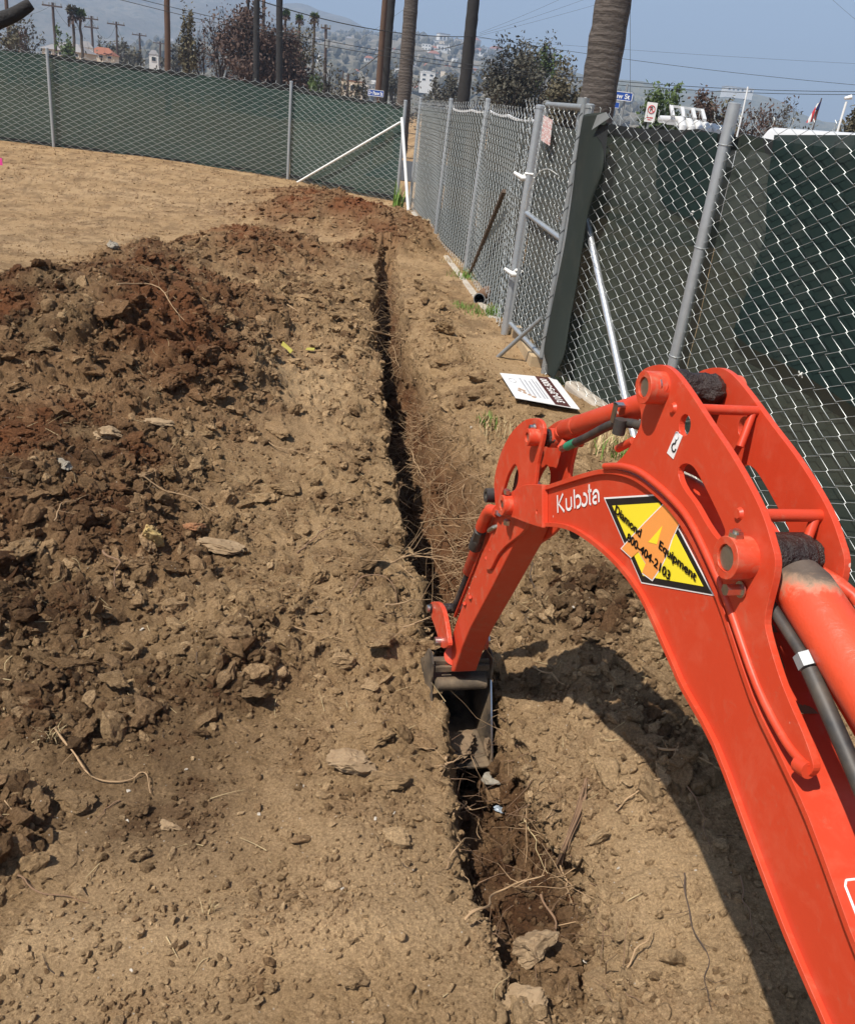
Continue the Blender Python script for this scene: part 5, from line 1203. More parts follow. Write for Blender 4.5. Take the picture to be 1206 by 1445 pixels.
# the notice board lying on the ground
c4 = [G(706, 528, .05), G(783, 534, .075), G(817, 582, .05), G(728, 564, .045)]
c4 = [surf(*q)[0] + [0, 0, .035] for q in ((706, 528), (783, 534), (817, 580), (728, 564))]
lenu = .5 * (np.linalg.norm(c4[1] - c4[0]) + np.linalg.norm(c4[2] - c4[3])); 
SG = thing('fallen_sign', 'white sign board with a dark brown band lying face up by the near fence', 'sign')
nz_ = np.cross(c4[1] - c4[0], c4[2] - c4[0]); nz_ /= np.linalg.norm(nz_); nz_ = nz_ if nz_[2] > 0 else -nz_
def sp(u, v, lift=0.0): return (c4[0] * (1 - u) * (1 - v) + c4[1] * u * (1 - v) + c4[2] * u * v + c4[3] * (1 - u) * v) + nz_ * lift   # u across (towards the fence), v towards the camera
def squad(u0, v0, u1, v1, l0, l1):
    a_ = [sp(u0, v0, l0), sp(u1, v0, l0), sp(u1, v1, l0), sp(u0, v1, l0), sp(u0, v0, l1), sp(u1, v0, l1), sp(u1, v1, l1), sp(u0, v1, l1)]
    return MB().add(a_, [(0, 3, 2, 1), (4, 5, 6, 7), (0, 1, 5, 4), (1, 2, 6, 5), (2, 3, 7, 6), (3, 0, 4, 7)])
squad(0, 0, 1, 1, -.004, 0).build('board', M['signwhite'], SG)
squad(.62, .003, .86, .997, 0, .001).build('band', M['signbrown'], SG)
ud = sp(1, .5) - sp(0, .5); vd = sp(.5, 0) - sp(.5, 1); uL, vL = np.linalg.norm(ud), np.linalg.norm(vd); ud /= uL; vd /= vL
put_text('lettering', '310-385-5000', M['decal_white'], SG, sp(.74, .5, .0015), vd, -ud, uL * .17, 1, .002, .0006, width=vL * .86)
rs = np.random.default_rng(3)
for u in (.30, .37, .44, .51, .56):
    mb = MB(); v = .14 + .1 * rs.random()
    while v < .84:
        w_ = rs.uniform(.015, .05); a_ = squad(u - .012, v, u + .012, v + w_, .0002, .001); mb.add(a_.v, a_.f); v += w_ + .012
    mb.build('print_line', M['signgrey'], SG)
mb = MB(); ps = [sp(.14 + .055 * math.cos(t), .30 + .085 * math.sin(t), .0015) for t in np.linspace(0, 6.28, 24)]; mb.tube(ps, .0016, 4); mb.build('print_ring', M['signgrey'], SG)
for (u, v) in ((.17, .62), (.15, .70), (.22, .74), (.28, .80), (.22, .66), (.33, .86)):
    MB().add([sp(u + .035 * math.cos(t) * rs.uniform(.6, 1.2), v + .04 * math.sin(t) * rs.uniform(.6, 1.2), .001) for t in np.linspace(0, 5.6, 9)], [tuple(range(9))]).build('print_blot', M['tan_print'], SG)

# grass tufts and the weed at the corner
def tuft(name, label, cat, c, n, h, spread, mat, width=.006, lean=.6, group=None):
    mb = MB(); r = np.random.default_rng(int(abs(c[0] * 1000 + c[1] * 77)))
    for _ in range(n):
        b = np.array([c[0] + r.normal(0, spread), c[1] + r.normal(0, spread), c[2]]); a = r.uniform(0, 6.28); hh = h * r.uniform(.4, 1.0); L_ = lean * r.uniform(.2, 1.2); dr = np.array([math.cos(a), math.sin(a), 0]); sd = np.array([-dr[1], dr[0], 0]) * width * r.uniform(.5, 1)
        pts_ = [b + dr * L_ * hh * t * t + np.array([0, 0, hh * (t - .35 * L_ * t * t)]) for t in (0, .35, .7, 1)]
        vs = []; 
        for t, p in zip((1, .8, .5, .08), pts_): vs += [p - sd * t, p + sd * t]
        mb.add(vs, [(0, 1, 3, 2), (2, 3, 5, 4), (4, 5, 7, 6)])
    return set_props(mb.build(name, mat), label, cat, group)
for k, (px, py, n, h, s, m_, lab) in enumerate([(697, 445, 200, .14, .07, 'grass', 'green grass tuft below the drain pipe at the gate post'), (660, 393, 130, .14, .09, 'grass', 'small green grass tuft at the foot of the brown strut'), (653, 436, 120, .08, .08, 'grass', 'low grass patch left of the drain pipe'),
        (672, 445, 60, .06, .06, 'grass', 'flattened grass just under the mouth of the drain pipe'), (636, 370, 70, .11, .08, 'straw', 'yellowish grass along the far side fence'), (600, 325, 40, .10, .05, 'straw', 'dry grass tuft at the foot of the second far post'),
        (783, 520, 40, .14, .04, 'straw', 'pale weeds behind the bottom of the loose flap'), (788, 545, 30, .10, .03, 'grass', 'small weed between the fallen sign and the kerb'), (855, 628, 90, .16, .06, 'straw', 'dry grass seen under the arm cylinder'), (868, 640, 50, .14, .05, 'grass', 'green blades among dry grass under the arm cylinder'),
        (700, 610, 70, .10, .07, 'straw', 'dry grass on the bank above the arm'), (690, 598, 40, .10, .05, 'grass', 'thin green grass on the rim of the dug pit'), (298, 1283, 14, .05, .010, 'straw', 'tiny dry weed on the smooth ground at the bottom left'), (75, 1040, 24, .05, .012, 'straw', 'pale root wad at the upper end of the bent root')]):
    c = G(px, py, 0); c[2] = height_at(c[0], c[1]) - .005 if True else 0
    if k >= 8: c = surf(px, py)[0]
    tuft('grass_tuft', lab, 'grass', c, n, h, s, M[m_], .0045 if k < 12 else .0018)
c = G(563, 290, 0); tuft('weed', 'tall green weed growing at the back corner of the fences', 'weed', (c[0], c[1] - .3, 0), 26, .5, .05, M['grass'], .022, .35)

# little coloured scraps
p, n_, _ = surf(404, 492); mb = MB(); mb.add([p + [-.02, 0, .03], p + [.03, -.05, .02], p + [.045, -.045, .035], p + [-.01, .01, .055]], [(0, 1, 2, 3)]); mb.add([p + [.03, -.05, .02], p + [.06, -.10, .01], p + [.075, -.09, .03], p + [.045, -.045, .035]], [(0, 1, 2, 3)]); o = mb.build('yellow_ribbon', M['ribbon']); o.modifiers.new('s', 'SOLIDIFY').thickness = .002; set_props(o, 'torn yellow ribbon sticking out of the clods left of the trench', 'ribbon')
p, n_, _ = surf(437, 494); o = MB().add([p + [-.03, 0, .02], p + [.03, -.01, .025], p + [.03, .02, .035], p + [-.02, .025, .03]], [(0, 1, 2, 3)]).build('yellow_ribbon', M['ribbon']); o.modifiers.new('s', 'SOLIDIFY').thickness = .002; set_props(o, 'short scrap of yellow ribbon under a flat clod', 'ribbon')
c = G(1, 244, .15); PF = thing('marker_flag', 'pink marker flag on a wire at the left edge of the plot', 'flag', (c[0] - .02, c[1], 0)); mb = MB(); mb.tube([(0, 0, -.1), (0, 0, .38)], .003, 6); mb.build('wire_stem', M['wire'], PF); mb = MB(); mb.box((0, -.002, .26), (.06, .002, .36)); mb.build('flag', M['pink'], PF)
p, n_, _ = surf(702, 1140)
V, Fc = clod_shape(3, 777, 9, 1.2); V = V * np.array([.03, .022, .016]) ; me = np_mesh('plastic_scrap', V + p + n_ * .01, Fc, False); o = link('plastic_scrap', me, M['greyblue']); set_props(o, 'crumpled grey-blue plastic scrap stuck in the trench floor', 'plastic scrap')
p, n_, _ = surf(695, 1105)
V, Fc = clod_shape(3, 778, 8, .8); me = np_mesh('rock', V * np.array([.035, .03, .02]) + p, Fc, True); o = link('rock', me, M['rock_grey']); set_props(o, 'grey stone in the trench below the bucket tip', 'rock')

# ------------------------------------------------------------------ roots, sticks and straw
def root(label, ends, r, mat, cat='root', lift=0.004, name='root', wig=.012, fork=None, taper=.7):
    P_ = []
    for e in ends:
        p, n_, _ = surf(e[0], e[1], 4); up_ = e[2] if len(e) > 2 else 0.0
        P_.append(p + n_ * lift + np.array([0, 0, up_]))
    P_ = np.array(cr([tuple(p) for p in P_], 7)); k = len(P_); rr_ = np.random.default_rng(int(ends[0][0] * 13 + ends[0][1]))
    ph = rr_.uniform(0, 6.28, 6); t = np.linspace(0, 1, k); L_ = np.linalg.norm(P_[-1] - P_[0])
    P_ = P_ + np.stack([np.sin(t * 9 + ph[0]) + .5 * np.sin(t * 21 + ph[1]), np.sin(t * 8 + ph[2]), .6 * np.sin(t * 11 + ph[3])], 1) * min(wig, L_ * .04) * np.sin(math.pi * t)[:, None]
    mb = MB(); mb.tube(P_, r * (1 - taper * t) * (1 + .18 * np.sin(t * 37 + ph[4])), 7)
    for _ in range(int(3 + L_ * 12)):
        i = rr_.integers(1, k - 2); d_ = rr_.normal(size=3); d_ /= np.linalg.norm(d_); l = L_ * rr_.uniform(.06, .25); q = P_[i]
        mb.tube([q, q + d_ * l * .5 + rr_.normal(size=3) * l * .08, q + d_ * l + rr_.normal(size=3) * l * .15], [r * .35, r * .25, r * .12], 4)
    return set_props(mb.build(name, mat, None, smooth=True), label, cat)
def cr3(P, n): return cr(P, n)
_cr = cr
def cr(pts, n=4, closed=False):
    if len(pts[0]) == 2: return _cr(pts, n, closed)
    P = np.array(pts, float); m = len(P); out = []
    for i in range(m if closed else m - 1):
        p0, p1, p2, p3 = (P[(i + k) % m] if closed else P[min(max(i + k, 0), m - 1)] for k in (-1, 0, 1, 2))
        for t in np.arange(n) / n: out.append(tuple(.5 * (2 * p1 + (p2 - p0) * t + (2 * p0 - 5 * p1 + 4 * p2 - p3) * t * t + (3 * p1 - p0 - 3 * p2 + p3) * t ** 3)))
    if not closed: out.append(tuple(P[-1]))
    return out
ROOTS = [
    ('long bent pale root lying in the lower left', [(78, 1040, .03), (105, 1065, .02), (140, 1098, .012), (185, 1098, .012), (208, 1100, .012), (214, 1122, .01)], .0040, 'root'),
    ('short root curving below the long bent root', [(170, 1128), (148, 1140), (128, 1165)], .0028, 'root_dark'),
    ('root at the lower left edge of the frame', [(28, 1236), (75, 1262), (128, 1274)], .0032, 'root_dark'),
    ('pale twig at the left edge below the dark clod heap', [(8, 1128), (28, 1155), (45, 1176)], .0022, 'root'),
    ('pale root bridging the trench at its far end', [(500, 470, .05), (530, 476, .05), (565, 486, .05), (580, 494, .02)], .013, 'root'),
    ('thin root hanging over the far trench', [(520, 408), (540, 425, .1), (553, 445)], .005, 'root'),
    ('stout pale root reaching right over the trench below the bucket', [(655, 1310, .03), (675, 1300, .05), (700, 1282, .06), (735, 1272, .07), (760, 1267, .08)], .0052, 'root'),
    ('forked root across the trench in front of the bucket', [(628, 1080, .03), (655, 1062, .07), (680, 1048, .10), (694, 1044, .12)], .0050, 'root'),
    ('second root crossing just below the bucket tip', [(622, 1088, .02), (645, 1085, .05), (670, 1078, .06)], .0040, 'root'),
    ('twisted root hanging on the left trench wall', [(640, 1150), (652, 1148, .04), (665, 1156, .06), (686, 1163, .07)], .0040, 'root'),
    ('branching rootlet halfway down the trench wall', [(630, 1225), (650, 1208, .03), (668, 1200, .06), (672, 1188, .08)], .0030, 'root'),
    ('thin straight root continuing down from the split stick', [(786, 1215, .01), (798, 1250, .01), (808, 1282, .01)], .0036, 'root'),
    ('brown root along the right side of the trench floor', [(765, 1270, .02), (775, 1310, .02), (790, 1370, .02), (797, 1405, .02)], .0045, 'root_dark'),
    ('root in the boom shadow close to the boom', [(920, 1058, .01), (960, 1068, .02), (1018, 1090, .01)], .0060, 'root'),
    ('thin root running down through the boom shadow', [(962, 1105, .01), (985, 1150, .01), (1003, 1205, .01)], .0035, 'root_dark'),
    ('dark wiry stick standing on the right bank', [(962, 1240, .02), (975, 1300, .01), (990, 1370, .01), (1000, 1430, .01)], .0030, 'stick'),
    ('forked root on the right bank by the shadow edge', [(868, 1142), (900, 1118, .02), (934, 1108, .03)], .0038, 'root'),
    ('pale stick poking from the soil right of the bucket', [(748, 950, .03), (770, 962, .03), (795, 975, .03)], .0045, 'root'),
    ('long pale root lying on the dug slope left of the arm', [(585, 752, .06), (620, 742, .05), (660, 738, .04), (672, 737, .03)], .0055, 'root'),
    ('root across the trench level with the bucket cylinder', [(552, 805, .04), (585, 806, .08), (618, 800, .06)], .0055, 'root'),
    ('kinked root beside the burrow on the left lip', [(492, 842, .02), (512, 832, .04), (545, 829, .04), (562, 860, .02)], .0045, 'root_dark'),
    ('root reaching from the left lip to the link pin', [(540, 862, .03), (572, 868, .06), (605, 872, .08)], .0050, 'root'),
    ('root running to the bucket linkage just above the bucket', [(570, 896, .03), (590, 895, .06), (612, 893, .08)], .0045, 'root'),
    ('thin straw-like root on the left bank below the burrow', [(415, 888, .01), (450, 895, .01), (485, 907, .01)], .0030, 'root'),
    ('dark split twig on the left bank', [(418, 782, .01), (445, 760, .015), (470, 742, .02)], .0060, 'root_dark'),
    ('long thin root on the pale patch of the left bank', [(378, 624, .01), (410, 638, .015), (460, 645, .01)], .0040, 'root'),
    ('pale stalk lying diagonally on the left spoil heap', [(196, 680, .03), (250, 702, .03), (306, 732, .03)], .0045, 'root'),
    ('long stalk over the clods of the left heap', [(165, 408, .03), (215, 412, .03), (262, 462, .03)], .0070, 'root'),
    ('curved stalk in the reddish part of the left heap', [(75, 745, .03), (95, 722, .04), (128, 707, .03)], .0032, 'root'),
    ('bundle of roots under the clod at the left edge', [(150, 790, .04), (165, 808, .03), (162, 835, .02)], .0060, 'root_dark'),
    ('thin dark stalk standing behind the boom on the pit bank', [(748, 800, .02), (745, 850, .02), (741, 885, .01)], .0030, 'stick'),
    ('thick piece of root on the left bank beside the ribbon', [(404, 432, .03), (425, 445, .03)], .010, 'root'),
    ('twig in the near right corner under the boom', [(1040, 1240, .01), (1052, 1290, .01), (1060, 1330, .01)], .0035, 'root_dark'),
    ('small root sticking out near the boulder', [(868, 1385, .01), (900, 1350, .03), (912, 1325, .04)], .0040, 'root'),
    ('two-pronged root hanging in the trench behind the bucket', [(575, 640, .03), (592, 668, .03), (600, 690, .02)], .0065, 'root'),
    ('root dangling down the middle of the trench', [(545, 480, .02), (556, 510, .05), (566, 540, .0)], .0060, 'root'),
    ('straw stalk above the stout root', [(735, 1175, .05), (750, 1205, .05), (768, 1245, .03)], .0028, 'straw'),
]
for lab, ends, r, mt in ROOTS: root(lab, ends, r * .72, M[mt])

# the split stick on the right bank: a bundle of torn fibres
mb = MB(); rs = np.random.default_rng(12); cl_ = [surf(x, y)[0] + [0, 0, .012] for x, y in ((823, 1102), (818, 1125), (812, 1150), (803, 1178), (792, 1200), (784, 1220))]
for k in range(26):
    o_ = rs.normal(0, .0028, 3); e1, e2 = rs.normal(0, .012, 3), rs.normal(0, .007, 3); i0 = rs.integers(0, 2); i1 = rs.integers(4, 7)
    P_ = [c + o_ * (1 + abs(i - 3) * .5) + (e1 if i == 0 else 0) + (e2 if i == 5 else 0) for i, c in enumerate(cl_)][i0:i1]
    mb.tube(cr([tuple(p) for p in P_], 3), rs.uniform(.0006, .0022), 5)
set_props(mb.build('split_stick', M['root_dark'], None, smooth=True), 'fibrous split stick lying on the right bank below the bucket', 'stick')

# hair roots and straw that nobody could count
def strands(name, label, n, weight, lmin, lmax, rmin, rmax, mat, outn=.5, down=.2, lie=0.0, seed=0):
    r = np.random.default_rng(seed); w = np.where(okv, dA * weight, 0); pk = r.choice(len(w), n, p=w / w.sum()); mb = MB(); Vs = []; Fs = []; off = 0
    for v in pk:
        p = P1[v] - E1[v] * .004; nn_ = E1[v]; d_ = r.normal(size=3); d_ -= nn_ * (d_ @ nn_) * (lie); d_ /= np.linalg.norm(d_); d_ = d_ + nn_ * outn * r.random(); d_[2] -= down * r.random(); d_ /= np.linalg.norm(d_)
        L_ = r.uniform(lmin, lmax); k = 5; t = np.linspace(0, 1, k)[:, None]; bend = r.normal(size=3) * .25; Q_ = p + d_ * L_ * t + bend * L_ * t * t + r.normal(size=(k, 3)) * L_ * .03 + nn_ * (.004 + .004 * lie)
        if lie > .5: Q_ = p + d_ * L_ * t + nn_ * .008 + np.cross(nn_, d_) * L_ * .12 * np.sin(t * 3.1 * r.uniform(-1.5, 1.5))
        rad_ = max(r.uniform(rmin, rmax), .30 * SZ[v] / FOC); a_ = np.cross(d_, [0.3, .2, 1.0]); a_ /= np.linalg.norm(a_); b_ = np.cross(d_, a_)
        rr_ = rad_ * np.linspace(1, .35, k)[:, None]
        V = np.concatenate([Q_ + a_ * rr_, Q_ - .5 * a_ * rr_ + .87 * b_ * rr_, Q_ - .5 * a_ * rr_ - .87 * b_ * rr_]); Vs.append(V)
        for s_ in range(3):
            e_ = (s_ + 1) % 3; i_ = np.arange(k - 1); Fs.append(np.stack([s_ * k + i_, e_ * k + i_, e_ * k + i_ + 1, s_ * k + i_ + 1], 1) + off)
        off += 3 * k
    return set_props(link(name, np_mesh(name, np.concatenate(Vs), np.concatenate(Fs)), mat), label, 'roots', kind='stuff')
wk_ = W.ravel()
pit = (wk_ == 3) * (yy > 2.3) * (yy < 5.6) * 1.0
strands('hair_roots', 'mat of pale hair roots hanging from the dug side of the trench', 2300, pit * (.2 + smooth(-.1, .4, nz2)) + .08 * (wk_ == 3), .04, .24, .0008, .0030, M['root'], .6, .5, 0, 1)
strands('dark_roots', 'dark rootlets tangled in the trench walls', 1300, ((wk_ == 1) + (wk_ == 3) + .5 * (wk_ == 2)) * (1 + 3.0 * (yy < 2.2)), .03, .12, .0007, .0020, M['root_dark'], .7, .4, 0, 2)
strands('wall_roots', 'thin roots sticking out of the left trench wall', 260, (wk_ == 1) * 1.0, .04, .15, .0008, .0022, M['root'], 1.2, .1, 0, 3)
strands('straw', 'bits of straw and twig strewn over the dirt', 1500, (wk_ == 0) * (.15 + Rall) * np.maximum(SZ, .5) ** -1.5, .015, .09, .0006, .0018, M['straw'], .05, 0, 1, 4)
strands('twigs', 'dark twig bits strewn over the dirt', 500, (wk_ == 0) * (.2 + Rall) * np.maximum(SZ, .5) ** -1.3, .012, .08, .0006, .0018, M['stick'], .05, 0, 1, 5)
strands('far_litter', 'dry plant litter on the flat ground before the back fence', 700, (wk_ == 0) * (yy > 8) * (xx < -1.0) * 1.0, .05, .25, .001, .003, M['root_dark'], .05, 0, 1, 6)

# ------------------------------------------------------------------ what stands beyond the fences
def foot(px, dist, py=150): p = AT(px, py, dist); return np.array([p[0], p[1], 0.0])
def ztop(px, py, dist): return float(AT(px, py, dist)[2])
def mpp(dist): return dist / FOC * 1.06

def trunk_pts(p, q, r0, r1, k=10, wob=.02, seed=0):
    rr_ = np.random.default_rng(seed); P_ = np.linspace(p, q, k); P_[1:-1] += rr_.normal(0, wob, (k - 2, 3)) * [1, 1, 0]; return P_, np.linspace(r0, r1, k)
def fronds(parent, c, n, L, mat, name='frond', droop=1.0, width=.10, seed=0, joined=True):
    r = np.random.default_rng(seed); mb = MB()
    for i in range(n):
        a = 6.28 * i / n + r.uniform(-.2, .2); e = r.uniform(-.2, 1.1); l = L * r.uniform(.7, 1); d_ = np.array([math.cos(a), math.sin(a), 0])
        P_ = [np.array(c) + d_ * l * t * math.cos(e * (1 - t)) + np.array([0, 0, l * (math.sin(e) * t - .75 * droop * t * t)]) for t in np.linspace(0, 1, 6)]
        sd = np.array([-d_[1], d_[0], 0])
        for j in range(5):
            w0, w1 = width * l * (1 - abs(j / 5 - .5)), width * l * (1 - abs((j + 1) / 5 - .5)) * (0.3 if j == 4 else 1)
            for s_ in (-1, 1): mb.add([P_[j], P_[j + 1], P_[j + 1] + sd * s_ * w1 * 1.6 + [0, 0, -w1 * .9], P_[j] + sd * s_ * w0 * 1.6 + [0, 0, -w0 * .9]], [(0, 1, 2, 3)])
    return mb.build(name, mat, parent)
def palm(label, px_t, py_t, px_b, py_b, dist, wpx, mat, top=None, burnt=True, fr=True, seed=0, group=None):
    b = foot(px_b, dist, py_b); up_at = AT(px_t, py_t, dist); z1 = up_at[2]
    lean = (up_at[:2] - b[:2]) / z1 * .9; H_ = top or z1
    T = thing('palm_tree', label, 'palm tree', b, 0, group)
    r = wpx * mpp(dist) / 2; P_, R_ = trunk_pts(np.array([0, 0, -.3]), np.array([lean[0] * H_, lean[1] * H_, H_]), r * 1.18, r * .88, 90, r * .012, seed)
    R_ = R_ * (1 + .03 * np.sin(np.arange(90) * 2.1) + .015 * np.sin(np.arange(90) * 5.3))
    mb = MB(); mb.tube(P_, R_, 20 if wpx > 20 else 10); mb.build('trunk', mat, T, smooth=True)
    if fr:
        fronds(T, P_[-1], 22, 1.5 if burnt else 1.2, M['leaf_brown'] if burnt else M['leaf_olive'], 'crown', 1.0, seed=seed)
    return T
palm('thick grey-brown palm trunk right behind the gate', 865, 0, 845, 150, 14.2, 38, M['bark_grey'], 11, seed=1)
palm('charred black palm trunk standing alone against the sky', 668, 0, 655, 138, 38, 13, M['char'], 15, seed=2)
palm('grey ringed palm trunk just left of the fence corner', 580, 0, 571, 138, 34, 15, M['bark_grey'], 14, seed=3)
palm('charred palm trunk between the thin brown pole and the grey ringed palm', 552, 0, 541, 132, 44, 9, M['char'], 16, seed=4)
palm('dark palm trunk rising out of the right part of the scorched trees', 394, 0, 396, 105, 60, 7, M['char'], 18, seed=5)
palm('dark palm trunk rising out of the middle of the scorched trees', 362, 0, 362, 105, 62, 6.5, M['char'], 19, seed=6)
palm('thin palm trunk beside the dark palm in the scorched trees', 372, 0, 371, 105, 75, 3.5, M['bark_grey'], 20, seed=7)
palm('thin palm trunk showing left of the dark palm in the scorched trees', 350, 0, 350, 105, 75, 3.2, M['char'], 19, seed=8)
for k, (px, py, s, lab) in enumerate([(105, 15, 8, 'fan palm on the left with a shaggy hanging skirt'), (116, 19, 7, 'shorter fan palm close to the shaggy one'), (402, 18, 6, 'small fan palm just right of the dark trunks'), (421, 24, 5, 'smallest fan palm right of the dark trunks'), (442, 22, 6, 'fan palm standing apart on the right of the scorched trees')]):
    d_ = 95; b = foot(px, d_, 70); z = ztop(px, py, d_); T = thing('palm_tree', lab, 'palm tree', b, 0); mb = MB(); P_, R_ = trunk_pts(np.array([0, 0, -.3]), np.array([0, 0, z]), .16, .12, 12, .03, k); mb.tube(P_, R_, 8); mb.build('trunk', M['bark_grey'], T, smooth=True)
    rr_ = np.random.default_rng(k + 50); Vv, Ff = [], []; mb = MB(); R0 = s * mpp(d_)
    for _ in range(260):
        d3 = rr_.normal(size=3); d3 /= np.linalg.norm(d3); d3[2] = d3[2] * .8 + .1; q = np.array([0, 0, z]) + d3 * R0 * rr_.uniform(.2, 1); e1 = rr_.normal(size=3) * .07; mb.add([np.array([0, 0, z]) + d3 * R0 * .15, q + e1, q - e1], [(0, 1, 2)])
    mb.build('crown', M['leaf_green'] if k != 0 else M['leaf_olive'], T)
    mb = MB()
    for _ in range(90):
        a = rr_.uniform(0, 6.28); h = rr_.uniform(.1, 1.4 if k == 0 else .7); mb.add([(0.12 * math.cos(a), .12 * math.sin(a), z - h * .4), (.45 * math.cos(a), .45 * math.sin(a), z - h), (.45 * math.cos(a + .25), .45 * math.sin(a + .25), z - h * .9)], [(0, 1, 2)])
    mb.build('skirt', M['leaf_brown'], T)

# utility poles and their lines
def upole(label, px, py, pxb, pyb, dist, r, arm=None, armdrop=.3, mat='pole_far', top=None, extra=False, seed=0):
    b = foot(pxb, dist, pyb); z = top or ztop(px, py, dist); T = thing('utility_pole', label, 'utility pole', b, 0)
    pt = AT(px, py, dist); ln_ = (pt[:2] - b[:2]) / pt[2] * z * .8
    mb = MB(); P_, R_ = trunk_pts(np.array([0, 0, -.4]), np.array([ln_[0], ln_[1], z]), r * 1.15, r * .8, 14, .015, seed); mb.tube(P_, R_, 12); mb.build('pole', M[mat], T, smooth=True)
    if arm:
        for k, dz_ in enumerate([0] if not extra else [0, .9]):
            c = MB().beam((ln_[0] - arm / 2, ln_[1] - .15, z - armdrop - dz_), (ln_[0] + arm / 2, ln_[1] - .15, z - armdrop - dz_ - .02), .12, .14).build('crossarm', M['pole_far'], T)
            for s_ in (-.45, -.15, .15, .45):
                mb = MB(); mb.tube([(ln_[0] + arm * s_, ln_[1] - .15, z - armdrop - dz_ + .05), (ln_[0] + arm * s_, ln_[1] - .15, z - armdrop - dz_ + .28)], .06, 6); mb.build('insulator', M['galv_dull'], c)
    return T, np.array([b[0] + ln_[0], b[1] + ln_[1], z])
upole('tall brown utility pole left of the scorched trees, cut by the top of the frame', 236, 0, 236, 90, 45, .125, None, mat='pole', top=12.5, seed=1)
upole('thin brown pole just left of the charred palm near the fence corner', 543, 0, 534, 128, 41, .125, None, mat='pole', top=12, seed=2)
upole('utility pole with crossarm near the left edge, second from the left', 74, 3, 79, 75, 105, .15, 2.0, seed=3)
upole('utility pole at the far left edge', 9, 0, 13, 60, 95, .17, 2.0, mat='pole', top=10, seed=4)
upole('utility pole with pale crossarm right of the two fan palms', 129, 22, 131, 75, 123, .15, 1.7, extra=True, seed=5)
upole('utility pole with crossarm between the palms and the tall brown pole', 164, 30, 166, 82, 128, .14, 2.2, seed=6)
upole('smaller utility pole with crossarm farther down the street', 197, 46, 198, 85, 152, .16, 2.2, seed=7)
upole('smallest of the row of utility poles, beside the tall brown one', 226, 58, 226, 90, 181, .2, 2.4, seed=8)
Tt, tp = upole('utility pole with transformer right of the scorched trees', 459, 34, 460, 118, 92, .15, .9, seed=9)
mb = MB(); mb.tube([(.0, -.3, tp[2] - 1.9), (.0, -.3, tp[2] - 1.2)], .22, 12); mb.build('transformer', M['galv_dull'], Tt, smooth=True)
upole('short dark pole with a cross wire near the blue street sign', 491, 103, 491, 125, 90, .14, None, seed=10)
upole('slender pole stub left of the short dark pole', 484, 99, 484, 122, 130, .12, None, seed=11)
def line(label, A_, B_, sag, r=.012):
    A_, B_ = np.array(A_), np.array(B_); t = np.linspace(0, 1, 24)[:, None]; P_ = A_ + (B_ - A_) * t; P_[:, 2] -= (sag * 4 * t * (1 - t))[:, 0]
    mb = MB(); mb.tube(P_, r, 5); set_props(mb.build('power_line', M['cable'], None), label, 'power line')
line('upper black power line running down to the charred palm', AT(330, -12, 30), AT(672, 51, 38), .35, .015)
line('upper power line going on from the thick palm to the right edge', AT(672, 51, 38), AT(1260, 124, 40), .15, .008)
line('double power line below the upper one, upper strand', AT(120, -22, 34), AT(1300, 128, 36), .9, .010)
line('double power line below the upper one, lower strand', AT(120, -14, 34), AT(1300, 132, 36), .9, .010)
line('thin line sloping from the thin brown pole to the charred palm', AT(543, 66, 41), AT(668, 56, 38), .25, .012)
line('line from the short dark pole up to the thin brown pole', AT(491, 104, 90), AT(540, 72, 41), .2, .020)
for k, (a, b, lab) in enumerate([((676, 50), (960, -30), 'lowest faint wire rising to the right of the charred palm'), ((676, 48), (900, -30), 'middle faint wire rising to the right of the charred palm'), ((676, 46), (850, -30), 'steepest faint wire rising to the right of the charred palm'),
      ((672, 53), (1260, 92), 'faint level wire above the double power line'), ((1170, -5), (1260, 65), 'short wire crossing the top right corner'), ((500, 60), (640, -40), 'faint wire rising behind the fence corner palms')]):
    line(lab, AT(*a, 60), AT(*b, 60), .1, .006)
for k, (a, b) in enumerate([((75, 5), (129, 24)), ((129, 25), (164, 32)), ((164, 33), (197, 48)), ((197, 49), (226, 60)), ((-60, -20), (75, 5))]):
    line(['wire between the second and third poles from the left', 'wire from the palm-side pole to the next', 'wire between the two middle poles of the row', 'wire to the smallest pole of the row', 'wire from the left edge to the second pole'][k], AT(*a, 110), AT(*b, 125), 1.8, .014)
line('white hanging wire right of the thick palm', AT(889, -10, 24), AT(889, 150, 24), 0, .005)

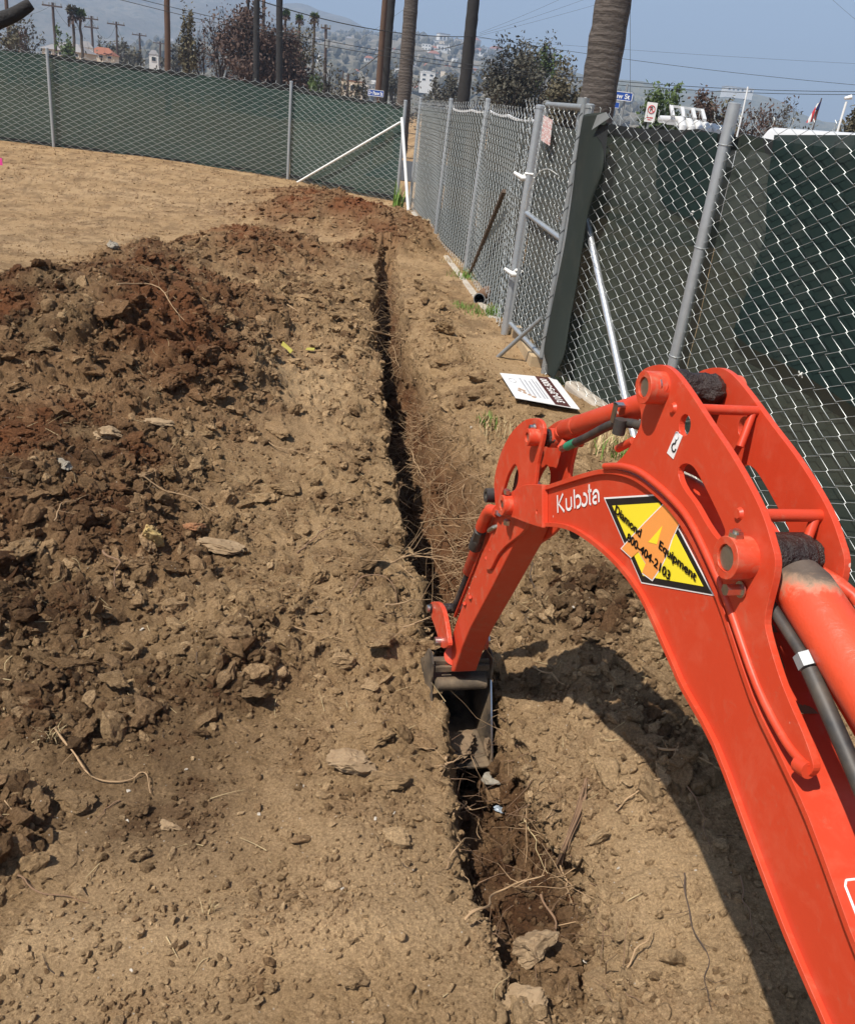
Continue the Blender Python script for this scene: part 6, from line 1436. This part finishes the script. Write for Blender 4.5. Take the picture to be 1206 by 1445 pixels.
# trees
def branch_rec(mb, tips, p, d, L, r, lev, rg, spread=.55, ns=3):
    k = 4; P_ = [p]; dd = d.copy()
    for i in range(k): dd = dd + rg.normal(0, .12, 3); dd /= np.linalg.norm(dd); P_.append(P_[-1] + dd * L / k)
    mb.tube(P_, np.linspace(r, r * .6, k + 1), 5 if lev > 1 else 3, cap=False)
    if lev == 0: tips.append((P_[-1], dd)); tips.append((P_[-2], dd)); return
    for _ in range(ns):
        q = P_[rg.integers(2, k + 1)]; e = dd + rg.normal(0, spread, 3); e[2] += .12; e /= np.linalg.norm(e); branch_rec(mb, tips, q, e, L * rg.uniform(.55, .82), r * .55, lev - 1, rg, spread, ns)
def tree(label, px, py_top, dist, wpx, leafmat, nleaf=1500, leaf=.10, name='burnt_tree', cat='tree', stems=2, seed=0, cover=1.0, barkmat='branch', base_py=None, spread=.55, lev=4):
    rg = np.random.default_rng(seed + 900); b = foot(px, dist, py_top + 40); H_ = ztop(px, py_top, dist); Wd = wpx * mpp(dist) / 2
    T = thing(name, label, cat, b, 0); mb = MB(); tips = []
    for s_ in range(stems):
        d0 = np.array([rg.normal(0, .22), rg.normal(0, .22), 1.0]); d0 /= np.linalg.norm(d0); branch_rec(mb, tips, np.array([rg.normal(0, Wd * .18), rg.normal(0, Wd * .18), -.2]), d0, H_ * .34, H_ * .016 + .02, lev, rg, spread)
    tv = np.array([t[0] for t in tips]); 
    ex = np.percentile(np.abs(tv[:, :2]), 92); ez = np.percentile(tv[:, 2], 98); sx_, sz_ = Wd / ex, H_ / ez
    V = np.array(mb.v); V[:, :2] *= sx_; V[:, 2] *= sz_; mb.v = [tuple(v) for v in V]; mb.build('trunk', M[barkmat], T)
    tv[:, :2] *= sx_; tv[:, 2] *= sz_
    if nleaf:
        c = tv[rg.integers(len(tv), size=nleaf)] + rg.normal(0, 1, (nleaf, 3)) * [Wd * .13, Wd * .13, H_ * .045]
        c = c[rg.random(nleaf) < cover]; n_ = len(c); e1 = rg.normal(size=(n_, 3)); e1 /= np.linalg.norm(e1, axis=1)[:, None]; e2 = np.cross(e1, rg.normal(size=(n_, 3))); e2 /= np.linalg.norm(e2, axis=1)[:, None]
        s = leaf * rg.uniform(.5, 1.4, (n_, 1)); V = np.concatenate([c - e1 * s, c + e2 * s * .5, c + e1 * s, c - e2 * s * .5]); i_ = np.arange(n_); Fq = np.stack([i_, i_ + n_, i_ + 2 * n_, i_ + 3 * n_], 1)
        link('crown', np_mesh('crown', V, Fq, False), M[leafmat], T)
    return T
TREES = [
    ('burnt tree with sparse brown leaves left of the reddish scorched tree', 310, 15, 70, 62, 'leaf_brown', 1000, .10, 3, .8),
    ('dense reddish-brown scorched tree in the middle of the row', 352, 22, 66, 84, 'leaf_brown', 9500, .13, 4, 1),
    ('brown scorched tree under the dark palm trunks', 392, 45, 64, 78, 'leaf_brown', 6500, .12, 4, .8),
    ('greyish burnt tree at the right end of the scorched row', 425, 42, 68, 56, 'leaf_olive', 3500, .10, 3, .8),
    ('bare burnt sapling left of the scorched row', 288, 38, 72, 30, 'leaf_brown', 150, .08, 2, .6),
    ('tall shaggy burnt cypress left of the scorched row', 265, 18, 64, 18, 'leaf_olive', 1300, .12, 4, 1),
    ('leaning burnt trunk beside the shaggy cypress', 279, 62, 64, 12, 'leaf_brown', 300, .10, 2, 1),
    ('low grey brush below the burnt trees', 470, 95, 66, 70, 'leaf_grey', 2200, .11, 5, .7),
    ('yellow-green bush in front of the low grey brush', 440, 110, 60, 22, 'leaf_green', 700, .10, 3, 1),
    ('wide grey leafy tree left of the thick palm', 722, 78, 48, 66, 'leaf_grey', 6500, .09, 4, .8),
    ('tallest tree of the group left of the thick palm', 752, 66, 50, 70, 'leaf_grey', 6000, .09, 3, .8),
    ('brownish tree against the left side of the thick palm', 792, 96, 46, 60, 'leaf_olive', 5500, .09, 4, .9),
    ('green regrowth at the top of the tree group', 768, 70, 49, 34, 'leaf_green', 700, .085, 2, 1),
    ('dark conifer on the right of the fence corner', 622, 108, 90, 30, 'leaf_grey', 1500, .14, 3, 1),
    ('second dark conifer farther right of the fence corner', 640, 112, 96, 26, 'leaf_olive', 1200, .14, 3, 1),
    ('round yellow-green bush right of the no parking sign', 935, 128, 34, 50, 'leaf_green', 2600, .08, 4, 1),
    ('brown bush behind the white ladder rack', 985, 136, 40, 40, 'leaf_brown', 1800, .09, 4, 1),
    ('low olive bush right of the brown bush', 1013, 147, 40, 34, 'leaf_olive', 1300, .09, 4, 1),
    ('dark tree at the right edge of the frame', 1204, 144, 36, 46, 'leaf_olive', 2400, .09, 4, 1),
    ('thin brown brush behind the near fence post', 1065, 148, 44, 54, 'leaf_brown', 1300, .08, 5, .8),
    ('grey brush left of the little flag', 1110, 151, 46, 50, 'leaf_grey', 1300, .08, 5, .8),
    ('olive tree at the left edge behind the fence', 14, 34, 80, 34, 'leaf_olive', 900, .13, 3, 1),
    ('feathery tree second from the left edge', 42, 26, 84, 30, 'leaf_grey', 700, .13, 3, .9),
    ('charred stump-like tree near the left edge', 35, 38, 78, 10, 'leaf_brown', 150, .10, 2, .8),
    ('green palm-like shrub by the pale house on the left', 96, 46, 90, 22, 'leaf_green', 700, .14, 3, 1),
    ('dark tree row left of the tall brown pole', 170, 62, 140, 42, 'leaf_grey', 1500, .22, 5, 1),
    ('dark tree beside the smaller utility pole', 192, 68, 150, 30, 'leaf_olive', 1000, .22, 4, 1),
    ('dark round tree right of the tall brown pole', 248, 68, 140, 26, 'leaf_grey', 1300, .22, 4, 1),
    ('thin dark tree between left poles', 148, 56, 130, 10, 'leaf_grey', 300, .18, 2, 1),
    ('small grey tree left of the blue street sign', 510, 104, 80, 16, 'leaf_grey', 500, .10, 3, 1),
    ('dark tree behind the grey ringed palm', 560, 100, 110, 26, 'leaf_grey', 1400, .16, 3, 1),
]
for k, (lab, px, py, dist, w, lm, nl_, lf, st, cv) in enumerate(TREES):
    nm = 'bush' if ('bush' in lab or 'brush' in lab or 'shrub' in lab) else ('burnt_tree' if 'burnt' in lab or 'scorched' in lab or 'charred' in lab else 'leafy_tree')
    tree(lab, px, py, dist, w, lm, nl_, lf, nm, 'bush' if nm == 'bush' else 'tree', st, k, cv, 'branch' if 'leaf_green' != lm else 'bark_grey', lev=4 if w > 40 else 3)
# burnt bough poking into the top left corner
CT = thing('charred_tree', 'charred black bough of a burnt tree poking into the top left corner', 'tree', foot(-900, 5.6, 60)); co_ = np.array(CT.location[:])
mb = MB(); a, b, c, e = [AT(x, y, 5.6) - co_ for x, y in ((-500, 120), (-60, 52), (20, 20), (44, 5))]; z_ = [np.array([0, 0, .9]), a, (a + b) / 2 + [0, 0, .05], b, b + (c - b) * .7, c, c + (e - c) * .75, e]
mb.tube(cr([tuple(p) for p in z_], 4), np.linspace(.055, .026, 29), 12); mb.build('bough', M['char'], CT, smooth=True)
P_, R_ = trunk_pts(np.array([0, 0, -.3]), np.array([-.3, .2, 3.0]), .16, .09, 16, .02, 4); mb = MB(); mb.tube(P_, R_, 14); mb.tube([(-.1, .1, 1.9), (-.6, .6, 2.7), (-.8, 1.0, 3.3)], [.08, .06, .03], 10); mb.build('trunk', M['char'], CT, smooth=True)

# street furniture beyond the fence
def sign_post(T, c, z, r=.03, mat='galv_dull'):
    mb = MB(); mb.tube([(c[0], c[1], -.1), (c[0], c[1], z)], r, 8); return mb.build('pole', M[mat], T, smooth=True)
def street_sign(label, px, py, dist, wpx, hpx, text, second=None):
    p = AT(px, py, dist); T = thing('street_sign', label, 'street sign', (p[0], p[1], 0)); sx_ = wpx * mpp(dist) / 2; sz_ = hpx * mpp(dist) / 2; z = p[2]; tl_ = -.12
    def brd(z_, sx2, sz2, body):
        o = MB().box((-sx2, -.015, z_ - sz2), (sx2, .015, z_ + sz2)).build('sign_panel', M['blue'], T); o.rotation_euler = (0, 0, 0)
        b_ = MB(); 
        for (x0, x1, z0, z1) in ((-sx2, sx2, z_ + sz2 * .86, z_ + sz2), (-sx2, sx2, z_ - sz2, z_ - sz2 * .86), (-sx2, -sx2 * .965, z_ - sz2, z_ + sz2), (sx2 * .965, sx2, z_ - sz2, z_ + sz2)): b_.box((x0, -.018, z0), (x1, -.0152, z1))
        b_.build('border', M['white'], o)
        if body: put_text('lettering', body, M['white'], o, (0, -.017, z_), (1, 0, 0), (0, 0, 1), sz2 * 1.55, 1, .004, .002, width=min(sx2 * 1.75, sz2 * .75 * len(body)))
    brd(z, sx_, sz_, text)
    if second: brd(z - sz_ * 2.1, sx_ * .35, sz_ * .7, second)
    sign_post(T, (sx_ * .62 if second else 0, .06), z + .3 if second else z); 
street_sign('blue street name sign reading De Pauw St right of the thick palm', 867, 134, 26, 42, 9.5, 'De Pauw St', 'E')
street_sign('small blue street name sign left of the charred palm near the corner', 530, 131, 27, 19, 7, 'De Pauw St')
p = AT(853, 156, 27); T = thing('stop_sign', 'red stop sign half hidden behind the thick palm', 'stop sign', (p[0], p[1], 0)); R_ = 10.5 * mpp(27)
oc = [(R_ * math.cos(a), p[2] + R_ * math.sin(a)) for a in np.radians(np.arange(8) * 45 + 22.5)]
mb = MB(); mb.add([(x, -.01, z) for x, z in oc] + [(x, .01, z) for x, z in oc], [tuple(range(8)), tuple(range(15, 7, -1))] + [(i, (i + 1) % 8, 8 + (i + 1) % 8, 8 + i) for i in range(8)]); sf = mb.build('sign_face', M['red'], T)
b_ = MB(); b_.add([(x * .97, -.012, p[2] + (z - p[2]) * .97) for x, z in oc] + [(x * .90, -.012, p[2] + (z - p[2]) * .90) for x, z in oc], [(i, (i + 1) % 8, 8 + (i + 1) % 8, 8 + i) for i in range(8)]); b_.build('border', M['white'], sf)
put_text('lettering', 'STOP', M['white'], sf, (0, -.012, p[2]), (1, 0, 0), (0, 0, 1), R_ * .8, 1, .006, .003, width=R_ * 1.4); sign_post(T, (0, .05), p[2])
p = AT(918, 158, 24); T = thing('no_parking_sign', 'small white no parking sign left of the yellow-green bush', 'sign', (p[0], p[1], 0)); w_, h_ = 6 * mpp(24), 10.5 * mpp(24)
fa_ = MB().box((-w_, -.01, p[2] - h_), (w_, .01, p[2] + h_)).build('sign_face', M['white'], T)
mb = MB(); mb.tube([(w_ * .66 * math.cos(t), -.014, p[2] + h_ * .3 + w_ * .66 * math.sin(t)) for t in np.linspace(0, 6.28, 25)], .010, 5); mb.tube([(-w_ * .45, -.014, p[2] + h_ * .3 + w_ * .45), (w_ * .45, -.014, p[2] + h_ * .3 - w_ * .45)], .010, 5); mb.build('red_ring', M['red'], fa_)
put_text('lettering', 'P', M['decal_black'], fa_, (0, -.0125, p[2] + h_ * .3), (1, 0, 0), (0, 0, 1), w_ * 1.1, 1, .003, .002)
mb = MB(); mb.box((-w_ * .6, -.013, p[2] - h_ * .62), (w_ * .6, -.0105, p[2] - h_ * .50)); mb.box((-w_ * .4, -.013, p[2] - h_ * .82), (w_ * .4, -.0105, p[2] - h_ * .72)); mb.build('print_line', M['red'], fa_); sign_post(T, (0, .05), p[2] - h_ * .9)

# white truck with a ladder rack and a slatted hood, seen over the near fence
WH = simple('white_car_paint', (.58, .58, .57), .3, 0, .03, 4)
p = AT(975, 172, 17.5); zt_ = p[2]; T = thing('parked_truck', 'white truck with slatted roof and ladder rack behind the near fence', 'truck', (p[0], p[1], 0), rad(8)); s_ = mpp(17.5)
mb = MB(); mb.plate([(-1.2, .45), (-1.2, zt_ - .62), (-.6, zt_ - .34), (1.3, zt_ - .34), (1.6, zt_ - .7), (3.4, zt_ - .75), (3.4, .45)], -.75, .75); mb.build('body', WH, T, bevel=.05)
for x0 in (-.751, .741): MB().box((x0, -.5, zt_ - .62), (x0 + .01, 1.1, zt_ - .40)).build('window', M['glass'], T)
MB().box((-.6, -1.21, zt_ - .8), (.6, -1.195, zt_ - .64)).build('window', M['glass'], T)
for k in range(6):
    x = -.36 + k * .155; mb = MB(); mb.tube([(x, -.62, zt_ - .34), (x, -.60, zt_ - .10), (x, -.45, zt_ + .0 - .012 * k), (x, .6, zt_ - .012 * k)], .066, 10); mb.build('roof_rib', WH, T, smooth=True)
mb = MB(); mb.box((-.40, .1, zt_ + .20), (.22, .18, zt_ + .24)); mb.build('rack_rail', WH, T)
for x in (-.38, -.18, .02, .20): mb = MB(); mb.beam((x, .14, zt_ + .22), (x - .12, -.4, zt_ + .05), .06, .04); mb.build('rack_strut', WH, T)
for y in (-.55, 2.6):
    for x in (-.8, .62): mb = MB(); mb.tube([(x, y, .36), (x + .18, y, .36)], .36, 20); mb.build('wheel', M['black'], T, smooth=True)
p = AT(1165, 183.5, 10.5); zt_ = p[2]; T = thing('parked_van', 'long white vehicle roof showing over the near fence at the right edge', 'van', (p[0] + .95, p[1] - .1, 0), rad(-80))
mb = MB(); mb.plate([(-1.45, .4), (-1.45, zt_ - .35), (-1.25, zt_ - .02), (2.6, zt_), (3.2, zt_ - .6), (3.9, zt_ - .8), (3.95, .4)], -.85, .85); mb.build('body', WH, T, bevel=.05)
for x0 in (-.853, .843): MB().box((x0, -1.0, zt_ - .62), (x0 + .01, 2.4, zt_ - .22)).build('window', M['glass'], T)
for y in (-.75, 2.9):
    for x in (-.87, .69): mb = MB(); mb.tube([(x, y, .34), (x + .18, y, .34)], .34, 20); mb.build('wheel', M['black'], T, smooth=True)
# flag, mast and camera pole
a = AT(1148, 176, 15); b = AT(1159, 138, 15); FLG = thing('flag', 'small furled striped flag on a slanting staff above the near fence', 'flag', (a[0], a[1], 0)); ao = np.array([a[0], a[1], 0])
mb = MB(); mb.tube([(0, 0, 0), tuple(a - ao), tuple(b - ao)], .010, 6); mb.build('staff', M['pole_far'], FLG)
m_f, nt, nd, lk, bs = new_mat('striped_cloth'); tc = N(nt, 'ShaderNodeTexCoord').outputs['Object']; wv = N(nt, 'ShaderNodeTexWave'); wv.inputs['Scale'].default_value = 5.5; wv.bands_direction = 'X'; lk.new(tc, wv.inputs['Vector'])
lk.new(ramp(nt, wv.outputs['Fac'], [(.45, (.45, .03, .04)), (.55, (.65, .63, .6))]), bs.inputs['Base Color']); bs.inputs['Roughness'].default_value = .8
V = []; 
for i in range(9):
    t = i / 8; top = (a - ao) * (1 - t * .9) * 0 + (b - ao) + ((a - ao) - (b - ao)) * (.12 + .75 * t)
    for j in range(6): u = j / 5; V.append(top + np.array([-.085 * u * (.4 + t), .02 * math.sin(u * 7), -.03 * u]))
MB().add(V, [(i * 6 + j, i * 6 + j + 1, (i + 1) * 6 + j + 1, (i + 1) * 6 + j) for i in range(8) for j in range(5)]).build('cloth', m_f, FLG)
i_ = [V[k] for k in (0, 3, 15, 12)]; MB().add([np.array(v) + [0, -.012, 0] for v in (V[0], V[4], V[22], V[18])], [(0, 1, 2, 3)]).build('canton', simple('navy', (.02, .03, .14), .8), FLG)
for lab, px0, py0, px1, py1, dist, r in (('white antenna mast right of the near fence post', 1048, 156, 1055, 122, 30, .025), ('white pole with a small lamp head near the right edge', 1184, 176, 1194, 143, 16, .018), ('white plastic standpipe beside the top of the gate', 822, 172, 826, 137, 8.2, .012)):
    a, b = AT(px0, py0, dist), AT(px1, py1, dist); mb = MB(); mb.tube([(a[0], a[1], 0), tuple(a), tuple(b)], r, 8); o = mb.build('mast', M['white'], None, smooth=True); set_props(o, lab, 'pole')
p = AT(1195, 141, 16); mb = MB(); mb.tube([(p[0] - .05, p[1], p[2] + .02), (p[0] + .05, p[1], p[2] + .05)], [.02, .035], 10); o = mb.build('lamp_head', M['white'], None, smooth=True); o.parent = [q for q in bpy.data.objects if q.name.startswith('mast')][1]
p = AT(822, 147, 8.0); mb = MB(); mb.tube([(p[0], p[1], 0), (p[0], p[1], p[2] - .06), (p[0], p[1], p[2] - .05), (p[0], p[1], p[2] + .05)], [.03, .03, .05, .05], 14); set_props(mb.build('vent_cap', M['galv_dull'], None, smooth=True), 'grey capped pipe rising behind the top of the gate', 'pipe')

# street beyond the fence
MB().box((-200, 23, -.02), (200, 32, .02)).build('road', simple('asphalt', (.055, .055, .055), .9, 0, .2, 3)); set_props(bpy.data.objects['road'], kind='structure')

# ------------------------------------------------------------------ houses
def house(label, px, py, dist, wpx, hpx, wall, roof, roofh=.35, z0=None, rot=None, nwin=3, flat_roof=False, seed=0, group=None, storeys=1):
    rg = np.random.default_rng(seed); p = AT(px, py, dist); s = mpp(dist); w = wpx * s; h = hpx * s; zb = z0 if z0 is not None else p[2] - h / 2
    T = thing('house', label, 'house', (p[0], p[1], zb), rot if rot is not None else rg.uniform(-.5, .5), group); d_ = w * .7
    hb = h * (1 - (0 if flat_roof else roofh))
    wl_ = MB().box((-w / 2, -d_ / 2, -h * 1.2), (w / 2, d_ / 2, hb)).build('wall', wall, T)
    if flat_roof: MB().box((-w * .52, -d_ * .52, hb), (w * .52, d_ * .52, hb + h * .07)).build('roof', roof, T)
    else:
        e = w * .05; mb = MB(); mb.add([(-w / 2 - e, -d_ / 2 - e, hb - .02), (w / 2 + e, -d_ / 2 - e, hb - .02), (w / 2 + e, d_ / 2 + e, hb - .02), (-w / 2 - e, d_ / 2 + e, hb - .02), (-w * .22, 0, h), (w * .22, 0, h)], [(3, 2, 1, 0), (0, 1, 5, 4), (2, 3, 4, 5), (1, 2, 5), (3, 0, 4)]); mb.build('roof', roof, T)
    for st in range(storeys):
        for k in range(nwin):
            x = -w / 2 + w * (k + .5) / nwin; zc = hb * (st + .5) / storeys; ww, wh = w / nwin * .27, hb / storeys * .25
            fr_ = MB().box((x - ww, -d_ / 2 - .06, zc - wh), (x + ww, -d_ / 2 + .05, zc + wh)).build('window', M['wall_white'], T)
            MB().box((x - ww * .82, -d_ / 2 - .07, zc - wh * .82), (x + ww * .82, -d_ / 2 - .055, zc + wh * .82)).build('pane', M['glass'], fr_)
    return T
house('long low house with grey tiled roof behind the left fence', 98, 71, 110, 46, 15, M['wall_cream'], M['roof_grey'], .55, seed=1, rot=-.1)
house('white gabled house end beside the two fan palms', 122, 70, 120, 14, 17, M['wall_white'], M['roof_grey'], .35, seed=2, rot=.3, nwin=2)
house('low house with red tiled roof left of the middle poles', 146, 75, 125, 28, 12, M['wall_cream'], M['roof_red'], .6, seed=3, rot=.1)
house('pinkish low house just behind the fence left of the blue street sign', 497, 124, 95, 26, 14, M['wall_cream'], M['roof_red'], .3, seed=4, rot=.1, flat_roof=True)
house('white cottage corner left of the tall brown pole base', 217, 80, 170, 10, 14, M['wall_white'], M['roof_grey'], .3, seed=5, nwin=1)

# ------------------------------------------------------------------ hills
def hill_mat(name, c1, c2, c3):
    m, nt, nd, lk, bs = new_mat(name); g = N(nt, 'ShaderNodeNewGeometry').outputs['Position']
    a = noise(nt, .012, 8, .62, g); b = noise(nt, .06, 7, .7, g); c = mixc(nt, ramp(nt, a, [(.38, 0), (.62, 1)]), c1, c2); c = mixc(nt, ramp(nt, b, [(.48, 0), (.62, .85)]), c, c3)
    lk.new(c, bs.inputs['Base Color']); bs.inputs['Roughness'].default_value = 1; bs.inputs['Specular IOR Level'].default_value = .05
    lk.new(bump(nt, b, .8, 6.0), bs.inputs['Normal']); return m
def hill(name, ridge, d0, d1, mat, amp, seed, na=240, nd_=44, back=1.35):
    xs = np.array([r[0] for r in ridge], float); ys = np.array([r[1] for r in ridge], float)
    px = np.linspace(xs[0], xs[-1], na); py = np.interp(px, xs, ys)
    V = []
    for x, y in zip(px, py):
        r = ray(x, y); az = math.atan2(r[0], r[1]); tz = max(.5, EYE + d1 * r[2] / math.hypot(r[0], r[1]))
        for j in range(nd_ + 8):
            t = j / (nd_ - 1)
            if t <= 1: d = d0 + (d1 - d0) * t; z = tz * (t ** 1.15)
            else: u = (t - 1) * nd_ / 8; d = d1 * (1 + (back - 1) * u); z = tz * max(0, 1 - u)
            V.append((math.sin(az) * d, math.cos(az) * d, z))
    V = np.array(V); k = np.tile(np.clip(np.arange(nd_ + 8) / (nd_ - 1), 0, 1), na); fade = np.sin(np.minimum(k, 1) * math.pi) ** .6 * .9 + .12 * (k > .9)
    rd = 1 - 2 * np.abs(fbm(V * [1, 1, 0] + seed * 31, amp * 6, seed, 5, .52)); V[:, 2] += rd * amp * fade; V[:, 2] = np.where(k <= .001, -3, V[:, 2])
    n2 = nd_ + 8; F_ = [(i * n2 + j, (i + 1) * n2 + j, (i + 1) * n2 + j + 1, i * n2 + j + 1) for i in range(na - 1) for j in range(n2 - 1)]
    me = np_mesh(name, V, np.array(F_), True); o = link(name, me, mat); set_props(o, kind='structure'); return V, n2
HM1 = hill_mat('burnt_hillside', (.15, .135, .105), (.24, .21, .16), (.08, .08, .055)); HM2 = hill_mat('far_mountain', (.13, .115, .088), (.20, .175, .13), (.07, .075, .05)); HM3 = hill_mat('green_hill', (.13, .125, .075), (.20, .18, .11), (.06, .07, .035))
hill('far_mountains', [(-900, -110), (-300, -110), (-100, -100), (60, -70), (160, -38), (250, -22), (330, -8), (372, 3), (392, 10), (432, 10), (460, 18), (492, 26), (515, 40), (545, 52), (600, 62), (660, 78), (720, 95), (800, 114), (900, 150)], 1300, 2500, HM2, 42, 3)
V1, n1 = hill('near_hillside', [(60, 100), (180, 84), (300, 60), (400, 45), (470, 52), (540, 54), (585, 52), (612, 58), (640, 63), (668, 70), (700, 82), (760, 100), (830, 122), (880, 150), (930, 185)], 420, 1500, HM1, 20, 7)
hill('right_hill', [(640, 92), (692, 78), (740, 88), (794, 100), (829, 107), (880, 115), (905, 117), (925, 122), (951, 131), (990, 148), (1040, 175)], 900, 1500, HM3, 14, 11)
hill('far_right_hill', [(930, 140), (960, 128), (975, 125), (989, 132), (1007, 129), (1027, 125), (1052, 130), (1088, 138), (1110, 147), (1118, 156), (1160, 172), (1240, 182), (1500, 215)], 1200, 1900, HM3, 10, 13)
# houses dotted over the hillside
SXh, SYh, _ = project(V1); rg = np.random.default_rng(5); spots = []
for t in range(6000):
    if len(spots) >= 130: break
    px = rg.choice([rg.uniform(470, 705), rg.uniform(545, 700), rg.uniform(240, 470)], p=[.45, .40, .15]); py = rg.uniform(58, 132)
    if py > 84 + .119 * px - 6: continue
    d2 = (SXh - px) ** 2 + (SYh - py) ** 2; j = int(np.argmin(d2))
    if d2[j] > 36: continue
    if any(abs(px - a) < 7 and abs(py - b) < 3.5 for a, b, _ in spots): continue
    spots.append((px, py, j))
proto = []
for k in range(6):
    T = house('x', 600, 100, 500, 14, 9, M['wall_white'] if k % 2 else M['wall_cream'], M['roof_red'] if k in (1, 2) else M['roof_grey'], .4, rot=0, nwin=3, flat_roof=(k in (0, 3, 5)), seed=k, storeys=2 if k in (0, 3) else 1); proto.append(T)
def copy_house(T, loc, rz, sc):
    c = T.copy(); COL.objects.link(c); c.location = loc; c.rotation_euler = (0, 0, rz); c.scale = sc
    for ch in list(T.children):
        q = ch.copy(); COL.objects.link(q); q.parent = c
        for g in list(ch.children): h = g.copy(); COL.objects.link(h); h.parent = q
    return c
first = [True] * 6
for i, (px, py, j) in enumerate(spots):
    k = i % 6; loc = V1[j] + [0, 0, -.5]; D_ = np.hypot(loc[0], loc[1]); s = D_ / 500 * rg.uniform(.40, .95); rz = rg.uniform(-.7, .7)
    if first[k]: T = proto[k]; T.location = loc; T.rotation_euler = (0, 0, rz); T.scale = (s, s, s); first[k] = False
    else: T = copy_house(proto[k], loc, rz, (s, s, s))
    T['label'] = ['white two-storey house on the hillside', 'white house with a red roof on the hillside', 'cream house with a red roof on the hillside', 'white two-storey house with a flat roof on the hillside', 'cream house with a grey pitched roof on the hillside', 'small white flat-roofed house on the hillside'][k]
    T['label'] = ['cream two-storey flat-roofed house on the far hillside', 'white red-roofed house on the far hillside', 'cream red-roofed house on the far hillside', 'white two-storey flat-roofed house on the far hillside', 'cream grey-roofed house on the far hillside', 'small white flat-roofed house on the far hillside'][k]; T['group'] = 'houses of kind %s dotted over the far hillside' % ['cream two-storey', 'white red-roofed', 'cream red-roofed', 'white two-storey', 'cream grey-roofed', 'small white'][k]; T['group'] = T['group'].replace('of kind ', '')
big = house('large white building with dark windows on the hillside right of the corner palms', 603, 109, 480, 17, 10, M['wall_white'], M['wall_white'], flat_roof=True, seed=9, rot=.1, nwin=2, storeys=2)
house('white mansion on top of the far right hill', 1040, 127, 1560, 30, 5, M['wall_white'], M['wall_cream'], flat_roof=True, seed=12, rot=.05, nwin=6)
# hillside trees
mb = MB(); n_t = 3800; jj = rg.integers(len(V1), size=n_t); c = V1[jj] + rg.normal(0, 10, (n_t, 3)) * [1, 1, 0]
keep_ = (SXh[jj] > 100) & (SXh[jj] < 900); c = c[keep_]; Vs = []; Fs = []; off_ = 0
for q in c:
    s = rg.uniform(1.0, 3.6); V = icoV * rg.uniform(.75, 1.25, icoV.shape) * [s, s, s * rg.uniform(.7, 1.6)] + q + [0, 0, s * .5]; Vs.append(V); Fs.append(icoF + off_); off_ += len(V)
me = np_mesh('hillside_trees', np.concatenate(Vs), np.concatenate(Fs), False); set_props(link('hillside_trees', me, M['leaf_grey']), 'mass of dark trees covering the hillside between the houses', 'trees', kind='stuff')
# low belt of burnt gardens along the far side of the street
nc = 900; cpx = rg.uniform(-60, 1260, nc); cd_ = rg.uniform(60, 240, nc); C_ = np.array([foot(a_, b_, 140) for a_, b_ in zip(cpx, cd_)])
ch = rg.uniform(.5, 1.5, nc) * (1.4 + .5 * np.sin(cpx * .021) + .4 * np.sin(cpx * .067)) * (cd_ / 100) ** .6; cw = rg.uniform(.6, 2.2, nc)
k_ = rg.integers(nc, size=26000); n_ = len(k_); q_ = rg.normal(size=(n_, 3)) * .5; c = C_[k_] + np.stack([q_[:, 0] * cw[k_], q_[:, 1] * cw[k_], np.abs(q_[:, 2]) * ch[k_] * 1.3], 1)
e1 = rg.normal(size=(n_, 3)); e1 /= np.linalg.norm(e1, axis=1)[:, None]; e2 = np.cross(e1, rg.normal(size=(n_, 3))); e2 /= np.linalg.norm(e2, axis=1)[:, None]; s_ = rg.uniform(.08, .24, (n_, 1)) * (cd_[k_][:, None] / 110)
V = np.concatenate([c - e1 * s_, c + e2 * s_ * .5, c + e1 * s_, c - e2 * s_ * .5]); i_ = np.arange(n_); Fq = np.stack([i_, i_ + n_, i_ + 2 * n_, i_ + 3 * n_], 1)
set_props(link('street_brush', np_mesh('street_brush', V, Fq, False), M['leaf_grey']), 'low belt of grey burnt brush beyond the street', 'brush', kind='stuff')

# ------------------------------------------------------------------ haze
hz = MB().box((-5200, -400, -4), (5200, 5150, 560)).mesh('haze'); ho = bpy.data.objects.new('haze', hz); COL.objects.link(ho)
hm = bpy.data.materials.new('haze'); hm.use_nodes = True; nt = hm.node_tree; nt.nodes.clear(); out = nt.nodes.new('ShaderNodeOutputMaterial'); pv = nt.nodes.new('ShaderNodeVolumePrincipled')
pv.inputs['Density'].default_value = 0.00054; pv.inputs['Color'].default_value = (.54, .72, 1.0, 1); pv.inputs['Anisotropy'].default_value = 0.0
nt.links.new(pv.outputs[0], out.inputs['Volume']); hz.materials.append(hm); set_props(ho, kind='stuff'); ho['label'] = 'pale haze filling the air over the whole place'
ho.display_type = 'WIRE'
